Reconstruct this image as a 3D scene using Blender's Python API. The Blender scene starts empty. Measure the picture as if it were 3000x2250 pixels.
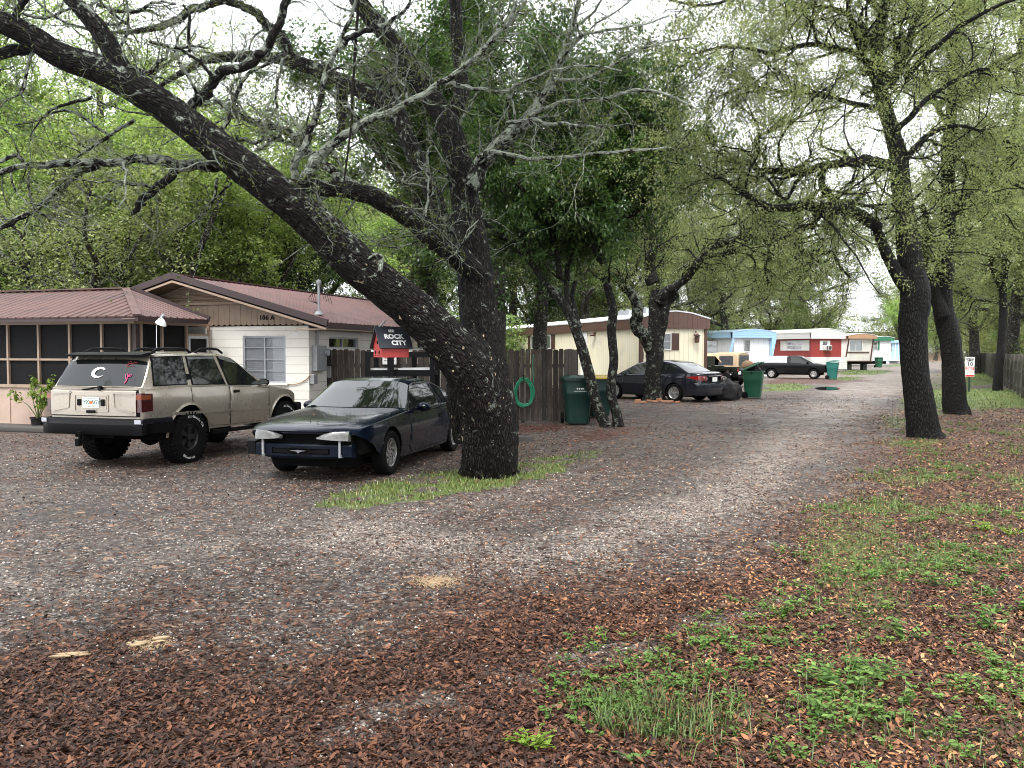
import bpy, bmesh, math, random
import numpy as np
from mathutils import Vector, Matrix
# ------------------------------------------------------------------ camera, world, sun, exposure
scene = bpy.context.scene
COL = scene.collection
EYE = 1.75
F_PX, CXP, CYP, HZ = 2430.0, 1500.0, 1125.0, 1030.0
PITCH = math.atan((CYP - HZ) / F_PX)
cam_data = bpy.data.cameras.new("camera")
cam = bpy.data.objects.new("camera", cam_data)
COL.objects.link(cam)
cam.location = (0, 0, EYE)
cam.rotation_euler = (math.radians(90) - PITCH, 0, 0)
cam_data.sensor_width = 36.0
cam_data.lens = F_PX / 3000.0 * 36.0
cam_data.clip_start = 0.05
cam_data.clip_end = 3000
scene.camera = cam
SUN_EL, SUN_AZ = math.radians(58), math.radians(196)      # az measured from +Y towards +X
world = bpy.data.worlds.new("World")
scene.world = world
world.use_nodes = True
wn = world.node_tree
wn.nodes.clear()
w_out = wn.nodes.new("ShaderNodeOutputWorld")
w_bg = wn.nodes.new("ShaderNodeBackground")
w_sky = wn.nodes.new("ShaderNodeTexSky")
w_sky.sky_type = 'NISHITA'
w_sky.sun_disc = False
w_sky.sun_elevation = SUN_EL
w_sky.sun_rotation = SUN_AZ
w_sky.air_density = 1.0
w_sky.dust_density = 6.0
w_hsv = wn.nodes.new("ShaderNodeHueSaturation")
w_hsv.inputs['Saturation'].default_value = 0.18
w_mix = wn.nodes.new("ShaderNodeMixRGB")
w_mix.inputs[0].default_value = 0.62
w_mix.inputs[2].default_value = (9.2, 9.5, 10.0, 1)          # the even cloud deck, same units as the sky
wn.links.new(w_sky.outputs[0], w_hsv.inputs['Color'])
wn.links.new(w_hsv.outputs[0], w_mix.inputs[1])
wn.links.new(w_mix.outputs[0], w_bg.inputs[0])
w_bg.inputs[1].default_value = 0.15
wn.links.new(w_bg.outputs[0], w_out.inputs[0])
sun_data = bpy.data.lights.new("sun", 'SUN')
sun_data.energy = 1.5
sun_data.angle = math.radians(25)
sun_data.color = (1.0, 0.97, 0.93)
sun = bpy.data.objects.new("sun", sun_data)
COL.objects.link(sun)
_sd = Vector((math.sin(SUN_AZ) * math.cos(SUN_EL), math.cos(SUN_AZ) * math.cos(SUN_EL), math.sin(SUN_EL)))
sun.rotation_euler = (-_sd).to_track_quat('-Z', 'Y').to_euler()
sun.location = (0, 0, 60)
scene.view_settings.view_transform = 'Standard'
scene.view_settings.look = 'None'
scene.view_settings.gamma = 1.0
scene.view_settings.exposure = 1.2
scene.cycles.max_bounces = 6
scene.cycles.diffuse_bounces = 3
scene.cycles.glossy_bounces = 3
scene.cycles.transmission_bounces = 4
scene.cycles.transparent_max_bounces = 8
scene.cycles.volume_bounces = 0
scene.cycles.use_denoising = True
scene.cycles.filter_width = 0.95
scene.cycles.caustics_reflective = False
scene.cycles.caustics_refractive = False
# ------------------------------------------------------------------ pixel <-> world
def ray(px, py):
 dx, dy = (px - CXP) / F_PX, -(py - CYP) / F_PX
 c, s = math.cos(PITCH), math.sin(PITCH)
 return Vector((dx, c + dy * s, -s + dy * c))
CAMV = Vector((0, 0, EYE))
def G(px, py, z=0.0):
 r = ray(px, py)
 t = (z - EYE) / r.z
 return CAMV + r * t
def P(px, py, Y):
 r = ray(px, py)
 return CAMV + r * (Y / r.y)
def RAD(px, Y):
 return px * Y / F_PX
def onplane(px, py, o, d):
 """point on the vertical plane through o (x,y) along horizontal direction d seen at the pixel"""
 r = ray(px, py)
 n = Vector((-d[1], d[0]))
 t = (o[0] * n[0] + o[1] * n[1]) / (r.x * n[0] + r.y * n[1])
 return CAMV + r * t
# ------------------------------------------------------------------ objects
def obj(name, mesh, mat=None, parent=None):
 o = bpy.data.objects.new(name, mesh)
 COL.objects.link(o)
 if mat is not None and len(mesh.materials) == 0:
  for m in (mat if isinstance(mat, (list, tuple)) else [mat]):
   mesh.materials.append(m)
 if parent is not None:
  o.parent = parent
 return o
def tag(o, label=None, cat=None, group=None, kind=None):
 if label: o['label'] = label
 if cat: o['category'] = cat
 if group: o['group'] = group
 if kind: o['kind'] = kind
 return o
def empty(name, loc=(0, 0, 0), rz=0.0):
 o = bpy.data.objects.new(name, None)
 o.empty_display_size = 0.2
 COL.objects.link(o)
 o.location = loc
 o.rotation_euler = (0, 0, rz)
 return o
def copy_tree(o, parent=None):
 c = o.copy()
 COL.objects.link(c)
 if parent is not None:
  c.parent = parent
 for ch in [x for x in COL.objects if x.parent == o]:
  copy_tree(ch, c)
 return c
def npmesh(name, verts, faces, smooth=True):
 """verts (n,3) array, faces (m,k) int array (all the same size) or list of such arrays"""
 me = bpy.data.meshes.new(name)
 verts = np.asarray(verts, dtype=np.float32)
 if not isinstance(faces, list):
  faces = [faces]
 faces = [np.asarray(f, dtype=np.int32) for f in faces if len(f)]
 nl = sum(f.size for f in faces)
 npoly = sum(len(f) for f in faces)
 me.vertices.add(len(verts))
 me.vertices.foreach_set("co", verts.ravel())
 me.loops.add(nl)
 me.polygons.add(npoly)
 loops = np.concatenate([f.ravel() for f in faces]) if faces else np.zeros(0, np.int32)
 starts, s = [], 0
 for f in faces:
  k = f.shape[1]
  starts.append(s + np.arange(len(f), dtype=np.int32) * k)
  s += f.size
 me.loops.foreach_set("vertex_index", loops)
 me.polygons.foreach_set("loop_start", np.concatenate(starts))
 me.update(calc_edges=True)
 if smooth:
  me.polygons.foreach_set("use_smooth", np.ones(npoly, dtype=bool))
 return me
def setattr_f(me, name, vals):
 a = me.attributes.new(name, 'FLOAT', 'POINT')
 a.data.foreach_set("value", np.asarray(vals, dtype=np.float32).ravel())
def setattr_v(me, name, vals):
 a = me.attributes.new(name, 'FLOAT_VECTOR', 'POINT')
 a.data.foreach_set("vector", np.asarray(vals, dtype=np.float32).ravel())
class MB:
 """collects simple solids into ONE mesh"""
 def __init__(self):
  self.v, self.f = [], []
 def add(self, vs, fs):
  n = len(self.v)
  self.v += [tuple(v) for v in vs]
  self.f += [tuple(i + n for i in f) for f in fs]
  return self
 def box(self, c, s, rz=0.0, rot=None):
  x, y, z = s[0] / 2, s[1] / 2, s[2] / 2
  m = rot if rot is not None else Matrix.Rotation(rz, 3, 'Z')
  vs = [m @ Vector((a * x, b * y, d * z)) + Vector(c) for a in (-1, 1) for b in (-1, 1) for d in (-1, 1)]
  return self.add(vs, [(0, 1, 3, 2), (4, 6, 7, 5), (0, 4, 5, 1), (2, 3, 7, 6), (0, 2, 6, 4), (1, 5, 7, 3)])
 def bar(self, a, b, w, h=None, up=(0, 0, 1)):
  a, b = Vector(a), Vector(b)
  h = h or w
  d = (b - a).normalized()
  u = Vector(up)
  if abs(d.dot(u)) > 0.98: u = Vector((0, 1, 0))
  s = d.cross(u).normalized(); t = s.cross(d).normalized()
  vs = [p + s * (i * w / 2) + t * (j * h / 2) for p in (a, b) for i in (-1, 1) for j in (-1, 1)]
  return self.add(vs, [(0, 1, 3, 2), (4, 6, 7, 5), (0, 4, 5, 1), (2, 3, 7, 6), (0, 2, 6, 4), (1, 5, 7, 3)])
 def cyl(self, a, b, r0, r1=None, n=12, caps=True):
  a, b = Vector(a), Vector(b)
  r1 = r0 if r1 is None else r1
  d = (b - a).normalized()
  u = Vector((0, 0, 1)) if abs(d.z) < 0.9 else Vector((1, 0, 0))
  s = d.cross(u).normalized(); t = s.cross(d).normalized()
  vs = []
  for p, r in ((a, r0), (b, r1)):
   for i in range(n):
    an = 2 * math.pi * i / n
    vs.append(p + s * (r * math.cos(an)) + t * (r * math.sin(an)))
  fs = [(i, (i + 1) % n, n + (i + 1) % n, n + i) for i in range(n)]
  if caps: fs += [tuple(range(n - 1, -1, -1)), tuple(range(n, 2 * n))]
  return self.add(vs, fs)
 def tube(self, pts, r, n=8, caps=True):
  pts = [Vector(p) for p in pts]
  rs = r if isinstance(r, (list, tuple)) else [r] * len(pts)
  base = len(self.v)
  prev = None
  for i, p in enumerate(pts):
   d = (pts[min(i + 1, len(pts) - 1)] - pts[max(i - 1, 0)]).normalized()
   if prev is None:
    u = Vector((0, 0, 1)) if abs(d.z) < 0.9 else Vector((1, 0, 0))
    s = d.cross(u).normalized()
   else:
    s = (prev - d * prev.dot(d)).normalized()
   prev = s
   t = d.cross(s)
   for k in range(n):
    an = 2 * math.pi * k / n
    self.v.append(tuple(p + s * (rs[i] * math.cos(an)) + t * (rs[i] * math.sin(an))))
  for i in range(len(pts) - 1):
   for k in range(n):
    a = base + i * n + k; b = base + i * n + (k + 1) % n
    self.f.append((a, b, b + n, a + n))
  if caps:
   self.f.append(tuple(base + k for k in range(n - 1, -1, -1)))
   self.f.append(tuple(base + (len(pts) - 1) * n + k for k in range(n)))
  return self
 def lathe(self, prof, c=(0, 0, 0), axis='Z', n=24, closed=False):
  """prof = [(r, h)...] around axis through c"""
  base = len(self.v)
  c = Vector(c)
  for (r, h) in prof:
   for k in range(n):
    an = 2 * math.pi * k / n
    a, b = r * math.cos(an), r * math.sin(an)
    p = {'Z': (a, b, h), 'Y': (a, h, b), 'X': (h, a, b)}[axis]
    self.v.append(tuple(c + Vector(p)))
  m = len(prof)
  for i in range(m if closed else m - 1):
   j = (i + 1) % m
   for k in range(n):
    l = (k + 1) % n
    self.f.append((base + i * n + k, base + i * n + l, base + j * n + l, base + j * n + k))
  return self
 def prism(self, poly, d):
  """poly = list of 3D points (planar), d = extrusion vector"""
  poly = [Vector(p) for p in poly]; d = Vector(d); n = len(poly)
  return self.add(poly + [p + d for p in poly],
   [tuple(range(n - 1, -1, -1)), tuple(range(n, 2 * n))] + [(i, (i + 1) % n, n + (i + 1) % n, n + i) for i in range(n)])
 def grid(self, rows):
  """rows: list of equal-length lists of points"""
  base = len(self.v); m = len(rows[0])
  for r in rows: self.v += [tuple(p) for p in r]
  for i in range(len(rows) - 1):
   for j in range(m - 1):
    a = base + i * m + j
    self.f.append((a, a + 1, a + m + 1, a + m))
  return self
 def mesh(self, name, smooth=None, bevel=0.0, seg=2, recalc=True, weld=False):
  me = bpy.data.meshes.new(name)
  me.from_pydata(self.v, [], self.f)
  me.update()
  if recalc or bevel or weld:
   bm = bmesh.new(); bm.from_mesh(me)
   if weld: bmesh.ops.remove_doubles(bm, verts=bm.verts, dist=1e-4)
   if recalc: bmesh.ops.recalc_face_normals(bm, faces=bm.faces)
   if bevel:
    es = [e for e in bm.edges if len(e.link_faces) == 2 and e.calc_face_angle(0) > 0.5]
    bmesh.ops.bevel(bm, geom=es, offset=bevel, segments=seg, affect='EDGES', profile=0.5, clamp_overlap=True)
   bm.to_mesh(me); bm.free()
  if smooth is not None:
   me.polygons.foreach_set("use_smooth", np.ones(len(me.polygons), dtype=bool))
   me.set_sharp_from_angle(angle=math.radians(smooth))
  return me
 def build(self, name, mat, parent=None, **k):
  return obj(name, self.mesh(name, **k), mat, parent)
def text_mesh(txt, size, extrude=0.003, align='CENTER', spacing=1.0, bold=0.0):
 cu = bpy.data.curves.new("lettering", 'FONT')
 cu.body = txt; cu.size = size; cu.extrude = extrude
 cu.align_x = align; cu.align_y = 'CENTER'; cu.space_character = spacing; cu.offset = bold
 cu.resolution_u = 3
 o = bpy.data.objects.new("lettering", cu)
 me = bpy.data.meshes.new_from_object(o)
 bpy.data.objects.remove(o)
 me.name = "lettering"
 return me
def text(name, txt, size, pos, right, up, mat, parent=None, **k):
 """text lying in the plane spanned by right, up at pos (parent space)"""
 me = text_mesh(txt, size, **k)
 r, u = Vector(right).normalized(), Vector(up).normalized()
 n = r.cross(u)
 m = Matrix((r, u, n)).transposed().to_4x4()
 m.translation = Vector(pos)
 me.transform(m)
 return obj(name, me, mat, parent)
# ------------------------------------------------------------------ materials
MATS = {}
def newmat(name):
 m = bpy.data.materials.new(name); m.use_nodes = True
 nt = m.node_tree
 b = nt.nodes['Principled BSDF']
 MATS[name] = m
 return m, nt, b
def N(nt, typ, **k):
 n = nt.nodes.new(typ)
 for a, v in k.items():
  if a.startswith('i_'):
   n.inputs[a[2:].replace('_', ' ')].default_value = v
  else:
   setattr(n, a, v)
 return n
def L(nt, a, b): nt.links.new(a, b)
def ramp(nt, stops, fac=None, interp='LINEAR'):
 r = nt.nodes.new("ShaderNodeValToRGB")
 r.color_ramp.interpolation = interp
 e = r.color_ramp.elements
 while len(e) < len(stops): e.new(0.5)
 for i, (p, c) in enumerate(stops):
  e[i].position = p
  if not isinstance(c, (tuple, list)): c = (c, c, c)
  e[i].color = (c[0], c[1], c[2], 1)
 if fac is not None: nt.links.new(fac, r.inputs[0])
 return r
def mixc(nt, fac, a, b, mode='MIX'):
 n = nt.nodes.new("ShaderNodeMixRGB"); n.blend_type = mode
 for sock, v in ((n.inputs[0], fac), (n.inputs[1], a), (n.inputs[2], b)):
  if hasattr(v, 'is_linked') or hasattr(v, 'links'): nt.links.new(v, sock)
  elif isinstance(v, (int, float)): sock.default_value = v if sock == n.inputs[0] else (v, v, v, 1)
  else: sock.default_value = (v[0], v[1], v[2], 1)
 return n.outputs[0]
def mth(nt, op, a, b=None, c=None, clamp=False):
 n = nt.nodes.new("ShaderNodeMath"); n.operation = op; n.use_clamp = clamp
 for i, v in enumerate((a, b, c)):
  if v is None: continue
  if hasattr(v, 'links'): nt.links.new(v, n.inputs[i])
  else: n.inputs[i].default_value = v
 return n.outputs[0]
def noise(nt, scale, detail=4, rough=0.6, vec=None, dist=0.0):
 n = N(nt, "ShaderNodeTexNoise"); n.inputs['Scale'].default_value = scale
 n.inputs['Detail'].default_value = detail; n.inputs['Roughness'].default_value = rough
 n.inputs['Distortion'].default_value = dist
 if vec is not None: nt.links.new(vec, n.inputs['Vector'])
 return n
def objco(nt): return N(nt, "ShaderNodeTexCoord").outputs['Object']
def geopos(nt): return N(nt, "ShaderNodeNewGeometry").outputs['Position']
def bump(nt, b, h, strength=0.3, dist=0.02):
 n = N(nt, "ShaderNodeBump"); n.inputs['Strength'].default_value = strength; n.inputs['Distance'].default_value = dist
 nt.links.new(h, n.inputs['Height']); nt.links.new(n.outputs[0], b.inputs['Normal'])
 return n
def simple(name, col, rough=0.6, metal=0.0, var=0.15, scale=6.0, spec=0.5, bumps=0.0, coat=0.0, grime=0.0, grime_col=(0.05, 0.045, 0.04)):
 """painted or plain surface with uneven tone, dirt and slight relief"""
 m, nt, b = newmat(name)
 co = objco(nt)
 n1 = noise(nt, scale, 5, 0.65, co)
 if max(col) < .03: spec = min(spec, .12)
 dark = tuple(c * (1 - var) for c in col); lite = tuple(min(1, c * (1 + var)) for c in col)
 c = mixc(nt, n1.outputs[0], dark, lite)
 if grime:
  n2 = noise(nt, scale * 0.35, 6, 0.7, co, 0.6)
  r = ramp(nt, [(0.45, 0), (0.75, grime)], n2.outputs[0])
  c = mixc(nt, r.outputs[0], c, grime_col)
 L(nt, c, b.inputs['Base Color'])
 rr = ramp(nt, [(0.3, max(0.02, rough - 0.08)), (0.7, min(1, rough + 0.08))], n1.outputs[0])
 L(nt, rr.outputs[0], b.inputs['Roughness'])
 b.inputs['Metallic'].default_value = metal
 b.inputs['Specular IOR Level'].default_value = spec
 if coat:
  b.inputs['Coat Weight'].default_value = coat
  b.inputs['Coat Roughness'].default_value = 0.06
 if bumps:
  n3 = noise(nt, scale * 8, 4, 0.7, co)
  bump(nt, b, n3.outputs[0], bumps, 0.01)
 return m
# ------------------------------------------------------------------ zones of the ground (world polygons read off the photograph)
def gp(pts): return np.array([[G(x, y).x, G(x, y).y] for x, y in pts])
def sdist(xy, poly):
 """signed distance to a polygon, positive inside"""
 x, y = xy[:, 0], xy[:, 1]
 inside = np.zeros(len(x), bool); dmin = np.full(len(x), 1e9)
 n = len(poly)
 for i in range(n):
  a, b = poly[i], poly[(i + 1) % n]
  ab = b - a
  t = np.clip(((x - a[0]) * ab[0] + (y - a[1]) * ab[1]) / (ab @ ab + 1e-9), 0, 1)
  dmin = np.minimum(dmin, np.hypot(x - a[0] - t * ab[0], y - a[1] - t * ab[1]))
  c = ((a[1] > y) != (b[1] > y))
  with np.errstate(divide='ignore', invalid='ignore'):
   xi = (b[0] - a[0]) * (y - a[1]) / (b[1] - a[1] + 1e-12) + a[0]
  inside ^= c & (x < xi)
 return np.where(inside, dmin, -dmin)
def ldist(xy, line):
 x, y = xy[:, 0], xy[:, 1]; dmin = np.full(len(x), 1e9)
 for a, b in zip(line[:-1], line[1:]):
  ab = b - a
  t = np.clip(((x - a[0]) * ab[0] + (y - a[1]) * ab[1]) / (ab @ ab + 1e-9), 0, 1)
  dmin = np.minimum(dmin, np.hypot(x - a[0] - t * ab[0], y - a[1] - t * ab[1]))
 return dmin
def sm(v, lo, hi):
 t = np.clip((v - lo) / (hi - lo), 0, 1); return t * t * (3 - 2 * t)
_rs = np.random.RandomState(5)
_tab = _rs.rand(256, 256)
def vnoise(x, y, s):
 x, y = x * s + 37.2, y * s + 11.7
 xi, yi = np.floor(x).astype(int), np.floor(y).astype(int)
 fx, fy = x - xi, y - yi
 fx = fx * fx * (3 - 2 * fx); fy = fy * fy * (3 - 2 * fy)
 t = lambda a, b: _tab[a & 255, b & 255]
 return (t(xi, yi) * (1 - fx) + t(xi + 1, yi) * fx) * (1 - fy) + (t(xi, yi + 1) * (1 - fx) + t(xi + 1, yi + 1) * fx) * fy
def fbm(x, y, s, o=4):
 r, a, tot = 0, 1.0, 0
 for i in range(o):
  r = r + a * vnoise(x + 19.1 * i, y - 7.3 * i, s * 2 ** i); tot += a; a *= 0.5
 return r / tot
Z_LEAF = gp([(-1500, 1960), (0, 1880), (350, 1830), (620, 1850), (950, 1880), (1180, 1850), (1360, 1800), (1520, 1715), (1700, 1690), (1900, 1640),
 (2180, 1610), (2330, 1530), (2480, 1400), (2545, 1290), (2600, 1215), (2680, 1185), (2900, 1190), (3600, 1200), (5200, 1500), (5600, 2700), (-1500, 2700)])
Z_VERGE = gp([(2330, 1560), (2440, 1460), (2530, 1380), (2575, 1290), (2610, 1210), (2640, 1170), (2700, 1120), (2790, 1075), (2840, 1055), (4200, 1075),
 (5200, 1500), (5600, 2700), (2150, 2700), (1980, 2250), (1650, 2100), (1750, 1900), (2050, 1800), (2200, 1700)])
Z_OAKGRASS = gp([(925, 1478), (985, 1435), (1110, 1415), (1300, 1385), (1400, 1370), (1520, 1355), (1650, 1325), (1745, 1322), (1720, 1348), (1600, 1392), (1450, 1428), (1250, 1460), (1080, 1484)])
Z_FARGRASS = [gp([(2620, 1195), (2640, 1172), (2760, 1140), (3300, 1140), (3500, 1192), (2850, 1196), (2720, 1204)]),
 gp([(2790, 1088), (2850, 1062), (2950, 1065), (3010, 1100), (2960, 1125), (2800, 1130)]),
 gp([(2235, 1147), (2250, 1124), (2340, 1124), (2385, 1134), (2330, 1146)]),
 gp([(2455, 1094), (2480, 1083), (2590, 1083), (2615, 1090), (2560, 1098), (2480, 1099)]),
 gp([(2430, 1112), (2470, 1104), (2530, 1106), (2500, 1116)]),
 gp([(2590, 1070), (2640, 1066), (2650, 1072), (2600, 1076)])]
Z_GREEN_SPOTS = gp([(1750, 2090), (1790, 2050), (2060, 2060), (2170, 2150), (2110, 2210), (1950, 2220), (1780, 2150)])
L_STREAK = gp([(840, 2330), (900, 2180), (1150, 2090), (1450, 2020), (1760, 1925), (1980, 1870), (2300, 1750)])
L_PALE = gp([(1050, 1560), (1500, 1650), (1800, 1590), (2080, 1480), (2230, 1380), (2330, 1280), (2440, 1200), (2520, 1150), (2620, 1100), (2660, 1070)])
L_PALE2 = gp([(-200, 1640), (150, 1750), (500, 1620), (900, 1520), (1250, 1490), (1500, 1450), (1700, 1390)])
L_TRACK = gp([(-400, 1760), (300, 1790), (900, 1740), (1350, 1640), (1800, 1480), (2050, 1350), (2200, 1250), (2350, 1190)])
Z_MULCH = [gp([(1670, 1292), (1730, 1262), (1860, 1252), (1885, 1268), (1790, 1285)]), gp([(1480, 1250), (1650, 1243), (1650, 1262), (1490, 1268)]),
 gp([(2230, 1118), (2300, 1108), (2480, 1108), (2560, 1116), (2430, 1124), (2260, 1126)])]
Z_DAMP = [gp([(2320, 1430), (2340, 1370), (2420, 1360), (2440, 1420), (2390, 1455)]), gp([(1900, 1720), (2040, 1700), (2090, 1740), (1860, 1800)]),
 gp([(0, 1500), (150, 1470), (500, 1490), (400, 1520), (100, 1530)])]
Z_ROAD = gp([(-2500, 1640), (0, 1600), (500, 1560), (900, 1500), (1250, 1470), (1600, 1400), (1760, 1340), (1900, 1260), (2100, 1205), (2260, 1165),
 (2390, 1128), (2530, 1090), (2610, 1064), (2690, 1064), (2640, 1120), (2612, 1210), (2575, 1290), (2530, 1380), (2420, 1480),
 (2200, 1640), (1900, 1700), (1500, 1800), (900, 1900), (0, 1960), (-2500, 2100)])
def zones(xy):
 x, y = xy[:, 0], xy[:, 1]
 n1 = fbm(x, y, 0.9); n2 = fbm(x + 50, y, 3.0); n3 = fbm(x, y + 90, 0.35)
 d = sdist(xy, Z_LEAF)
 dn = d + (n1 - 0.5) * 1.5 + (n2 - 0.5) * 0.8
 leaf = 0.72 * sm(dn, -0.2, 0.9) + 0.28 * sm(dn, -1.5, 0.3)
 st = ldist(xy, L_STREAK)
 leaf = leaf * (1 - 0.75 * sm(0.20 + (n2 - 0.5) * 0.9 + (n1 - .5) * .5 - st, 0, 0.3))
 verge = sm(sdist(xy, Z_VERGE) + (n1 - 0.5) * 1.2, -0.3, 0.8)
 grass = verge * sm(n1 * 0.55 + n2 * 0.45 + 0.10 * sm(1.6 - sdist(xy, Z_VERGE), 0, 1.6), 0.47, 0.66) * 0.8
 grass = np.maximum(grass, sm(sdist(xy, Z_OAKGRASS) + (n2 - 0.5) * 0.7, -0.2, 0.25) * (0.2 + 0.8 * sm(n2, 0.38, 0.6)))
 far = np.zeros(len(x))
 for z in Z_FARGRASS: far = np.maximum(far, sm(sdist(xy, z) + (n1 - 0.5) * 1.0, -0.4, 0.5))
 grass = np.maximum(grass, far)
 grass = np.maximum(grass, sm(sdist(xy, Z_GREEN_SPOTS) + (n2 - 0.5) * 0.5, -0.1, 0.2) * 0.9)
 leaf = leaf * (1 - far * 0.85) * (1 - 0.35 * verge * sm(y, 9, 16))
 pale = 1.0 * sm(0.75 + 0.035 * y + (n2 - 0.5) * 0.9 + (n1 - .5) * .8 - ldist(xy, L_PALE), 0, 1.0)
 pale = np.maximum(pale, 0.5 * sm(0.5 + (n1 - 0.5) * 1.0 - ldist(xy, L_PALE2), 0, 0.6))
 pale = np.maximum(pale * .8, sm(st * -1 + 0.25 + (n2 - .5) * .6, 0, 0.3) * 0.55)
 pale = np.maximum(pale, sm(y, 38, 55) * (1 - far) * 0.9)  # far ground paler: the brighter open light put into its colour
 pale = pale * (1 - far)
 damp = 0.45 * sm(0.30 + 0.02 * y + (n1 - 0.5) * 0.9 - ldist(xy, L_TRACK), 0, 0.7) * (1 - sm(y, 34, 44))
 for z in Z_DAMP: damp = np.maximum(damp, 0.9 * sm(sdist(xy, z) + (n2 - .5) * .3, -0.25, 0.3))
 damp = damp * (1 - leaf)
 mulch = np.zeros(len(x))
 for z in Z_MULCH: mulch = np.maximum(mulch, sm(sdist(xy, z) + (n2 - 0.5) * 0.8, -0.3, 0.3))
 scatter = np.clip(0.22 + 0.5 * sm(n3, 0.4, 0.7) * sm(y, 7, 14) + 0.35 * sm(n1, .45, .7), 0, 1) * (1 - sm(y, 32, 50) * 0.8)
 return dict(leaf=leaf, grass=grass, pale=pale, damp=damp, mulch=mulch, verge=verge, scatter=np.maximum(scatter, leaf))
def gz(x, y):
 """height of the ground"""
 x = np.asarray(x, dtype=float); y = np.asarray(y, dtype=float)
 return (fbm(x, y, 0.5, 3) - 0.5) * 0.03 * sm(y, 60, 30)
def make_ground():
 ys = [-6.0, -2, 0.5, 1.5]; y = 2.2
 while y < 700: ys.append(y); y += max(0.05, y * 0.0115)
 ys = np.array(ys + [900, 1300, 2000])
 nx = 281
 u = np.linspace(-1, 1, nx)
 X = u[None, :] * (np.maximum(ys, 3) * 0.95 + 3.0)[:, None] + 0 * ys[:, None]
 Y = np.repeat(ys[:, None], nx, 1)
 xy = np.stack([X.ravel(), Y.ravel()], 1)
 Z = gz(xy[:, 0], xy[:, 1])
 z = zones(xy)
 V = np.column_stack([xy, Z])
 r, c = np.meshgrid(np.arange(len(ys) - 1), np.arange(nx - 1), indexing='ij')
 a = (r * nx + c).ravel()
 Fc = np.stack([a, a + 1, a + nx + 1, a + nx], 1)
 cen = xy[Fc].mean(1)
 road = sdist(cen, Z_ROAD) > 0
 m = ground_material()
 for name, sel in (("ground", ~road), ("gravel_road", road)):
  fs = Fc[sel]
  idx, inv = np.unique(fs.ravel(), return_inverse=True)
  me = npmesh(name, V[idx], inv.reshape(fs.shape))
  for k in ('leaf', 'grass', 'pale', 'damp', 'mulch', 'verge'):
   setattr_f(me, k, z[k][idx])
  o = obj(name, me, m); tag(o, kind='structure')
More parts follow.
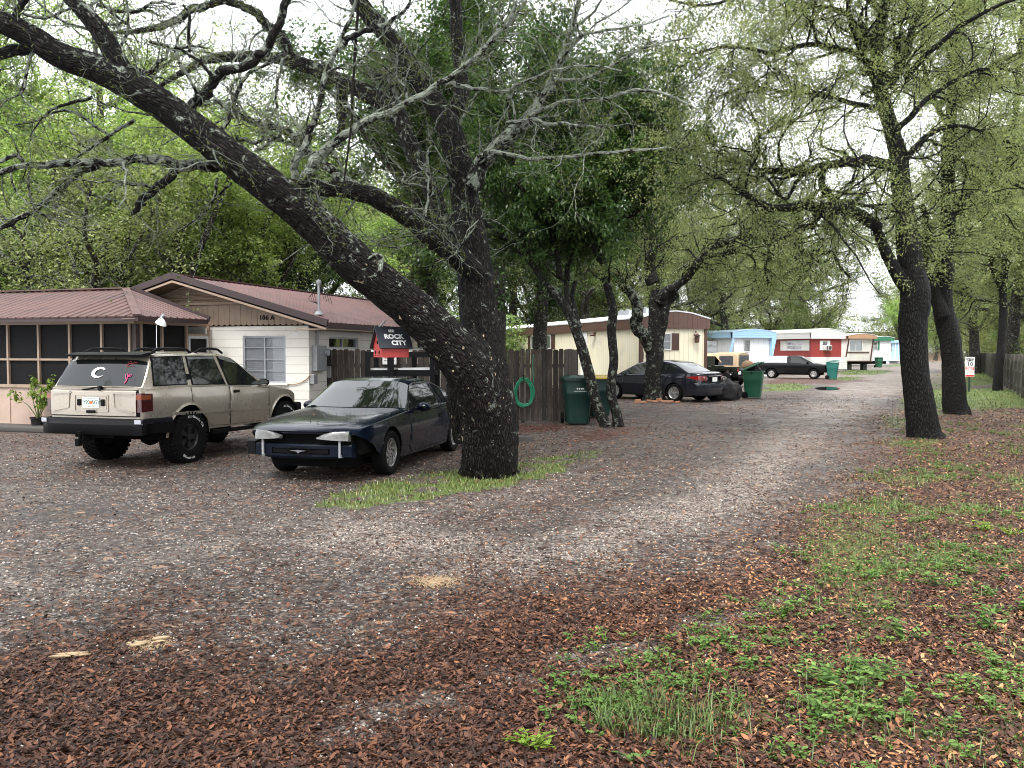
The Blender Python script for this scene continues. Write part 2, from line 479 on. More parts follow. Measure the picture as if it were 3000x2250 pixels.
def ground_material():
 m, nt, b = newmat("ground_mat")
 p = geopos(nt)
 at = {k: N(nt, "ShaderNodeAttribute", attribute_name=k).outputs['Fac'] for k in ('leaf', 'grass', 'pale', 'damp', 'mulch', 'verge')}
 nbig = noise(nt, 0.7, 5, 0.6, p); nmid = noise(nt, 4.0, 5, 0.65, p); nfin = noise(nt, 30, 3, 0.7, p)
 vo = N(nt, "ShaderNodeTexVoronoi"); vo.inputs['Scale'].default_value = 46
 L(nt, p, vo.inputs['Vector'])
 vo2 = N(nt, "ShaderNodeTexVoronoi"); vo2.inputs['Scale'].default_value = 21
 L(nt, p, vo2.inputs['Vector'])
 sep = N(nt, "ShaderNodeSeparateColor"); L(nt, vo.outputs['Color'], sep.inputs[0])
 sep2 = N(nt, "ShaderNodeSeparateColor"); L(nt, vo2.outputs['Color'], sep2.inputs[0])
 dark = ramp(nt, [(0.0, (0.011, 0.009, 0.009)), (0.35, (0.033, 0.027, 0.025)), (0.65, (0.080, 0.067, 0.061)), (0.88, (0.18, 0.155, 0.14)), (1.0, (0.44, 0.39, 0.35))], sep.outputs[0])
 lite = ramp(nt, [(0.0, (0.05, 0.040, 0.036)), (0.3, (0.14, 0.112, 0.098)), (0.6, (0.25, 0.208, 0.178)), (0.85, (0.40, 0.335, 0.285)), (1.0, (0.60, 0.53, 0.46))], sep.outputs[1])
 pf = mth(nt, 'MULTIPLY', at['pale'], ramp(nt, [(0.30, 0.35), (0.62, 1.0)], nmid.outputs[0]).outputs[0], clamp=True)
 c = mixc(nt, pf, dark.outputs[0], lite.outputs[0])
 edge = ramp(nt, [(0.0, 0.35), (0.45, 1.0)], vo.outputs['Distance'])
 soil = mixc(nt, nmid.outputs[0], (0.034, 0.026, 0.023), (0.090, 0.070, 0.062))
 sf = ramp(nt, [(0.42, 0.0), (0.6, 0.7)], noise(nt, 2.2, 6, 0.7, p, 0.5).outputs[0])
 sfm = mth(nt, 'MULTIPLY', sf.outputs[0], mth(nt, 'SUBTRACT', 1.0, at['pale'], clamp=True))
 c = mixc(nt, sfm, c, soil)
 c = mixc(nt, mth(nt, 'MULTIPLY', at['damp'], 0.62), c, (0.028, 0.026, 0.028))
 mp = N(nt, "ShaderNodeMapping"); mp.inputs['Scale'].default_value = (14, 30, 20); mp.inputs['Rotation'].default_value = (0, 0, 0.5)
 nd = noise(nt, 5, 2, 0.5, p); vadd = N(nt, "ShaderNodeVectorMath", operation='MULTIPLY_ADD'); vadd.inputs[1].default_value = (0.25, 0.25, 0.25)
 L(nt, nd.outputs['Color'], vadd.inputs[0]); L(nt, p, vadd.inputs[2]); L(nt, vadd.outputs[0], mp.inputs['Vector'])
 vl = N(nt, "ShaderNodeTexVoronoi"); vl.inputs['Scale'].default_value = 1.0; L(nt, mp.outputs[0], vl.inputs['Vector'])
 sl = N(nt, "ShaderNodeSeparateColor"); L(nt, vl.outputs['Color'], sl.inputs[0])
 lc = ramp(nt, [(0.0, (0.016, 0.010, 0.008)), (0.35, (0.045, 0.026, 0.020)), (0.7, (0.095, 0.055, 0.040)), (0.92, (0.19, 0.11, 0.07)), (1.0, (0.30, 0.19, 0.12))], sl.outputs[0])
 far = N(nt, "ShaderNodeSeparateXYZ"); L(nt, p, far.inputs[0])
 litter = mth(nt, 'ADD', mth(nt, 'MULTIPLY', at['leaf'], 0.85), ramp(nt, [(0.3, 0.05), (0.7, 0.42)], nbig.outputs[0]).outputs[0], clamp=True)
 litter = mth(nt, 'MULTIPLY', litter, mth(nt, 'SUBTRACT', 1.0, mth(nt, 'MULTIPLY', at['pale'], 0.75)), clamp=True)
 lf = mth(nt, 'GREATER_THAN', litter, sl.outputs[1])
 c = mixc(nt, lf, c, lc.outputs[0])
 mc = ramp(nt, [(0.0, (0.03, 0.009, 0.007)), (1.0, (0.115, 0.038, 0.026))], sl.outputs[2])
 c = mixc(nt, mth(nt, 'GREATER_THAN', mth(nt, 'MULTIPLY', at['mulch'], .75), sep2.outputs[2]), c, mc.outputs[0])
 gc = ramp(nt, [(0.25, (0.040, 0.060, 0.014)), (0.6, (0.10, 0.14, 0.032)), (0.9, (0.20, 0.24, 0.07))], nfin.outputs[0])
 gf = mth(nt, 'GREATER_THAN', mth(nt, 'MULTIPLY', at['grass'], 0.9), mth(nt, 'ADD', mth(nt, 'MULTIPLY', sep2.outputs[0], 0.5), mth(nt, 'MULTIPLY', nmid.outputs[0], 0.4)))
 c = mixc(nt, gf, c, gc.outputs[0])
 c = mixc(nt, 0.25, c, mixc(nt, nbig.outputs[0], 0.55, 1.35), 'MULTIPLY')
 L(nt, c, b.inputs['Base Color'])
 rg = ramp(nt, [(0.35, 0.42), (0.65, 0.85)], noise(nt, 1.3, 5, 0.7, p).outputs[0])
 L(nt, mth(nt, 'SUBTRACT', rg.outputs[0], mth(nt, 'MULTIPLY', at['damp'], 0.2)), b.inputs['Roughness'])
 b.inputs['Specular IOR Level'].default_value = .3
 h = mth(nt, 'ADD', mth(nt, 'MULTIPLY', edge.outputs[0], 0.6), mth(nt, 'MULTIPLY', nmid.outputs[0], 1.2))
 h = mth(nt, 'ADD', h, mth(nt, 'MULTIPLY', vl.outputs['Distance'], 0.4))
 bump(nt, b, h, 0.7, 0.012)
 return m
# ------------------------------------------------------------------ scattered flat pieces (vectorised)
def rotz(a):
 c, s = np.cos(a), np.sin(a); z = np.zeros_like(a); o = np.ones_like(a)
 return np.stack([np.stack([c, -s, z], -1), np.stack([s, c, z], -1), np.stack([z, z, o], -1)], -2)
def eulers(rx, ry, rz):
 cx, sx, cy, sy, cz, sz = np.cos(rx), np.sin(rx), np.cos(ry), np.sin(ry), np.cos(rz), np.sin(rz)
 R = np.empty((len(rx), 3, 3))
 R[:, 0, 0] = cy * cz; R[:, 0, 1] = sx * sy * cz - cx * sz; R[:, 0, 2] = cx * sy * cz + sx * sz
 R[:, 1, 0] = cy * sz; R[:, 1, 1] = sx * sy * sz + cx * cz; R[:, 1, 2] = cx * sy * sz - sx * cz
 R[:, 2, 0] = -sy; R[:, 2, 1] = sx * cy; R[:, 2, 2] = cx * cy
 return R
def stamp(base, faces, pos, R, scale):
 """copies of a small mesh: base (k,3), faces (m,n)"""
 k = len(base)
 V = np.einsum('nij,kj->nki', R, base) * (scale[:, None, None] if scale.ndim == 1 else scale[:, None, :]) + pos[:, None, :]
 Fs = faces[None] + (np.arange(len(pos)) * k)[:, None, None]
 return V.reshape(-1, 3), Fs.reshape(-1, faces.shape[1])
def leaf_litter():
 rs = np.random.RandomState(11)
 N0 = 640000
 d = 2.9 * (34 / 2.9) ** (rs.rand(N0) ** 1.0)
 x = (rs.rand(N0) * 2 - 1) * d * 0.78
 w = np.clip((d / 4.0) ** 2 / 9.0, 0, 1)                   # log-uniform gives ~1/d^2 density: bring it to even ground density
 w = np.minimum(1.0, (d / 8.0) ** 2 * 1.0 + 0.0)
 z = zones(np.column_stack([x, d]))
 dens = np.clip(z['leaf'] * (.62 + .38 * sm(x, -1.0, 1.2)) + z['scatter'] * (0.18 + 0.22 * sm(d, 7, 13)), 0, 1) * (1 - 0.55 * z['grass'] * (z['verge'] > .5))
 dens = dens * np.where(d > 16, 0.8, 1)
 keep = rs.rand(N0) < dens * np.minimum(1, (d / 5.2) ** 0.35)
 x, d = x[keep], d[keep]; n = len(x)
 base = np.array([(0, 0, 0), (0.42, 0.15, 0.05), (1.0, 0.0, 0.10), (0.42, -0.15, 0.05), (0.42, 0, 0.0), (0.75, 0.11, .08), (.75, -.11, .08), (.75, 0, .05)])
 faces = np.array([(0, 4, 1, 1), (0, 3, 4, 4), (4, 7, 5, 1), (3, 6, 7, 4), (7, 2, 5, 5), (6, 2, 7, 7)])
 tri = np.array([(0, 4, 1), (0, 3, 4), (7, 2, 5), (6, 2, 7)]); quad = np.array([(4, 7, 5, 1), (3, 6, 7, 4)])
 curl = rs.rand(n)
 R = eulers((rs.rand(n) - .5) * 0.9, (rs.rand(n) - .6) * 0.7, rs.rand(n) * 6.283)
 sc = (0.017 + 0.034 * rs.rand(n) ** 1.6) * (1 + np.clip(d - 9, 0, 20) * 0.045)
 pos = np.column_stack([x, d, gz(x, d) + 0.004 + rs.rand(n) * 0.012])
 V = np.einsum('nij,nkj->nki', R, base[None] * np.stack([np.ones(n), 0.85 + rs.rand(n) * 0.9, (curl - .35) * 3.6], 1)[:, None, :]) * sc[:, None, None] + pos[:, None, :]
 off = (np.arange(n) * 8)[:, None, None]
 me = npmesh("fallen_leaves", V.reshape(-1, 3), [(tri[None] + off).reshape(-1, 3), (quad[None] + off).reshape(-1, 4)], smooth=False)
 tone = np.clip(rs.rand(n) ** (1.0 + .12 * sm(-x, -1.6, .6)) * (.90 + .10 * sm(x + (d - 5) * .25, -1.0, 1.4)) + .04 * sm(x, .5, 2.0), 0, 1)
 setattr_f(me, "r", np.repeat(tone, 8))
 m, nt, b = newmat("dead_leaf")
 a = N(nt, "ShaderNodeAttribute", attribute_name="r").outputs['Fac']
 r = ramp(nt, [(0.0, (0.016, 0.009, 0.007)), (0.28, (0.048, 0.024, 0.018)), (0.58, (0.105, 0.050, 0.034)), (0.83, (0.175, 0.075, 0.042)), (0.95, (0.33, 0.15, 0.07)), (1.0, (0.46, 0.27, 0.13))], a)
 nn = noise(nt, 120, 3, 0.7, geopos(nt))
 L(nt, mixc(nt, 0.5, r.outputs[0], mixc(nt, nn.outputs[0], 0.5, 1.5), 'MULTIPLY'), b.inputs['Base Color'])
 b.inputs['Roughness'].default_value = 0.5; b.inputs['Specular IOR Level'].default_value = .18
 o = obj("fallen_leaves", me, m)
 tag(o, "brown and orange dead oak leaves lying wet all over the ground", "leaves", kind='stuff')
def pebbles():
 rs = np.random.RandomState(12)
 N0 = 225000
 d = 2.9 * (14 / 2.9) ** rs.rand(N0); x = (rs.rand(N0) * 2 - 1) * d * 0.78
 z = zones(np.column_stack([x, d]))
 dens = np.clip(0.22 + z['pale'] * 0.6 - z['damp'] * 0.1, 0.04, 1) * (1 - 0.15 * z['leaf']) * (1 - z['grass'] * 0.8)
 keep = rs.rand(N0) < dens * 0.6
 x, d = x[keep], d[keep]; n = len(x)
 base = np.array([(1, 0, 0), (0.3, 0.9, 0), (-.8, .6, 0), (-.9, -.5, 0), (.2, -.95, 0), (0.1, 0.1, 0.85), (.05, 0, -.6)])
 ring = [0, 1, 2, 3, 4]
 tri = np.array([(ring[i], ring[(i + 1) % 5], 5) for i in range(5)] + [(ring[(i + 1) % 5], ring[i], 6) for i in range(5)])
 R = eulers((rs.rand(n) - .5) * 0.8, (rs.rand(n) - .5) * 0.8, rs.rand(n) * 6.28)
 s = 0.0045 + 0.010 * rs.rand(n) ** 2.6
 s = s * (1 + np.clip(d - 6, 0, 10) * 0.05)
 pos = np.column_stack([x, d, gz(x, d) + s * 0.25])
 V, Fs = stamp(base, tri, pos, R, s)
 me = npmesh("gravel", V, Fs, smooth=True)
 setattr_f(me, "r", np.repeat(rs.rand(n), 7))
 m, nt, b = newmat("pebble")
 a = N(nt, "ShaderNodeAttribute", attribute_name="r").outputs['Fac']
 r = ramp(nt, [(0.0, (0.03, 0.026, 0.025)), (0.4, (0.09, 0.078, 0.070)), (0.68, (0.22, 0.185, 0.155)), (0.86, (0.38, 0.32, 0.26)), (0.96, (0.54, 0.47, 0.40)), (1.0, (0.70, 0.65, 0.60))], a)
 L(nt, r.outputs[0], b.inputs['Base Color']); b.inputs['Roughness'].default_value = 0.45
 o = obj("gravel", me, m)
 tag(o, "loose wet pebbles spread over the driveway", "gravel", kind='stuff')
def blades(name, label, n0, rng, gsel, hgt, wid, cols, cat="grass", seed=3, cl=1):
 rs = np.random.RandomState(seed)
 d = rng[0] * (rng[1] / rng[0]) ** rs.rand(n0); x = (rs.rand(n0) * 2 - 1) * d * 0.78
 z = zones(np.column_stack([x, d]))
 keep = rs.rand(n0) < gsel(z, x, d)
 x, d = x[keep], d[keep]
 x = np.repeat(x, cl) + rs.randn(len(x) * cl) * 0.012; d = np.repeat(d, cl) + rs.randn(len(d) * cl) * 0.012
 n = len(x)
 h = (hgt[0] + (hgt[1] - hgt[0]) * rs.rand(n)) * (1 + np.clip(d - 8, 0, 60) * 0.015)
 w = wid * (0.7 + 0.6 * rs.rand(n)) * (1 + np.clip(d - 8, 0, 80) * 0.045)
 az = rs.rand(n) * 6.28; lean = 0.2 + rs.rand(n) * 0.9
 dx, dy = np.cos(az), np.sin(az); sx, sy = -dy, dx
 bz = gz(x, d)
 b0 = np.column_stack([x - sx * w, d - sy * w, bz]); b1 = np.column_stack([x + sx * w, d + sy * w, bz])
 mx, my, mz = x + dx * h * lean * 0.35, d + dy * h * lean * 0.35, bz + h * 0.6
 m0 = np.column_stack([mx - sx * w * .8, my - sy * w * .8, mz]); m1 = np.column_stack([mx + sx * w * .8, my + sy * w * .8, mz])
 tp = np.column_stack([x + dx * h * lean, d + dy * h * lean, bz + h * (1 - lean * 0.35)])
 V = np.stack([b0, b1, m1, m0, tp], 1).reshape(-1, 3)
 o5 = (np.arange(n) * 5)[:, None]
 me = npmesh(name, V, [o5 + np.array([0, 1, 2, 3]), o5 + np.array([3, 2, 4])], smooth=False)
 setattr_f(me, "r", np.repeat(rs.rand(n), 5))
 m, nt, b = newmat(name + "_mat")
 a = N(nt, "ShaderNodeAttribute", attribute_name="r").outputs['Fac']
 L(nt, ramp(nt, cols, a).outputs[0], b.inputs['Base Color']); b.inputs['Roughness'].default_value = 0.45
 o = obj(name, me, m); tag(o, label, cat, kind='stuff')
def make_grass():
 blades("lawn_grass", "short yellow green grass growing round the big oak and along the verges", 260000, (9.0, 75),
  lambda z, x, d: np.where(z['verge'] > .5, z['grass'] * 0.6, z['grass'] * 0.9), (0.025, 0.075), 0.0035,
  [(0, (0.055, 0.065, 0.018)), (0.5, (0.105, 0.15, 0.032)), (0.85, (0.19, 0.23, 0.06)), (1, (0.28, 0.27, 0.12))], seed=3)
 spots = gp([(1850, 2110), (2030, 2150)])
 def near(z, x, d):
  q = np.column_stack([x, d])
  tuft = sm(sdist(q, Z_GREEN_SPOTS) + (fbm(x, d, 4.0) - .5) * 0.8, -0.1, 0.15) * 0.36
  return np.maximum(tuft, z['grass'] * 0.17 * (z['verge'] > .3) * (.45 + .55 * sm(d, 5, 8)))
 blades("verge_grass", "long green grass blades poking through leaves at the road edge", 120000, (3.0, 14), near, (0.05, 0.14), 0.0022,
  [(0, (0.030, 0.060, 0.010)), (0.6, (0.075, 0.13, 0.022)), (1, (0.14, 0.20, 0.045))], seed=4, cl=2)
# ------------------------------------------------------------------ weeds
def plant_mesh(rs, h, nleaf, size, spread, stems=4):
 """stems + ovate leaves"""
 Vs, Ts, Qs, rr = [], [], [], []
 base = np.array([(0, 0, 0), (0.30, 0.20, 0.03), (0.62, 0.22, 0.02), (1.0, 0, -0.10), (0.62, -0.22, 0.02), (0.30, -0.20, 0.03), (0.30, 0, -0.02), (0.62, 0, -0.03)])
 tri = np.array([(0, 6, 1), (0, 5, 6), (7, 3, 2), (4, 3, 7)]); quad = np.array([(6, 7, 2, 1), (5, 4, 7, 6)])
 off = 0
 mb = MB()
 for s in range(stems):
  az = rs.rand() * 6.28; r = spread * (0.3 + 0.7 * rs.rand())
  hh = h * (0.5 + 0.5 * rs.rand())
  p0 = np.array((0.01 * math.cos(az), 0.01 * math.sin(az), 0)); p2 = np.array((r * math.cos(az), r * math.sin(az), hh))
  p1 = (p0 + p2) / 2 + np.array((0, 0, hh * 0.2))
  mb.tube([p0, p1, p2], [0.003, 0.0025, 0.0015], n=4, caps=False)
  k = max(2, nleaf // stems)
  for i in range(k):
   t = 0.3 + 0.7 * (i + rs.rand() * .5) / k
   p = (1 - t) ** 2 * p0 + 2 * t * (1 - t) * p1 + t * t * p2
   a = rs.rand() * 6.28
   R = eulers(np.array([(rs.rand() - .5) * .6]), np.array([-0.45 + rs.rand() * 0.7]), np.array([a]))[0]
   V = (base * size * (0.6 + 0.5 * rs.rand())) @ R.T + p
   Vs.append(V); Ts.append(tri + off); Qs.append(quad + off); off += 8
   rr += [rs.rand()] * 8
 st = len(mb.v)
 V = np.concatenate([np.array(mb.v)] + Vs)
 me = npmesh("foliage", V, [np.concatenate(Ts) + st, np.concatenate([np.array([f for f in mb.f if len(f) == 4]), np.concatenate(Qs) + st])], smooth=True)
 setattr_f(me, "r", np.concatenate([np.full(st, 0.3), rr]))
 return me
def leafmat(name, cols, rough=0.5, trans=0.35, objvar=0.0, spec=0.4):
 m, nt, b = newmat(name)
 a = N(nt, "ShaderNodeAttribute", attribute_name="r").outputs['Fac']
 p = objco(nt)
 nn = noise(nt, 0.55, 3, 0.6, p)
 f = mth(nt, 'ADD', mth(nt, 'MULTIPLY', a, 0.55), mth(nt, 'MULTIPLY', nn.outputs[0], 0.75))
 f = mth(nt, 'SUBTRACT', f, 0.15, clamp=True)
 c = ramp(nt, cols, f).outputs[0]
 if objvar:
  oi = N(nt, "ShaderNodeObjectInfo").outputs['Random']
  h = N(nt, "ShaderNodeHueSaturation")
  L(nt, mth(nt, 'ADD', 0.5 - objvar * 0.05, mth(nt, 'MULTIPLY', oi, objvar * 0.1)), h.inputs['Hue'])
  L(nt, mth(nt, 'ADD', 1.0 - objvar * .5, mth(nt, 'MULTIPLY', oi, objvar)), h.inputs['Value'])
  L(nt, c, h.inputs['Color']); c = h.outputs[0]
 L(nt, c, b.inputs['Base Color'])
 b.inputs['Roughness'].default_value = rough; b.inputs['Specular IOR Level'].default_value = spec
 tr = N(nt, "ShaderNodeBsdfTranslucent"); L(nt, mixc(nt, 0.6, c, (1.3, 1.5, 0.5), 'MULTIPLY'), tr.inputs[0])
 ms = N(nt, "ShaderNodeMixShader"); ms.inputs[0].default_value = trans
 L(nt, b.outputs[0], ms.inputs[1]); L(nt, tr.outputs[0], ms.inputs[2])
 L(nt, ms.outputs[0], nt.nodes['Material Output'].inputs[0])
 return m
def make_weeds():
 rs = np.random.RandomState(21)
 mA = leafmat("weed_leaf", [(0.1, (0.05, 0.105, 0.02)), (0.5, (0.13, 0.24, 0.05)), (0.95, (0.29, 0.43, 0.11))])
 mB = leafmat("weed_leaf_lime", [(0.1, (0.12, 0.20, 0.02)), (0.5, (0.22, 0.34, 0.04)), (0.95, (0.36, 0.48, 0.09))])
 kinds = {'broad': (plant_mesh(rs, 0.17, 44, 0.058, 0.14, 9), mA), 'wide': (plant_mesh(rs, 0.13, 110, 0.050, 0.27, 20), mA),
  'lime': (plant_mesh(rs, 0.09, 70, 0.035, 0.15, 14), mB), 'small': (plant_mesh(rs, 0.09, 16, 0.036, 0.07, 5), mA)}
 for k, (me, m) in kinds.items(): me.materials.append(m)
 big = [('wide', 2480, 2010, 1.25, "broad leafed bright green weed clump in the leaves nearest the lower right"),
  ('wide', 2570, 1985, 1.0, "bright green weed spreading just behind the largest weed clump"),
  ('wide', 2400, 1990, 0.9, "pale green weed at the left flank of the largest weed clump"),
  ('broad', 2890, 1850, 1.35, "tall dark green weed with rounded leaves at the right frame edge"),
  ('broad', 2990, 1790, 1.3, "tall upright weed cut by the right frame edge"),
  ('broad', 2290, 1810, 1.15, "green weed with pointed leaves between pale gravel and leaves"),
  ('broad', 2120, 1890, 1.0, "thin stemmed green weed left of the weed with pointed leaves"),
  ('broad', 2650, 1880, 1.2, "green weed standing above and right of the largest weed clump"),
  ('lime', 1560, 2190, 1.3, "round lime green clover like weed at the bottom middle"),
  ('lime', 2880, 1555, 1.5, "lime green weed cushion on the red leaves, left of two"),
  ('lime', 2960, 1570, 1.3, "lime green weed cushion on the red leaves, right of two"),
  ('broad', 2750, 1720, 1.0, "light green weed in the middle of the right verge"),
  ('broad', 2390, 2120, 1.0, "green weed with toothed leaves beside the dark earth hollow"),
  ('broad', 2640, 2070, 0.9, "forked green weed right of the dark earth hollow"),
  ('wide', 2030, 1350, 0.0, "")]
 for k, x, y, s, lab in big:
  if not s: continue
  g = G(x, y)
  o = obj("weed", kinds[k][0]); o.location = (g.x, g.y, float(gz(g.x, g.y))); o.scale = (s * .8, s * .8, s * .75); o.rotation_euler = (0, 0, rs.rand() * 6.28)
  tag(o, lab, "weed", group="weeds in the leaf litter")
 Vs, Fs3, Fs4, rr, off = [], [], [], [], 0
 me = kinds['small'][0]
 bv = np.empty(len(me.vertices) * 3, np.float32); me.vertices.foreach_get("co", bv); bv = bv.reshape(-1, 3)
 f3 = np.array([p.vertices[:] for p in me.polygons if len(p.vertices) == 3]); f4 = np.array([p.vertices[:] for p in me.polygons if len(p.vertices) == 4])
 br = np.empty(len(bv), np.float32); me.attributes["r"].data.foreach_get("value", br)
 n0 = 68000
 d = 3.0 * (22 / 3.0) ** rs.rand(n0); x = (rs.rand(n0) * 2 - 1) * d * 0.78
 z = zones(np.column_stack([x, d]))
 clump = sm(fbm(x + 7, d, 1.6), 0.5, 0.68)
 keep = rs.rand(n0) < z['verge'] * (0.03 + 0.42 * clump) * np.where(d > 8, 1.0, 0.75)
 x, d = x[keep], d[keep]
 for xi, yi in zip(x, d):
  a = rs.rand() * 6.28; s = 0.35 + 0.8 * rs.rand() ** 1.5
  c, si = math.cos(a) * s, math.sin(a) * s
  V = np.column_stack([bv[:, 0] * c - bv[:, 1] * si, bv[:, 0] * si + bv[:, 1] * c, bv[:, 2] * s * 0.8]) + (xi, yi, float(gz(xi, yi)))
  Vs.append(V); Fs3.append(f3 + off); Fs4.append(f4 + off); off += len(bv); rr.append(np.clip(br * .6 + rs.rand() * .4, 0, 1))
 me2 = npmesh("ground_cover", np.concatenate(Vs), [np.concatenate(Fs3), np.concatenate(Fs4)])
 setattr_f(me2, "r", np.concatenate(rr))
 o = obj("ground_cover", me2, mA); tag(o, "small green seedlings and clover sprouting through the leaves", "ground cover", kind='stuff')
# ------------------------------------------------------------------ bark and leaf materials
def bark_mat(name, dark, lite, lichen=(0.36, 0.40, 0.33), furrow=1.0, patch=None, lich_bias=0.0):
 m, nt, b = newmat(name)
 bk = N(nt, "ShaderNodeAttribute", attribute_name="bk").outputs['Vector']
 li = N(nt, "ShaderNodeAttribute", attribute_name="lich").outputs['Fac']
 mp = N(nt, "ShaderNodeMapping"); mp.inputs['Scale'].default_value = (34, 34, 8.5); L(nt, bk, mp.inputs['Vector'])
 nd = noise(nt, 3.0, 3, 0.6, bk)
 va = N(nt, "ShaderNodeVectorMath", operation='MULTIPLY_ADD'); va.inputs[1].default_value = (1.6, 1.6, 1.6)
 L(nt, nd.outputs['Color'], va.inputs[0]); L(nt, mp.outputs[0], va.inputs[2])
 vo = N(nt, "ShaderNodeTexVoronoi"); vo.feature = 'DISTANCE_TO_EDGE'; vo.inputs['Scale'].default_value = 1.0; L(nt, va.outputs[0], vo.inputs['Vector'])
 n1 = noise(nt, 14, 5, 0.7, bk); n2 = noise(nt, 2.2, 5, 0.7, bk, 0.4)
 ridge = ramp(nt, [(0.0, 0.0), (0.28, 1.0)], vo.outputs[0])
 f = mth(nt, 'MULTIPLY', ridge.outputs[0], n1.outputs[0])
 c = ramp(nt, [(0.05, tuple(x * .45 for x in dark)), (0.3, dark), (0.62, lite)], f).outputs[0]
 c = mixc(nt, 0.6, c, mixc(nt, n2.outputs[0], 0.45, 1.6), 'MULTIPLY')
 nz = N(nt, "ShaderNodeSeparateXYZ"); L(nt, N(nt, "ShaderNodeNewGeometry").outputs['Normal'], nz.inputs[0])
 l1 = noise(nt, 7.5, 6, 0.75, bk, 0.5)
 up = mth(nt, 'MULTIPLY', nz.outputs[2], 0.05)
 lf = mth(nt, 'ADD', mth(nt, 'ADD', l1.outputs[0], up), mth(nt, 'ADD', mth(nt, 'MULTIPLY', li, 0.17), lich_bias))
 lr = ramp(nt, [(0.60, 0.0), (0.66, 1.0)], lf)
 lcol = mixc(nt, n1.outputs[0], tuple(x * .6 for x in lichen), tuple(min(1, x * 1.25) for x in lichen))
 c = mixc(nt, mth(nt, 'MULTIPLY', lr.outputs[0], 0.85), c, lcol)
 if patch:
  p1 = noise(nt, 11, 2, 0.5, bk, 0.2)
  pr = ramp(nt, [(0.70, 0.0), (0.712, 1.0)], p1.outputs[0])
  pz = N(nt, "ShaderNodeSeparateXYZ"); L(nt, geopos(nt), pz.inputs[0])
  zz = ramp(nt, [(0.0, 0.0), (0.13, 1.0), (0.5, 1.0), (0.62, 0.0)], mth(nt, 'DIVIDE', pz.outputs[2], 5.0))
  c = mixc(nt, mth(nt, 'MULTIPLY', pr.outputs[0], zz.outputs[0]), c, patch)
 L(nt, c, b.inputs['Base Color'])
 L(nt, ramp(nt, [(0.3, 0.55), (0.7, 0.9)], n2.outputs[0]).outputs[0], b.inputs['Roughness'])
 h = mth(nt, 'ADD', mth(nt, 'MULTIPLY', ridge.outputs[0], 1.0), mth(nt, 'MULTIPLY', n1.outputs[0], 0.5))
 h = mth(nt, 'ADD', h, mth(nt, 'MULTIPLY', lr.outputs[0], 0.15))
 b.inputs['Specular IOR Level'].default_value = .2
 bump(nt, b, h, 0.9 * furrow, 0.03)
 return m
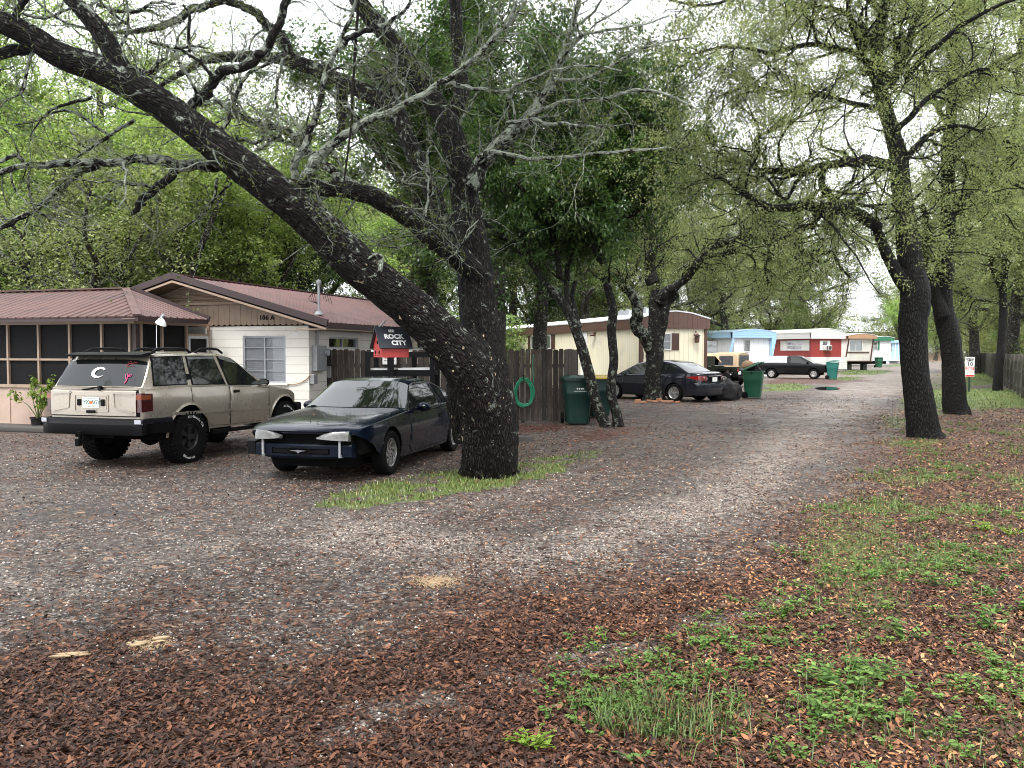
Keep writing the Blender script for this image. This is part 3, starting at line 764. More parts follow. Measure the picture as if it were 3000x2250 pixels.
# ------------------------------------------------------------------ branch engine (vectorised)
def spline(pts, k):
 """Catmull-Rom through pts (n,d) resampled with k points per span"""
 pts = np.asarray(pts, float)
 p = np.vstack([2 * pts[0] - pts[1], pts, 2 * pts[-1] - pts[-2]])
 out = []
 for i in range(1, len(p) - 2):
  for t in np.arange(k) / k:
   out.append(0.5 * ((2 * p[i]) + (-p[i - 1] + p[i + 1]) * t + (2 * p[i - 1] - 5 * p[i] + 4 * p[i + 1] - p[i + 2]) * t * t
    + (-p[i - 1] + 3 * p[i] - 3 * p[i + 1] + p[i + 2]) * t ** 3))
 out.append(pts[-1])
 return np.array(out)
class Tree:
 def __init__(self, seed):
  self.rs = np.random.RandomState(seed)
  self.V, self.Q, self.BK, self.LI, self.off = [], [], [], [], 0
 def tubes(self, Pts, R, n, lich=0.0, rough=0.0, ridges=0):
  """Pts (T,K,3), R (T,K)"""
  T, K, _ = Pts.shape
  d = np.empty_like(Pts); d[:, 1:-1] = Pts[:, 2:] - Pts[:, :-2]; d[:, 0] = Pts[:, 1] - Pts[:, 0]; d[:, -1] = Pts[:, -1] - Pts[:, -2]
  d /= np.linalg.norm(d, axis=2, keepdims=True) + 1e-9
  S = np.empty_like(Pts)
  ref = np.where(np.abs(d[:, 0, 2:3]) < 0.9, np.array([[0, 0, 1.0]]), np.array([[1.0, 0, 0]]))
  s = np.cross(d[:, 0], ref); s /= np.linalg.norm(s, axis=1, keepdims=True) + 1e-9
  S[:, 0] = s
  for k in range(1, K):
   s = s - d[:, k] * (s * d[:, k]).sum(1, keepdims=True)
   s /= np.linalg.norm(s, axis=1, keepdims=True) + 1e-9
   S[:, k] = s
  U = np.cross(d, S)
  an = np.arange(n) * 2 * np.pi / n
  seg = np.linalg.norm(np.diff(Pts, axis=1), axis=2)
  ln = np.concatenate([np.zeros((T, 1)), np.cumsum(seg, 1)], 1)
  rr = np.repeat(R[:, :, None], n, 2)
  if ridges or rough:
   a2 = an[None, None, :]; l2 = ln[:, :, None]
   ph = self.rs.rand(6) * 6.28
   w = np.sin(3 * a2 + ph[0] + l2 * 0.9) * 0.35 + np.sin(2 * a2 + ph[1] - l2 * 0.6) * 0.4 + np.sin(5 * a2 + ph[2] + l2 * 2.1) * 0.25
   rr = rr * (1 + rough * w)
   if ridges:
    rr = rr * (1 + 0.034 * np.sin(ridges * a2 + 1.8 * np.sin(l2 * 7 + ph[3]) + 1.3 * np.sin(2 * a2 + l2 * 3)) + 0.012 * self.rs.randn(T, K, n))
  V = Pts[:, :, None, :] + S[:, :, None, :] * (rr * np.cos(an))[..., None] + U[:, :, None, :] * (rr * np.sin(an))[..., None]
  r0 = R[:, :, None] * np.ones(n)
  rnd = self.rs.rand(T, 1, 1) * 40
  BK = np.stack([r0 * np.cos(an) + rnd, r0 * np.sin(an) + 0 * rnd, np.repeat(ln[:, :, None], n, 2) + rnd], -1)
  i = (np.arange(T)[:, None, None] * K * n + np.arange(K - 1)[None, :, None] * n)
  a = i + np.arange(n)[None, None, :]; b = i + ((np.arange(n) + 1) % n)[None, None, :]
  Q = np.stack([a, b, b + n, a + n], -1).reshape(-1, 4) + self.off
  self.V.append(V.reshape(-1, 3)); self.Q.append(Q); self.BK.append(BK.reshape(-1, 3))
  self.LI.append(np.full(T * K * n, lich)); self.off += T * K * n
 def limb(self, pts, rad, k=6, n=14, lich=0.0, jit=0.0, rough=0.06, ridges=0):
  """pts list of 3D, rad list; returns (P,R) single tube"""
  a = spline(np.column_stack([np.array([tuple(p) for p in pts]), np.array(rad)]), k)
  Pp, R = a[:, :3], np.maximum(a[:, 3], 0.004)
  if jit:
   nz = self.rs.randn(len(Pp), 3) * jit * R[:, None]
   nz[0] = 0; nz[-1] = 0
   nz[1:-1] = (nz[1:-1] + nz[2:] + nz[:-2]) / 2
   Pp = Pp + nz
  self.tubes(Pp[None], R[None], n, lich, rough, ridges)
  return (Pp, R)
 def spawn(self, parents, count, lr, K, ratio, n, tmin=0.1, tmax=1.0, ang=(0.5, 1.2), up=0.1, wig=0.25, rmax=1.0, rend=0.3, lich=0.0, draw=True, bias=None, flat=None):
  """parents list of (P,R); returns list of (P,R)"""
  rs = self.rs
  segs = []
  A, B, RA, W, D = [], [], [], [], []
  for Pp, R in parents:
   k0, k1 = int(tmin * (len(Pp) - 1)), max(int(tmax * (len(Pp) - 1)), int(tmin * (len(Pp) - 1)) + 1)
   A.append(Pp[k0:k1]); B.append(Pp[k0 + 1:k1 + 1]); RA.append(R[k0:k1])
  A = np.concatenate(A); B = np.concatenate(B); RA = np.concatenate(RA)
  w = np.linalg.norm(B - A, axis=1)
  if bias is not None: w = w * bias(A)
  w = w / w.sum()
  idx = rs.choice(len(A), count, p=w)
  t = rs.rand(count, 1)
  p = A[idx] * (1 - t) + B[idx] * t
  dd = B[idx] - A[idx]; dd /= np.linalg.norm(dd, axis=1, keepdims=True) + 1e-9
  rv = rs.randn(count, 3); rv -= dd * (rv * dd).sum(1, keepdims=True); rv /= np.linalg.norm(rv, axis=1, keepdims=True)
  an = ang[0] + (ang[1] - ang[0]) * rs.rand(count, 1)
  d = dd * np.cos(an) + rv * np.sin(an); d[:, 2] += up
  d /= np.linalg.norm(d, axis=1, keepdims=True)
  ln = lr[0] + (lr[1] - lr[0]) * rs.rand(count) ** 1.3
  r0 = np.minimum(RA[idx] * ratio, rmax) * (0.6 + 0.5 * rs.rand(count))
  st = (ln / (K - 1))[:, None]
  Pp = np.empty((count, K, 3)); Pp[:, 0] = p
  for k in range(1, K):
   Pp[:, k] = Pp[:, k - 1] + d * st
   d = d + rs.randn(count, 3) * wig; d[:, 2] += up * 0.4
   if flat: d[:, 2] *= flat
   d /= np.linalg.norm(d, axis=1, keepdims=True)
  R = r0[:, None] * np.linspace(1, rend, K)[None]
  if draw: self.tubes(Pp, R, n, lich)
  return [(Pp[i], R[i]) for i in range(count)]
 def wood(self, name, mat, parent=None):
  me = npmesh(name, np.concatenate(self.V), np.concatenate(self.Q))
  setattr_v(me, "bk", np.concatenate(self.BK)); setattr_f(me, "lich", np.concatenate(self.LI))
  return obj(name, me, mat, parent)
def leaf_cloud(rs, twigs, count, size, spread=0.06, asp=0.42, droop=0.3, nv=1, origin=None, tmin=0.2):
 """diamond shaped folded leaves along twigs; returns mesh data"""
 Pp = np.stack([t[0] for t in twigs]); T, K, _ = Pp.shape
 i = rs.randint(0, T, count); u = (tmin + (1 - tmin) * rs.rand(count)) * (K - 1)
 k = np.minimum(u.astype(int), K - 2); f = (u - k)[:, None]
 pos = Pp[i, k] * (1 - f) + Pp[i, k + 1] * f + rs.randn(count, 3) * spread
 return leaf_mesh(rs, pos, size, asp, droop)
def leaf_mesh(rs, pos, size, asp=0.42, droop=0.3):
 count = len(pos)
 s = size[0] + (size[1] - size[0]) * rs.rand(count)
 R = eulers((rs.rand(count) - .5) * 1.5, (rs.rand(count) - .5 + droop) * 1.5, rs.rand(count) * 6.283)
 base = np.array([(0, 0, 0), (0.5, asp / 2, 0.07), (1, 0, -0.04), (0.5, -asp / 2, 0.07)])
 V = np.einsum('nij,kj->nki', R, base) * s[:, None, None] + pos[:, None, :]
 Q = (np.arange(count) * 4)[:, None] + np.arange(4)
 me = npmesh("leaves", V.reshape(-1, 3), Q, smooth=False)
 setattr_f(me, "r", np.repeat(rs.rand(count), 4))
 return me
def Z1(x, y): return (x * 0.678, y * 0.678)
def Z2(x, y): return (1300 + x * 0.7685, y * 0.7685)
def Z3(x, y): return (1400 + x * 0.4069, 850 + y * 0.4069)
def Z4(x, y): return (2100 + x * 0.4069, 900 + y * 0.4069)
def PL(zf, pts, Y0, Y1=None):
 """polyline of pixel points (through zoom mapping zf) with depth running Y0..Y1 and radius in mapped pixels -> (points, radii)"""
 Y1 = Y0 if Y1 is None else Y1
 sc = 1.0 if zf is None else (zf(1, 0)[0] - zf(0, 0)[0])
 out, rad = [], []
 n = len(pts)
 for i, (x, y, r) in enumerate(pts):
  Y = Y0 + (Y1 - Y0) * i / max(1, n - 1)
  px, py = (x, y) if zf is None else zf(x, y)
  out.append(P(px, py, Y)); rad.append(RAD(r * sc, Y))
 return out, rad
def main_oak():
 bark = bark_mat("oak_bark", (0.008, 0.0065, 0.0058), (0.028, 0.022, 0.019), furrow=1.1, patch=(0.52, 0.42, 0.28), lich_bias=-.01)
 t = Tree(101)
 YB = 11.75
 root = empty("oak_tree", G(1430, 1385))
 tag(root, "huge leaning live oak with black furrowed bark, forked low beside the dark blue coupe", "tree")
 inv = Vector(G(1430, 1385))
 limbs = []
 def add(zf, pts, Y0, Y1=None, **k):
  p, r = PL(zf, pts, Y0, Y1)
  lm = t.limb(p, r, **k); limbs.append(lm); return lm
 lean = add(None, [(x, y, r * (1 if y > 1300 else .9)) for x, y, r in [(1424, 1402, 84), (1425, 1378, 75), (1423, 1330, 70), (1418, 1250, 72), (1402, 1170, 74), (1372, 1095, 73), (1314, 1010, 70), (1236, 928, 67), (1152, 858, 63),
  (1040, 768, 62), (949, 678, 59), (870, 610, 55), (790, 545, 56), (690, 470, 53), (590, 392, 50), (490, 318, 48), (407, 265, 48), (292, 205, 44), (180, 165, 41),
  (90, 108, 38), (0, 62, 36), (-140, 5, 33), (-300, -80, 28)]], YB, 8.8, k=7, n=44, rough=0.07, ridges=17, lich=.18)
 vert = add(None, [(1452, 1385, 62), (1452, 1300, 66), (1447, 1200, 67), (1428, 1110, 64), (1410, 1000, 58), (1400, 900, 55), (1392, 800, 52), (1380, 690, 46), (1362, 580, 41), (1345, 480, 38), (1322, 395, 37), (1300, 345, 33)],
  YB + .02, YB + 0.9, k=7, n=36, rough=0.045, ridges=15)
 add(None, [(1395, 1290, 64), (1385, 1180, 76), (1384, 1100, 80), (1360, 1040, 76), (1330, 1000, 68)], YB + .12, YB, k=5, n=36, rough=.05, ridges=15)
 for (x, y, r0) in ((1356, 1388, 22), (1385, 1399, 25), (1440, 1402, 26), (1486, 1397, 24), (1514, 1386, 20)):
  g = G(x, y)
  t.limb([tuple(g - Vector((0, 0, .03))), tuple(g * 0.62 + Vector(G(1430, 1385)) * 0.38 + Vector((0, 0, .12))), tuple(P(1430 + (x - 1430) * 0.42, 1290, YB))], [RAD(r0 * .7, YB), RAD(r0, YB), RAD(r0 * 1.05, YB)], k=5, n=12, rough=.1)
 add(Z1, [(1925, 520, 44), (1850, 405, 44), (1750, 270, 42), (1680, 160, 38), (1560, 20, 34), (1500, -80, 30)], YB + .9, YB + 1.4, n=20, ridges=9, jit=.08)
 add(Z1, [(1930, 540, 38), (1985, 430, 34), (1988, 300, 30), (1975, 150, 27), (1968, 0, 25), (1960, -100, 22)], YB + .9, YB + 1.8, n=18, ridges=9, jit=.08)
 add(Z1, [(2075, 1200, 44), (1990, 1120, 50), (1900, 1040, 48), (1800, 970, 44), (1700, 895, 42), (1600, 845, 40), (1500, 822, 36), (1420, 815, 34), (1335, 812, 34), (1240, 800, 30)], YB + .3, YB - .9, n=22, ridges=9, jit=.08)
 add(Z1, [(1560, 830, 30), (1480, 775, 22), (1400, 715, 20), (1310, 640, 18), (1230, 575, 17), (1150, 540, 16), (1040, 500, 14), (930, 435, 10)], YB + .3, YB + .6, n=12, lich=.8, jit=.3)
 add(Z1, [(2080, 1250, 34), (2010, 1160, 38), (1930, 980, 37), (1870, 840, 35), (1800, 690, 35), (1730, 520, 38), (1620, 420, 37), (1520, 370, 33), (1430, 335, 32), (1340, 290, 30), (1250, 262, 24), (1150, 250, 22), (1000, 245, 22), (880, 262, 18), (760, 330, 12), (640, 400, 7)],
  YB + .7, YB + 1.9, n=20, lich=.35, ridges=9, jit=.1)
 add(Z1, [(1790, 690, 30), (1745, 540, 30), (1710, 380, 27), (1690, 300, 24), (1640, 330, 14), (1590, 300, 12)], YB + 1.2, YB + 1.7, n=12, lich=.7, jit=.2)
 add(Z1, [(1480, 390, 26), (1475, 470, 24), (1478, 540, 17), (1462, 580, 8)], YB + 1.6, YB + 1.4, n=12, jit=.2)
 add(Z1, [(1290, 275, 22), (1240, 200, 24), (1160, 120, 22), (1080, 40, 18), (980, 8, 16), (880, 22, 17), (800, 60, 17), (720, 105, 15), (600, 130, 11), (480, 140, 6)], YB + 1.7, YB + 1.4, n=12, lich=.4, jit=.3)
 add(Z1, [(2045, 800, 40), (2085, 700, 34), (2140, 640, 30), (2212, 575, 28)], YB + .4, YB + .2, n=16, lich=.6, jit=.1)
 add(Z2, [(150, 610, 24), (240, 525, 26), (310, 465, 24), (375, 380, 20), (425, 290, 17), (455, 200, 14), (490, 90, 11), (520, -20, 9), (540, -90, 6)], YB + .2, YB + .2, n=12, lich=.9, jit=.2)
 add(Z1, [(545, 330, 50), (500, 250, 42), (450, 165, 40), (400, 90, 37), (320, 10, 32), (250, -70, 28)], 9.6, 9.4, n=20, ridges=9, lich=.2, jit=.06)
 add(Z1, [(800, 505, 26), (838, 450, 22), (890, 415, 21), (915, 350, 20), (960, 312, 20), (1050, 285, 18), (1130, 235, 20), (1165, 180, 19), (1200, 100, 18), (1235, 20, 17), (1270, -80, 14)], 10.5, 10.1, n=14, lich=.5, jit=.3)
 add(Z1, [(1010, 700, 24), (915, 725, 22), (850, 712, 24), (770, 715, 26), (700, 692, 22), (600, 688, 18), (500, 706, 17), (400, 700, 16), (290, 704, 16), (180, 712, 14), (100, 720, 13), (0, 745, 12), (-120, 770, 9)], 10.3, 9.4, n=14, lich=.9, jit=.2)
 add(Z1, [(760, 735, 18), (730, 770, 18), (660, 820, 17), (610, 865, 15), (592, 900, 12), (575, 930, 7)], 10.1, 10.0, n=12, lich=.3, jit=.2)
 add(Z1, [(590, 870, 8), (620, 885, 7), (632, 878, 4)], 10.0, 10.0, n=8)
 add(Z1, [(430, 715, 14), (350, 745, 13), (280, 800, 13), (220, 850, 12), (150, 905, 12), (70, 950, 11), (0, 985, 10), (-90, 1020, 8)], 9.9, 9.6, n=10, lich=.7, jit=.25)
 add(Z1, [(100, 722, 8), (95, 690, 10), (60, 672, 10), (0, 700, 8)], 9.6, 9.5, n=8, lich=.9)
 add(Z1, [(1295, 800, 20), (1350, 740, 22), (1385, 680, 21), (1450, 610, 19), (1530, 555, 17), (1640, 500, 15), (1740, 455, 14), (1840, 395, 13), (1930, 345, 12), (2010, 285, 11), (2100, 200, 10), (2180, 110, 9), (2230, 20, 7)], 10.9, 10.2, n=12, lich=1.1, jit=.3)
 add(Z1, [(1275, 780, 18), (1270, 710, 17), (1315, 640, 16), (1345, 560, 15), (1372, 470, 14), (1392, 380, 13), (1420, 290, 12), (1460, 200, 11), (1505, 110, 9), (1535, 20, 7), (1550, -60, 5)], 10.9, 10.5, n=10, lich=.9, jit=.3)
 add(Z1, [(1460, 215, 11), (1500, 170, 13), (1580, 135, 12), (1660, 105, 10), (1730, 60, 8), (1770, 10, 6), (1800, -50, 5)], 10.6, 10.4, n=8, lich=.6, jit=.3)
 add(Z1, [(60, 95, 16), (80, 40, 14), (110, 0, 12), (150, -60, 10)], 9.1, 9.0, n=10, lich=.2)
 add(Z1, [(190, 185, 24), (110, 215, 22), (60, 215, 24), (0, 235, 22), (-90, 250, 18)], 9.3, 9.2, n=12, lich=.2)
 add(Z1, [(820, 250, 6), (815, 150, 7), (818, 60, 7), (790, 20, 5)], 10.3, 10.1, n=6, lich=.5)
 add(Z1, [(915, 330, 10), (870, 270, 8), (800, 225, 7), (760, 205, 5)], 10.3, 10.2, n=6, lich=.5)
 add(Z1, [(940, 770, 7), (930, 840, 6), (890, 910, 5), (830, 960, 4), (770, 1000, 3)], 10.6, 10.6, n=6, lich=.7, jit=.3)
 add(Z1, [(1000, 790, 6), (950, 840, 5), (900, 890, 4), (860, 960, 3)], 10.6, 10.4, n=6, lich=.7, jit=.3)
 add(Z1, [(580, 515, 9), (500, 570, 8), (420, 620, 7), (330, 680, 5), (250, 720, 3)], 10.0, 9.8, n=6, lich=.7, jit=.3)
 add(Z1, [(470, 580, 6), (410, 545, 7), (330, 490, 6), (240, 480, 5), (160, 520, 4), (60, 540, 3)], 9.9, 9.7, n=6, lich=.8, jit=.3)
 add(Z1, [(400, 420, 8), (320, 440, 7), (250, 460, 6), (190, 500, 4), (130, 590, 3)], 9.8, 9.6, n=6, lich=.5, jit=.3)
 add(Z1, [(1990, 880, 6), (1930, 960, 5), (1860, 1005, 4), (1780, 1020, 3), (1710, 1030, 2)], 11.3, 11.1, n=5, lich=.6)
 for pts in ([(180, 575, 8), (300, 595, 8), (420, 600, 7), (560, 588, 7), (700, 575, 6), (850, 562, 4)],
  [(240, 470, 9), (330, 462, 8), (420, 470, 7), (520, 480, 6), (600, 488, 5)],
  [(330, 440, 9), (450, 390, 8), (560, 378, 8), (650, 370, 7), (720, 345, 6), (830, 350, 5), (980, 420, 3)],
  [(0, 318, 9), (90, 240, 8), (160, 180, 7), (230, 110, 6), (290, 40, 5), (330, -20, 4)],
  [(10, 318, 8), (80, 328, 8), (170, 345, 7), (250, 340, 7), (330, 300, 6), (430, 265, 5), (560, 250, 4), (680, 270, 3)],
  [(460, 180, 7), (540, 130, 6), (640, 110, 5), (760, 95, 4), (860, 60, 3)],
  [(420, 300, 7), (540, 300, 6), (700, 215, 5), (840, 160, 4), (960, 140, 3)],
  [(470, 130, 6), (560, 60, 5), (600, 0, 4), (650, -60, 3)]):
  add(Z2, pts, 11.4, 10.6, n=8, lich=1.2, jit=.5)
 for (x0, y0, x1, y1, r) in ((100, 60, 380, 30, 7), (380, 50, 560, 110, 7), (420, 20, 700, 70, 8), (560, 50, 760, 20, 7), (430, 0, 600, 190, 6), (650, 180, 900, 210, 8), (560, 290, 720, 250, 12),
  (960, 570, 1180, 270, 10), (1020, 590, 1250, 620, 9), (1100, 650, 1260, 560, 8), (730, 460, 900, 440, 7), (1060, 260, 1035, 480, 6), (1220, 250, 1205, 560, 6), (300, 560, 420, 660, 5)):
  xm, ym = (x0 + x1) / 2 + t.rs.randn() * 25, (y0 + y1) / 2 + t.rs.randn() * 25
  add(Z1, [(x0, y0, r), ((x0 + xm) / 2, (y0 + ym) / 2 + 12, r), (xm, ym, r * .9), ((x1 + xm) / 2, (y1 + ym) / 2 - 12, r * .7), (x1, y1, r * .4)], 11.0 + t.rs.rand() * 1.5, None, n=7, lich=.8, jit=.5)
 high = lambda A: np.where(A[:, 2] > 2.9, 1.0, 0.0) * (1 + 0 * A[:, 0])
 hi = []  # boughs added above the view so the car glass mirrors foliage
 rs0 = np.random.RandomState(55)
 for (x1, y1, z1) in ((-3.6, 12.6, 10.4), (-.4, 15.0, 11.4), (2.8, 13.6, 10.8), (-6.2, 9.6, 9.2), (-3.0, 8.2, 8.6), (-4.6, 16.2, 11.6), (2.4, 9.4, 9.6), (-6.6, 13.0, 10.4), (-5.2, 6.8, 7.6), (-2.0, 17.0, 11.8), (0, 7.2, 8.4), (-5.4, 17.2, 10.8), (-7.6, 16.0, 11.0), (-4.4, 19.2, 12.0), (-6.6, 19.6, 12.4)):
  a = np.array((-.9 + .25 * (x1 + 1), 12.4, 7.7)) if x1 > -5 or y1 > 11 else np.array((-4.6, 9.6, 6.9)); b_ = np.array((x1, y1, z1)); hi.append(t.limb([tuple(a - np.array((0, 0, .1))), tuple(a * .6 + b_ * .4 + rs0.randn(3) * .25 + np.array((0, 0, .3))), tuple(b_)], [.10, .07, .03], k=6, n=8, lich=.4))
 h1 = t.spawn(hi, 240, (.8, 2.4), 8, .5, 4, up=.08, wig=.25, rmax=.03, draw=False); h1 = [q for q in h1 if ((q[0][:, 2] - 1.75) / np.maximum(q[0][:, 1], .1)).min() > .445]
 t.tubes(np.stack([q[0] for q in h1]), np.stack([q[1] for q in h1]), 4)
 h2 = t.spawn(h1, 2600, (.3, .9), 5, .5, 3, wig=.25, rmax=.01, draw=False)
 h2 = [q for q in h2 if ((q[0][:, 2] - 1.75) / np.maximum(q[0][:, 1], .1)).min() > .445]
 t.tubes(np.stack([q[0] for q in h2]), np.stack([q[1] for q in h2]), 3)
 l1 = t.spawn(limbs, 260, (0.5, 1.7), 9, 0.45, 6, ang=(.5, 1.35), up=0.05, wig=0.30, rmax=0.022, lich=1.0, bias=high)
 l2 = t.spawn(l1 + limbs, 1500, (0.25, 0.95), 7, 0.55, 4, up=0.02, wig=0.30, rmax=0.0085, lich=1.1, bias=high)
 l3 = t.spawn(l1 + l2, 9500, (0.10, 0.42), 5, 0.6, 3, up=0.02, wig=0.30, rmax=0.0042, lich=1.1)
 for i in range(len(t.V)): t.V[i] = t.V[i] - np.array(inv)
 t.wood("trunk", bark, root)
 rs = np.random.RandomState(5)
 me = leaf_cloud(rs, l3, 26000, (0.025, 0.055), spread=0.02)
 me2 = leaf_cloud(rs, h2, 80000, (0.06, 0.12), spread=0.05)
 co = np.empty(len(me.vertices) * 3, np.float32); me.vertices.foreach_get("co", co); co = co.reshape(-1, 3) - np.array(inv); me.vertices.foreach_set("co", co.ravel().astype(np.float32))
 co = np.empty(len(me2.vertices) * 3, np.float32); me2.vertices.foreach_get("co", co); me2.vertices.foreach_set("co", (co.reshape(-1, 3) - np.array(inv)).ravel().astype(np.float32))
 obj("crown", me, leafmat("oak_leaf", [(0.1, (0.05, 0.07, 0.018)), (0.5, (0.11, 0.14, 0.035)), (0.9, (0.20, 0.22, 0.07))], trans=.4), root)
 obj('upper_crown', me2, MATS['oak_leaf'], root)  # unseen leaves, added for the reflections in the car glass
 k = P(1085, 784, 10.40)
 mb = MB()
 q = Matrix.Rotation(math.radians(-38), 3, 'Y')
 rows = []
 for i in range(22):
  a = 2 * math.pi * i / 22; row = []
  for j in range(10):
   bb = 2 * math.pi * j / 10
   R_ = 0.135 + 0.02 * math.sin(3 * a) + 0.034 * math.cos(bb)
   row.append(q @ Vector((R_ * math.cos(a) * 1.25, -0.035 * math.sin(bb), R_ * math.sin(a) * .8)) + k)
  rows.append(row + [row[0]])
 rows.append(rows[0]); mb.grid(rows)
 me = mb.mesh("branch_collar", smooth=60, weld=True)
 me.transform(Matrix.Translation(-inv)); setattr_v(me, "bk", np.array([v.co[:] for v in me.vertices]) * 1.0); setattr_f(me, "lich", np.full(len(me.vertices), 0.9))
 obj("branch_collar", me, bark, root)
 mb = MB(); pts = [q @ Vector((0.13 * 1.1 * math.cos(a), 0, 0.10 * math.sin(a) * .8)) + k for a in np.arange(14) * 2 * math.pi / 14]
 mb.prism(pts, (0, 0.03, 0)); me = mb.mesh("hollow"); me.transform(Matrix.Translation(-inv))
 obj("hollow", me, simple("rot_wood", (0.06, 0.045, 0.03), rough=.9, var=.5, scale=14, bumps=.6), root)
# ------------------------------------------------------------------ slim dark trees by the fence, lichen oak, right hand oaks
def tree_thing(name, label, base, limbs_px, levels, leaves, bark, leafm, seed, group=None):
 """limbs_px: list of (zoom fn, pts, Y0, Y1, kw)"""
 t = Tree(seed); b = Vector(base)
 root = empty(name, b); tag(root, label, "tree", group)
 limbs = []
 for zf, pts, Y0, Y1, kw in limbs_px:
  p, r = PL(zf, pts, Y0, Y1); limbs.append(t.limb(p, r, **kw))
 cur = limbs; allb = [limbs]
 for lv in levels:
  src = lv.pop('src', -1)
  par = cur if src == -1 else sum((allb[i] for i in src), [])
  cur = t.spawn(par, **lv); allb.append(cur)
 for i in range(len(t.V)): t.V[i] = t.V[i] - np.array(b)
 t.wood("trunk", bark, root)
 rs = np.random.RandomState(seed + 1)
 me = leaf_cloud(rs, allb[-1], **leaves)
 co = np.empty(len(me.vertices) * 3, np.float32); me.vertices.foreach_get("co", co)
 me.vertices.foreach_set("co", (co.reshape(-1, 3) - np.array(b)).astype(np.float32).ravel())
 obj("crown", me, leafm, root)
 return root
def mid_trees():
 bark = bark_mat("lichen_bark", (0.012, 0.011, 0.010), (0.038, 0.033, 0.028), lichen=(0.22, 0.25, 0.20), furrow=.7, lich_bias=-0.06)
 barkg = bark_mat("grey_bark", (0.009, 0.0085, 0.008), (0.028, 0.026, 0.024), lichen=(0.25, 0.29, 0.22), furrow=.9, lich_bias=-0.05)
 dark_leaf = leafmat("laurel_leaf", [(0.1, (0.018, 0.042, 0.014)), (0.45, (0.048, 0.095, 0.028)), (0.75, (0.10, 0.165, 0.05)), (1.0, (0.25, 0.29, 0.11))], rough=.35, trans=.38, spec=.5)
 olive = leafmat("olive_leaf", [(0.05, (0.09, 0.115, 0.06)), (0.4, (0.19, 0.225, 0.12)), (0.75, (0.33, 0.345, 0.19)), (1.0, (0.50, 0.45, 0.27))], rough=.55, trans=.58)
 Y = G(1774, 1252).y
 up = lambda z0: (lambda A: np.where(A[:, 2] > z0, 1.0, 0.0))
 tree_thing("laurel_tree", "slim lichen spotted laurel leaning left in front of the green bins, torn bark scar", G(1776, 1254), [
  (Z3, [(925, 985, 44), (905, 940, 40), (850, 800, 38), (790, 560, 38), (730, 350, 36), (660, 180, 34), (590, 60, 30), (500, -30, 27)], Y, Y + .2, dict(n=16, lich=.7, k=6, ridges=7)),
  (Z2, [(395, 1100, 14), (340, 1010, 12), (270, 930, 11), (200, 880, 9), (120, 840, 7), (40, 830, 5)], Y + .2, Y + .1, dict(n=10, lich=.2, jit=.2)),
  (Z2, [(330, 1000, 11), (300, 880, 10), (310, 760, 9), (270, 640, 8), (260, 500, 6), (240, 360, 5)], Y + .2, Y + .4, dict(n=8, jit=.2)),
  (Z3, [(690, 250, 22), (655, 130, 22), (640, 20, 20), (640, -60, 18)], Y + .1, Y + .3, dict(n=10, lich=.5)),
  (Z2, [(440, 1060, 12), (430, 960, 10), (400, 850, 10), (380, 720, 9), (420, 600, 8), (400, 420, 6), (420, 250, 4)], Y + .3, Y + .8, dict(n=8, jit=.2)),
  (Z3, [(730, 270, 20), (700, 150, 20), (680, 50, 18), (700, -60, 16)], Y + .1, Y + .5, dict(n=10, lich=.5)),
  (Z2, [(470, 1070, 11), (480, 980, 10), (520, 880, 9), (500, 760, 8), (560, 640, 7), (540, 460, 5), (580, 300, 4)], Y + .5, Y + 1.2, dict(n=8, jit=.2))],
  [dict(count=60, lr=(0.8, 2.3), K=8, ratio=.5, n=6, up=.12, wig=.2, rmax=.03, bias=up(3.2)),
  dict(count=750, lr=(0.4, 1.25), K=6, ratio=.5, n=4, up=.0, wig=.25, rmax=.012, src=(0, 1), bias=up(3.6)),
  dict(count=4800, lr=(0.15, .55), K=4, ratio=.6, n=3, up=-.08, wig=.22, rmax=.005, src=(1, 2))],
  dict(count=50000, size=(0.08, 0.16), spread=0.05, asp=.36, droop=.35), bark, dark_leaf, 201, "slim laurels beside the fence")
 Y = G(1811, 1250).y
 tree_thing("laurel_tree", "slim upright laurel right of the leaning laurel, in red mulch", G(1811, 1252), [
  (Z3, [(1012, 985, 44), (1000, 900, 36), (960, 750, 34), (965, 620, 33), (978, 500, 32), (962, 300, 33), (972, 150, 32), (940, 0, 30), (915, -90, 28)], Y, Y + .3, dict(n=16, lich=.6, k=6, ridges=7)),
  (Z2, [(610, 1010, 14), (590, 930, 13), (620, 820, 12), (600, 700, 11), (640, 560, 9), (660, 420, 7), (680, 260, 5)], Y + .3, Y + .9, dict(n=8, jit=.2)),
  (Z2, [(595, 990, 12), (560, 930, 10), (520, 900, 9), (460, 860, 8), (440, 780, 6)], Y + .3, Y - .2, dict(n=8, jit=.2)),
  (Z2, [(590, 930, 11), (660, 850, 10), (740, 800, 9), (790, 700, 8), (800, 560, 6), (840, 430, 5)], Y + .4, Y + .4, dict(n=8, jit=.2))],
  [dict(count=55, lr=(0.8, 2.3), K=8, ratio=.5, n=6, up=.12, wig=.2, rmax=.03, bias=up(3.2)),
  dict(count=700, lr=(0.4, 1.25), K=6, ratio=.5, n=4, up=.0, wig=.25, rmax=.012, src=(0, 1), bias=up(3.6)),
  dict(count=4600, lr=(0.15, .55), K=4, ratio=.6, n=3, up=-.08, wig=.22, rmax=.005, src=(1, 2))],
  dict(count=50000, size=(0.08, 0.16), spread=0.05, asp=.36, droop=.35), bark, dark_leaf, 211, "slim laurels beside the fence")
 Y = G(1917, 1174).y
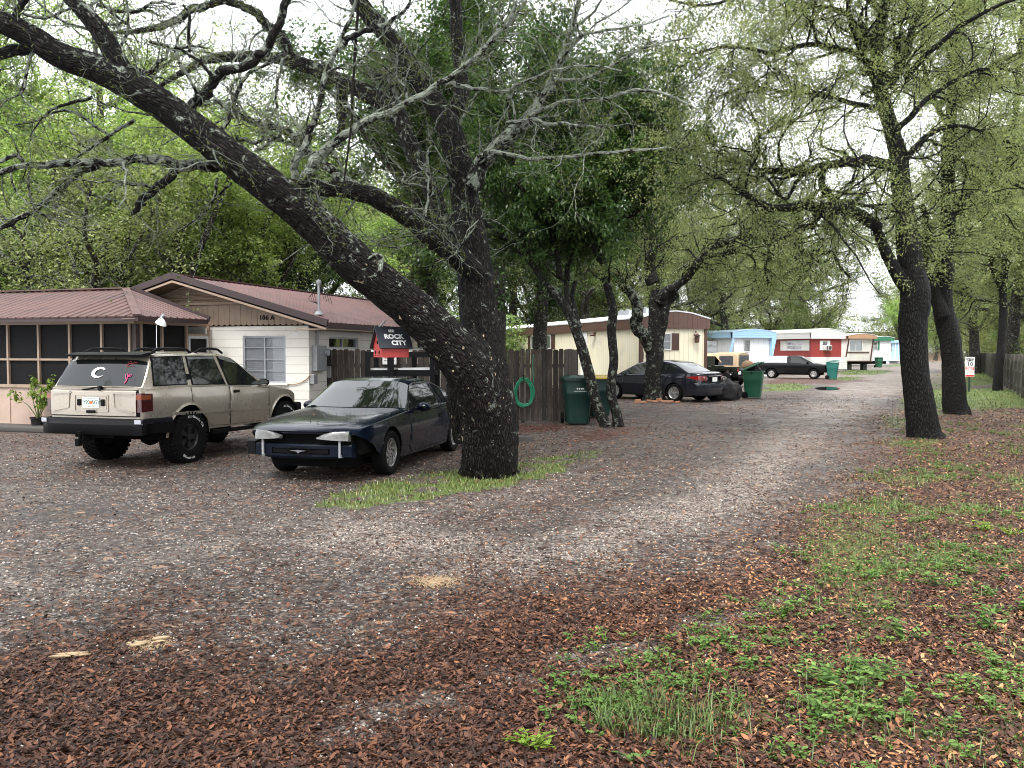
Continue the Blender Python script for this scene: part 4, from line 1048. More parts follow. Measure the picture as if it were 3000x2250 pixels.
 tree_thing("oak_tree", "forked lichen covered oak in front of the cream mobile home, bricks round its foot", G(1917, 1176), [
  (Z3, [(1275, 812, 96), (1272, 770, 78), (1272, 700, 68), (1270, 600, 64), (1275, 500, 60), (1272, 400, 62), (1288, 250, 60), (1285, 100, 52), (1290, 0, 40)], Y, Y + .1, dict(n=24, lich=.6, k=6, ridges=11)),
  (Z3, [(1240, 440, 40), (1210, 350, 44), (1150, 280, 44), (1145, 200, 42), (1150, 110, 40), (1110, 30, 34), (1050, -20, 28), (1020, -90, 22)], Y, Y - .4, dict(n=14, lich=1.0, jit=.15)),
  (Z3, [(1300, 320, 46), (1330, 200, 44), (1360, 90, 42), (1420, 20, 40)], Y + .05, Y - .1, dict(n=14, lich=.5, jit=.1)),
  (Z2, [(830, 1150, 26), (850, 1115, 19), (890, 1090, 15), (935, 1050, 14), (965, 1000, 13), (1010, 960, 12), (1080, 920, 11), (1150, 900, 13), (1220, 895, 12), (1290, 910, 10), (1350, 945, 9), (1430, 998, 6)], Y - .1, Y - 2.5, dict(n=12, lich=.5, jit=.15)),
  (Z2, [(1000, 975, 9), (1070, 965, 9), (1110, 955, 8), (1150, 925, 7), (1220, 850, 6), (1250, 760, 5)], Y - .6, Y - 1.6, dict(n=8, jit=.3)),
  (Z2, [(1200, 895, 8), (1235, 840, 8), (1245, 760, 7), (1240, 700, 5)], Y - 1.6, Y - 1.6, dict(n=8, jit=.3)),
  (Z2, [(1290, 900, 8), (1370, 870, 8), (1440, 860, 6), (1520, 880, 6), (1590, 920, 5), (1625, 965, 3)], Y - 2.0, Y - 3, dict(n=8, jit=.3)),
  (Z2, [(800, 1080, 26), (790, 1000, 20), (800, 900, 16), (780, 760, 13), (800, 600, 9), (840, 420, 6)], Y, Y + .5, dict(n=10, lich=.3, jit=.15)),
  (Z2, [(1440, 965, 7), (1480, 960, 7), (1500, 1000, 6), (1530, 1040, 5), (1550, 1060, 3)], Y - 2.6, Y - 2.8, dict(n=6, jit=.3)),
  (Z2, [(1220, 895, 6), (1235, 960, 6), (1225, 1030, 4), (1240, 1080, 3)], Y - 1.8, Y - 1.8, dict(n=6, jit=.3))],
  [dict(count=110, lr=(0.8, 2.8), K=9, ratio=.5, n=6, up=.06, wig=.33, rmax=.04, bias=up(3.9)),
  dict(count=900, lr=(0.5, 1.5), K=7, ratio=.5, n=4, up=-.02, wig=.33, rmax=.014, src=(0, 1), bias=up(4)),
  dict(count=4500, lr=(0.2, .6), K=4, ratio=.6, n=3, up=-.10, wig=.22, rmax=.006, src=(1, 2))],
  dict(count=26000, size=(0.05, 0.12), spread=0.06, asp=.42, droop=.3), bark, olive, 221)
 Y = G(2706, 1282).y
 tree_thing("oak_tree", "tall straight dark trunk at the right road edge, nearest of the roadside oaks", G(2706, 1282), [
  (None, [(2712, 1290, 56), (2706, 1262, 46), (2695, 1185, 41), (2682, 1103, 38), (2676, 1022, 38), (2674, 941, 40), (2680, 900, 42), (2682, 850, 40)], Y, Y, dict(n=32, lich=-.5, k=7, ridges=15)),
  (None, [(2684, 880, 40), (2676, 800, 36), (2664, 730, 33), (2652, 640, 30), (2640, 540, 27), (2632, 460, 25), (2615, 390, 22), (2591, 307, 20), (2568, 190, 18), (2580, 80, 16), (2600, -30, 13), (2610, -120, 10)], Y, Y + .5, dict(n=18, lich=-.4, ridges=9, jit=.06)),
  (None, [(2672, 870, 24), (2628, 800, 19), (2595, 740, 16), (2575, 690, 14), (2562, 640, 11)], Y, Y - .3, dict(n=14, lich=-.4, jit=.08)),
  (Z2, [(1650, 870, 22), (1590, 820, 23), (1520, 790, 24), (1450, 795, 22), (1420, 830, 14), (1405, 870, 7)], Y - .3, Y - .8, dict(n=14, lich=-.2, jit=.15)),
  (Z2, [(1450, 800, 20), (1370, 780, 18), (1290, 790, 14), (1200, 775, 12), (1130, 730, 10), (1080, 690, 7), (1000, 660, 4)], Y - .8, Y - 1.2, dict(n=10, lich=.2, jit=.25)),
  (Z2, [(1738, 625, 22), (1670, 628, 20), (1600, 610, 20), (1530, 625, 17), (1460, 630, 14), (1380, 655, 13), (1300, 650, 12), (1220, 655, 11), (1160, 625, 9), (1110, 620, 6)], Y - .1, Y - .7, dict(n=12, lich=-.1, jit=.2)),
  (Z2, [(1450, 640, 14), (1440, 690, 14), (1460, 740, 14), (1510, 770, 13), (1570, 765, 11), (1610, 730, 8)], Y - .5, Y - .4, dict(n=8, jit=.15)),
  (Z2, [(1220, 655, 10), (1225, 600, 8), (1190, 540, 7), (1240, 500, 6), (1330, 460, 6), (1420, 425, 5), (1500, 410, 4)], Y - .7, Y - .3, dict(n=8, jit=.3)),
  (Z2, [(1380, 655, 8), (1330, 720, 7), (1300, 760, 6), (1240, 690, 5), (1180, 640, 4)], Y - .7, Y - .9, dict(n=8, jit=.3)),
  (Z2, [(1700, 330, 16), (1760, 200, 14), (1800, 80, 12), (1850, -40, 9)], Y + .4, Y + .8, dict(n=10, jit=.15)),
  (Z2, [(1690, 380, 14), (1620, 250, 12), (1560, 120, 10), (1540, 0, 8)], Y + .3, Y - .4, dict(n=10, jit=.2)),
  (Z2, [(1680, 280, 12), (1600, 110, 10), (1500, 40, 8), (1400, 30, 6), (1300, 60, 4)], Y + .3, Y - .8, dict(n=8, jit=.3)),
  (Z2, [(1690, 300, 14), (1560, 200, 12), (1400, 170, 10), (1240, 200, 8), (1080, 180, 6), (940, 210, 4)], Y + .3, Y - 1.6, dict(n=8, jit=.3)),
  (Z2, [(1680, 60, 13), (1540, -60, 11), (1360, -80, 9), (1180, -30, 7), (1000, 20, 5), (860, 0, 4)], Y + .3, Y - 2.2, dict(n=8, jit=.3)),
  (Z2, [(1700, 420, 12), (1580, 400, 10), (1440, 360, 8), (1300, 350, 6), (1160, 330, 5), (1040, 370, 4)], Y + .3, Y - 1.2, dict(n=8, jit=.3)),
  (Z2, [(1760, 300, 13), (1900, 160, 11), (2040, 60, 8), (2180, 0, 6), (2300, -30, 4)], Y + .3, Y - 1.6, dict(n=8, jit=.3)),
  (Z2, [(1740, 640, 14), (1800, 560, 12), (1870, 500, 10), (1960, 480, 7), (2060, 500, 4)], Y + .1, Y + .3, dict(n=8, jit=.3)),
  (Z2, [(1720, 500, 12), (1840, 380, 10), (1960, 300, 8), (2080, 260, 5), (2200, 280, 3)], Y + .1, Y - .2, dict(n=8, jit=.3))],
  [dict(count=230, lr=(0.8, 2.6), K=9, ratio=.5, n=6, up=.06, wig=.30, rmax=.03, bias=up(3.8)),
  dict(count=1700, lr=(0.4, 1.3), K=6, ratio=.5, n=4, up=-.02, wig=.28, rmax=.011, src=(0, 1), bias=up(3.7)),
  dict(count=9000, lr=(0.15, .5), K=4, ratio=.6, n=3, up=-.10, wig=.22, rmax=.005, src=(1, 2))],
  dict(count=135000, size=(0.03, 0.075), spread=0.05, asp=.42, droop=.3), barkg, olive, 231, "roadside oaks on the right verge")
 Y = G(2800, 1212).y
 tree_thing("oak_tree", "second dark roadside oak trunk, behind and right of the nearest one", G(2800, 1212), [
  (None, [(2803, 1222, 37), (2800, 1195, 34), (2794, 1103, 30), (2786, 1022, 29), (2770, 941, 29), (2762, 884, 27), (2766, 800, 25), (2772, 700, 23), (2780, 600, 20), (2776, 450, 17), (2790, 300, 14), (2800, 150, 12), (2820, 0, 10), (2830, -120, 7)], Y, Y + .6, dict(n=20, lich=-.4, k=5, ridges=11, jit=.05)),
  (None, [(2766, 930, 20), (2735, 860, 18), (2712, 790, 15), (2720, 700, 12), (2700, 600, 9)], Y, Y + .6, dict(n=10, jit=.15)),
  (Z2, [(1920, 860, 14), (1980, 760, 12), (2050, 700, 10), (2130, 690, 7), (2220, 720, 5)], Y, Y, dict(n=8, jit=.3)),
  (Z2, [(1915, 640, 12), (2000, 560, 11), (2100, 530, 8), (2200, 560, 5)], Y, Y - .4, dict(n=8, jit=.3)),
  (Z2, [(1930, 420, 10), (2030, 300, 9), (2140, 220, 7), (2230, 200, 4)], Y, Y - .4, dict(n=8, jit=.3)),
  (Z2, [(1935, 500, 10), (1860, 350, 9), (1820, 200, 7), (1840, 50, 4)], Y, Y + .6, dict(n=8, jit=.3))],
  [dict(count=100, lr=(0.9, 3.0), K=9, ratio=.5, n=6, up=.05, wig=.30, rmax=.035, bias=up(3.6)),
  dict(count=1000, lr=(0.5, 1.6), K=6, ratio=.5, n=4, up=-.02, wig=.28, rmax=.013, src=(0, 1), bias=up(3.6)),
  dict(count=5500, lr=(0.2, .7), K=4, ratio=.6, n=3, up=-.12, wig=.22, rmax=.006, src=(1, 2))],
  dict(count=62000, size=(0.05, 0.11), spread=0.07, asp=.45, droop=.3), barkg, olive, 241, "roadside oaks on the right verge")
 Y = G(2926, 1145).y
 tree_thing("oak_tree", "thin dark trunk standing against the grey board fence at the right", G(2926, 1147), [
  (None, [(2924, 1150, 15), (2928, 1080, 12), (2932, 1022, 11), (2940, 940, 11), (2938, 850, 10), (2950, 700, 9), (2960, 520, 8), (2975, 330, 7), (2990, 120, 6), (3000, -60, 4)], Y, Y, dict(n=12, k=5, jit=.1)),
  (None, [(2938, 860, 7), (2900, 760, 6), (2880, 640, 5), (2890, 500, 3)], Y, Y, dict(n=8, jit=.2)),
  (None, [(2945, 780, 7), (2990, 700, 6), (3040, 640, 4)], Y, Y, dict(n=8, jit=.2)),
  (None, [(3030, 420, 8), (3005, 300, 8), (2990, 220, 8), (2965, 120, 7), (2940, 30, 6), (2925, -60, 5)], Y - 22, Y - 22, dict(n=8, jit=.2))][:3],
  [dict(count=60, lr=(1.2, 4.0), K=8, ratio=.6, n=5, up=.03, wig=.25, rmax=.04, bias=up(4)),
  dict(count=600, lr=(0.7, 2.0), K=6, ratio=.5, n=3, up=-.05, wig=.28, rmax=.015, src=(0, 1), bias=up(3.5)),
  dict(count=2500, lr=(0.3, .9), K=4, ratio=.6, n=3, up=-.15, wig=.22, rmax=.008, src=(1, 2))],
  dict(count=36000, size=(0.07, 0.15), spread=0.12, asp=.45, droop=.3), barkg, olive, 251, "roadside oaks on the right verge")
# ------------------------------------------------------------------ background trees: prototypes and copies
def proto_tree(seed, h, cr, nleaf, lsize, bark, leafm, thf=.42, base_h=0.25, dense=1.0, up=.1, flat=1.0):
 t = Tree(seed); rs = t.rs
 limbs = []
 th = h * thf
 p = [(0, 0, -.05), (rs.randn() * .1, rs.randn() * .1, th * .4), (rs.randn() * .25, rs.randn() * .25, th)]
 r0 = h * 0.022
 tr = t.limb(p, [r0 * 1.35, r0, r0 * .8], k=6, n=12, ridges=7, lich=.2)
 limbs.append(tr)
 for i in range(6):
  a = i * 1.05 + rs.rand() * .6; rr = cr * (.45 + .4 * rs.rand()); zz = h * (.72 + .2 * rs.rand())
  s = np.array(p[1]) + (np.array(p[2]) - np.array(p[1])) * (.35 + .6 * rs.rand())
  e = np.array((math.cos(a) * rr, math.sin(a) * rr, zz))
  m1 = s * .65 + e * .35 + rs.randn(3) * .3; m2 = s * .3 + e * .7 + rs.randn(3) * .4 + np.array((0, 0, h * .03))
  limbs.append(t.limb([tuple(s), tuple(m1), tuple(m2), tuple(e)], [r0 * .62, r0 * .5, r0 * .34, r0 * .18], k=5, n=8, jit=.25, lich=.4))
 l1 = t.spawn(limbs[1:] + limbs[:1], 60, (cr * .3, cr * .75), 8, .5, 5, tmin=.35, up=up, wig=.28, rmax=.06, lich=.4)
 l2 = t.spawn(l1 + limbs[1:], 420, (cr * .12, cr * .42), 6, .5, 3, up=up * .5, wig=.3, rmax=.022, lich=.5)
 l3 = t.spawn(l1 + l2, 1500, (cr * .05, cr * .2), 4, .6, 3, up=-.05, wig=.25, rmax=.01)
 wood = npmesh("trunk", np.concatenate(t.V), np.concatenate(t.Q)); setattr_v(wood, "bk", np.concatenate(t.BK)); setattr_f(wood, "lich", np.concatenate(t.LI))
 wood.materials.append(bark)
 me = leaf_cloud(rs, l3, nleaf, lsize, spread=cr * 0.028, asp=.5, droop=.2)
 me.materials.append(leafm)
 return wood, me
def tall_tree(seed, h, cr, nleaf, lsize, bark, leafm):
 t = Tree(seed); rs = t.rs; limbs = []
 r0 = h * .017; x1, y1 = rs.randn() * .5, rs.randn() * .5
 tr = t.limb([(0, 0, -.05), (x1 * .4, y1 * .4, h * .2), (x1, y1, h * .42), (x1 * .5, y1 * 1.5, h * .68), (x1 * 1.4, y1, h * .92)], [r0 * 1.4, r0, r0 * .8, r0 * .5, r0 * .15], k=6, n=12, ridges=7, lich=.2)
 for i in range(13):
  f = .28 + .6 * i / 13; s = tr[0][int(f * (len(tr[0]) - 1))]; a = i * 2.4 + rs.rand(); rr = cr * (.5 + .5 * math.sin(math.pi * min(1, f * 1.05)))
  e = s + np.array((math.cos(a) * rr, math.sin(a) * rr, h * (.04 + .12 * rs.rand())))
  m1 = s * .65 + e * .35 + rs.randn(3) * .35; m2 = s * .3 + e * .7 + rs.randn(3) * .5
  limbs.append(t.limb([tuple(s), tuple(m1), tuple(m2), tuple(e)], [r0 * .5, r0 * .36, r0 * .25, r0 * .12], k=5, n=8, jit=.3, lich=.4))
 l1 = t.spawn(limbs + [tr], 150, (cr * .25, cr * .6), 8, .5, 5, tmin=.3, up=.05, wig=.3, rmax=.06, lich=.4)
 l2 = t.spawn(l1 + limbs, 900, (cr * .1, cr * .3), 6, .5, 3, up=.0, wig=.3, rmax=.02, lich=.5)
 l3 = t.spawn(l1 + l2, 3000, (cr * .04, cr * .14), 4, .6, 3, up=-.08, wig=.25, rmax=.01)
 wood = npmesh("trunk", np.concatenate(t.V), np.concatenate(t.Q)); setattr_v(wood, "bk", np.concatenate(t.BK)); setattr_f(wood, "lich", np.concatenate(t.LI)); wood.materials.append(bark)
 me = leaf_cloud(rs, l3, nleaf, lsize, spread=cr * .022, asp=.5, droop=.25); me.materials.append(leafm)
 return wood, me
def background():
 bark = bark_mat("far_bark", (0.035, 0.030, 0.026), (0.10, 0.088, 0.076), lichen=(0.30, 0.33, 0.28), furrow=.6)
 bright = leafmat("spring_leaf", [(0.1, (0.085, 0.135, 0.045)), (0.4, (0.22, 0.315, 0.095)), (0.75, (0.38, 0.48, 0.18)), (1.0, (0.56, 0.64, 0.31))], trans=.45, objvar=.25)
 mid = leafmat("wood_leaf", [(0.1, (0.05, 0.085, 0.024)), (0.5, (0.12, 0.175, 0.05)), (0.8, (0.20, 0.26, 0.08)), (1.0, (0.31, 0.35, 0.13))], trans=.4, objvar=.4)
 oliv = leafmat("far_olive_leaf", [(0.1, (0.11, 0.13, 0.06)), (0.5, (0.23, 0.26, 0.12)), (0.8, (0.36, 0.38, 0.18)), (1.0, (0.48, 0.47, 0.25))], trans=.4, objvar=.35)
 dk = leafmat("evergreen_leaf", [(0.1, (0.014, 0.032, 0.011)), (0.5, (0.035, 0.068, 0.022)), (1.0, (0.085, 0.13, 0.04))], rough=.4, trans=.25, objvar=.4)
 PR = {'bright': proto_tree(301, 10, 4.6, 42000, (0.08, 0.18), bark, bright),
  'bright2': proto_tree(302, 9, 4.2, 38000, (0.08, 0.18), bark, bright),
  'mid': proto_tree(303, 10.5, 4.8, 34000, (0.10, 0.2), bark, mid),
  'olive': proto_tree(304, 9.5, 5.0, 17000, (0.09, 0.19), bark, oliv, up=.02),
  'olive2': proto_tree(305, 9, 4.4, 15000, (0.09, 0.19), bark, oliv, up=.0),
  'dark': proto_tree(306, 9.5, 4.0, 36000, (0.10, 0.2), bark, dk),
  'laurel': proto_tree(307, 10.5, 3.3, 52000, (0.08, 0.15), bark, MATS['laurel_leaf'], thf=.56, up=.12),
  'tallb': tall_tree(310, 18, 6.5, 52000, (0.09, 0.17), bark, bright),
  'tall': tall_tree(308, 19, 6.5, 60000, (0.09, 0.18), bark, oliv), 'tall2': tall_tree(309, 18, 6.0, 56000, (0.09, 0.18), bark, mid)}
 T = [('bright', 90, 34, 1.2, 0.3, "bright spring green tree far left behind the porch roof"),
  ('bright2', 330, 38, 1.45, 1.9, "bright green tree above the porch roof ridge"),
  ('bright', 560, 33, 1.15, 3.1, "tall lime green tree behind the gable of the house"),
  ('bright2', 760, 36, 1.2, 4.4, "lime green tree behind the roof right of the vent pipe"),
  ('olive', 235, 29, .95, 5.0, "grey lichen oak with crooked boughs at the left behind the porch"),
  ('mid', 20, 42, 1.3, 2.2, "mid green tree at the left picture edge behind the porch"),
  ('mid', 440, 47, 1.4, .7, "mid green tree deep behind the house gable"),
  ('dark', 830, 43, 1.1, 2.7, "dark evergreen behind the red roof"),
  ('mid', 680, 50, 1.35, 5.7, "mid green tree in the second row behind the red roof"),
  ('bright', 930, 47, 1.2, 0.9, "bright green tree seen under the leaning oak stem"),
  ('olive2', 1110, 52, 1.2, 3.6, "sparse olive tree behind the eave of the house"),
  ('bright2', 1280, 58, 1.2, 2.0, "yellow green tree left of the cream mobile home"),
  ('mid', 1180, 66, 1.5, 1.2, "mid green tree deep between house and mobile home"),
  ('mid', 1430, 68, 1.4, 4.8, "mid green tree behind the left part of the cream mobile home"),
  ('olive', 1560, 62, 1.15, .2, "olive tree above the roof vent of the cream mobile home"),
  ('bright', 1690, 74, 1.3, 2.9, "bright tree behind the middle of the cream mobile home"),
  ('olive2', 1800, 64, 1.15, 5.1, "yellowish drooping tree behind the cream mobile home roof"),
  ('mid', 1900, 84, 1.6, 3.9, "mid green tree behind the lichen oak fork"),
  ('olive', 2030, 70, 1.2, 1.5, "olive tree behind the gable end of the cream mobile home"),
  ('olive', 2165, 82, 1.35, 2.4, "crooked grey oak rising behind the white and blue mobile home"),
  ('mid', 2300, 108, 1.45, 0.5, "green tree behind the red mobile home"),
  ('olive2', 2250, 96, 1.15, 4.2, "sparse olive tree above the blue roof edge"),
  ('olive', 2420, 104, 1.0, 3.3, "low spreading olive tree over the red and white mobile home"),
  ('mid', 2100, 112, 1.7, 5.3, "tall mid green tree in the back row behind the blue roof"),
  ('bright2', 2680, 135, 1.15, 1.1, "light green tree at the end of the road"),
  ('mid', 2640, 165, 1.4, 2.6, "green tree closing the road far away"),
  ('bright', 2740, 150, 1.3, .4, "fresh green tree beyond the dirt mound"),
  ('dark', 2770, 160, 1.2, 4.0, "dark tree between the two roadside oak trunks"),
  ('mid', 2840, 120, 1.2, 5.9, "mid green tree behind the speed limit sign"),
  ('bright', 2890, 100, 1.1, 2.3, "yellow green tree behind the board fence near the sign"),
  ('mid', 2975, 85, 1.15, 3.0, "green tree behind the board fence at the right"),
  ('olive', 3040, 62, 1.1, 1.7, "olive tree behind the board fence at the frame edge"),
  ('olive2', 2860, 75, 1.2, 5.5, "tall olive tree beyond the fence above the sign"),
  ('mid', 3090, 44, 1.0, 4.6, "leafy tree cut by the right frame edge"),
  ('laurel', 1440, 24, 1.12, 1.3, "dense dark laurel right behind the upright oak stem, inside the fence"),
  ('laurel', 1250, 27, 1.3, 3.3, "dense dark laurel seen between the forks of the big oak"),
  ('laurel', 1600, 27, 1.0, 5.3, "dense dark laurel behind the two slim laurels"),
  ('tall', 1500, 62, 1.0, .4, "very tall olive oak high over the left part of the cream mobile home"),
  ('tall2', 1720, 58, 1.05, 1.7, "very tall green tree above the middle of the cream mobile home"),
  ('tall', 1930, 60, 1.05, 3.7, "very tall olive oak above the gable end of the cream mobile home"),
  ('tall', 2130, 66, 1.0, 2.5, "very tall olive oak rising over the white and blue mobile home"),
  ('tall2', 2330, 92, 1.15, 4.9, "very tall green tree over the red mobile home"),
  ('tall', 2960, 46, .95, 5.6, "very tall olive oak beyond the board fence, right of the sign"),
  ('tall', 2860, 66, 1.0, 1.1, "very tall olive oak beyond the board fence, above the sign"),
  ('tall2', 3080, 60, 1.1, .2, "very tall green tree beyond the board fence at the frame edge"),
  ('tall2', 60, 52, .82, .9, "tall green tree in the back row at the left frame edge"),
  ('tallb', 30, 37, 1.08, 1.9, "tall lime green tree filling the upper left corner"),
  ('tallb', 300, 43, 1.15, 3.9, "tall lime green tree above the porch, crown reaching the top of the picture"),
  ('tallb', 520, 52, .9, 5.9, "tall lime green tree above the gable apex in the back row"),
  ('tall2', 330, 60, .85, 2.9, "tall green tree in the back row above the porch roof"),
  ('tall', 200, 44, .72, 4.9, "thin olive tree rising over the bright trees at the left"),
  ('tall2', 1150, 74, .8, 4.0, "tall green tree in the back row between house and mobile home"),
  ('dark', 2560, 190, 1.0, 1.3, "dark round tree far behind the green trimmed mobile home")]
 for kind, px, Y, s, rz, lab in T:
  w, c = PR[kind]
  o = empty("background_tree", (P(px, HZ, Y).x, Y, 0), rz); o.scale = (s, s, s)
  tag(o, lab, "tree", group="trees behind the houses")
  obj("trunk", w, None, o); obj("crown", c, None, o)
 for x, y, s, rz in ((-4.5, -5.5, .85, .3), (6, -7, .9, 2.0), (-1, -16, .95, 4.0), (-18, 4, .75, 5.0), (19, 3, .8, 1.0)):  # unseen trees, added to darken and pattern the reflections in the car glass
  w, c = PR['tall2']; o = empty("background_tree", (x, y, 0), rz); o.scale = (s, s, s)
  tag(o, "tall tree behind the viewer, seen only mirrored in the car windows", "tree", group="trees on the viewer's side of the drive")
  obj("trunk", w, None, o); obj("crown", c, None, o)
 rs = np.random.RandomState(77)
 def mass(name, label, spots, mat, size, per, cat="undergrowth"):
  ps = []
  for (x, y, z, rx, rz_) in spots:
   n = int(per * rx * rz_)
   q = rs.randn(n, 3); q /= np.linalg.norm(q, axis=1, keepdims=True); q *= (rs.rand(n, 1) ** 0.45)
   lum = 1 + .25 * np.sin(q[:, 0:1] * 5 + rx) * np.cos(q[:, 2:3] * 6)
   ps.append(np.array((x, y, z)) + q * lum * np.array((rx, rx * .8, rz_)))
  pos = np.concatenate(ps); pos = pos[pos[:, 2] > 0.02]
  me = leaf_mesh(rs, pos, size, .55, .2); o = obj(name, me, mat); tag(o, label, cat, kind='stuff')
 sp = []
 for px in range(-100, 1500, 34):
  Y = 42 + rs.rand() * 16; z = 1.2 + rs.rand() * 1.6; sp.append((P(px, HZ, Y).x, Y, z, 2.0 + rs.rand(), 1.6 + rs.rand() * 1.4))
 for px in range(1380, 2300, 26):
  Y = 95 + rs.rand() * 25; z = 2 + rs.rand() * 2; sp.append((P(px, HZ, Y).x, Y, z, 3.0 + rs.rand() * 2, 2.6 + rs.rand() * 2))
 mass("undergrowth", "shaded bushes filling the gap behind the houses", sp, mid, (0.12, 0.26), 480)
 sp = []
 for px in range(2240, 3300, 16):
  Y = 175 + rs.rand() * 40; z = 3 + rs.rand() * 3; sp.append((P(px, HZ, Y).x, Y, z, 5 + rs.rand() * 3, 4 + rs.rand() * 3))
 for px in range(2780, 3400, 24):
  Y = 88 + rs.rand() * 20; sp.append((P(px, HZ, Y).x + 3, Y, 2.5 + rs.rand() * 2, 3 + rs.rand(), 2.8 + rs.rand()))
 mass("far_wood", "pale green woodland closing the view beyond the road", sp, oliv, (0.22, 0.5), 75, "wood")
# ------------------------------------------------------------------ local frames
class Frame:
 """vertical local frame: x = right along the wall, y = away from the viewer, z up"""
 def __init__(self, o, rz):
  self.o = Vector((o[0], o[1], 0)); self.rz = rz
  self.v = Vector((math.cos(rz), math.sin(rz), 0)); self.u = Vector((-math.sin(rz), math.cos(rz), 0))
 def loc(self, p):
  d = Vector(p) - self.o
  return Vector((d.dot(self.v), d.dot(self.u), d.z))
 def fx(self, px, py, ly=0.0):
  o = self.o + self.u * ly
  return self.loc(onplane(px, py, o, self.v))
 def fy(self, px, py, lx=0.0):
  o = self.o + self.v * lx
  return self.loc(onplane(px, py, o, self.u))
 def root(self, name): return empty(name, self.o, self.rz)
def wall_boxes(mb, axis, a0, a1, z0, z1, off, th, holes):
 """wall along axis ('x' or 'y') from a0..a1, z0..z1, occupying off..off+th, with rectangular holes (a,b,c,d)"""
 cuts = sorted(set([a0, a1] + [h[0] for h in holes] + [h[1] for h in holes]))
 cuts = [c for c in cuts if a0 <= c <= a1]
 for p, q in zip(cuts[:-1], cuts[1:]):
  zs = [(z0, z1)]
  for h in holes:
   if h[0] <= p + 1e-6 and h[1] >= q - 1e-6:
    new = []
    for (s, e) in zs:
     if h[2] > s: new.append((s, min(e, h[2])))
     if h[3] < e: new.append((max(s, h[3]), e))
    zs = [x for x in new if x[1] - x[0] > 1e-4]
  for (s, e) in zs:
   if axis == 'x': mb.box(((p + q) / 2, off + th / 2, (s + e) / 2), (q - p, th, e - s))
   else: mb.box((off + th / 2, (p + q) / 2, (s + e) / 2), (th, q - p, e - s))
 return mb
def rib_mat(name, col, axis_scale=6.0, depth=0.4, rough=0.45, grime=0.35, horizontal=False, var=.06):
 m, nt, b = newmat(name)
 co = objco(nt)
 s = N(nt, "ShaderNodeSeparateXYZ"); L(nt, co, s.inputs[0])
 a = s.outputs[2] if horizontal else mth(nt, 'ADD', s.outputs[0], s.outputs[1])
 w = mth(nt, 'FRACT', mth(nt, 'MULTIPLY', a, axis_scale))
 r = ramp(nt, [(0.0, 0.0), (0.06, 1.0), (0.94, 1.0), (1.0, 0.0)], w)
 n1 = noise(nt, 1.5, 6, .7, co); n2 = noise(nt, 0.7, 6, .75, co, .8)
 c = mixc(nt, n1.outputs[0], tuple(x * (1 - var) for x in col), tuple(min(1, x * (1 + var)) for x in col))
 c = mixc(nt, mth(nt, 'MULTIPLY', mth(nt, 'SUBTRACT', 1.0, r.outputs[0]), 0.55), c, tuple(x * .35 for x in col))
 g = ramp(nt, [(.52, 0), (.8, grime)], n2.outputs[0])
 c = mixc(nt, g.outputs[0], c, (0.12, 0.105, 0.08))
 L(nt, c, b.inputs['Base Color']); b.inputs['Roughness'].default_value = rough
 bump(nt, b, r.outputs[0], depth, 0.02)
 return m
def glass_mat(name="window_glass", tint=0.95):
 m, nt, b = newmat(name)
 nt.nodes.remove(b)
 fr = N(nt, "ShaderNodeFresnel"); fr.inputs[0].default_value = 1.5
 gl = N(nt, "ShaderNodeBsdfGlossy"); gl.inputs['Roughness'].default_value = 0.03
 tr = N(nt, "ShaderNodeBsdfTransparent"); tr.inputs[0].default_value = (tint, tint, tint, 1)
 ms = N(nt, "ShaderNodeMixShader")
 L(nt, mth(nt, 'MULTIPLY', fr.outputs[0], 0.7, clamp=True), ms.inputs[0]); L(nt, tr.outputs[0], ms.inputs[1]); L(nt, gl.outputs[0], ms.inputs[2])
 L(nt, ms.outputs[0], nt.nodes['Material Output'].inputs[0])
 return m
def screen_mat():
 m, nt, b = newmat("insect_screen")
 b.inputs['Base Color'].default_value = (0.008, 0.008, 0.009, 1); b.inputs['Roughness'].default_value = .7
 tr = N(nt, "ShaderNodeBsdfTransparent"); ms = N(nt, "ShaderNodeMixShader"); ms.inputs[0].default_value = 0.86; b.inputs['Specular IOR Level'].default_value = .15
 L(nt, tr.outputs[0], ms.inputs[1]); L(nt, b.outputs[0], ms.inputs[2]); L(nt, ms.outputs[0], nt.nodes['Material Output'].inputs[0])
 return m
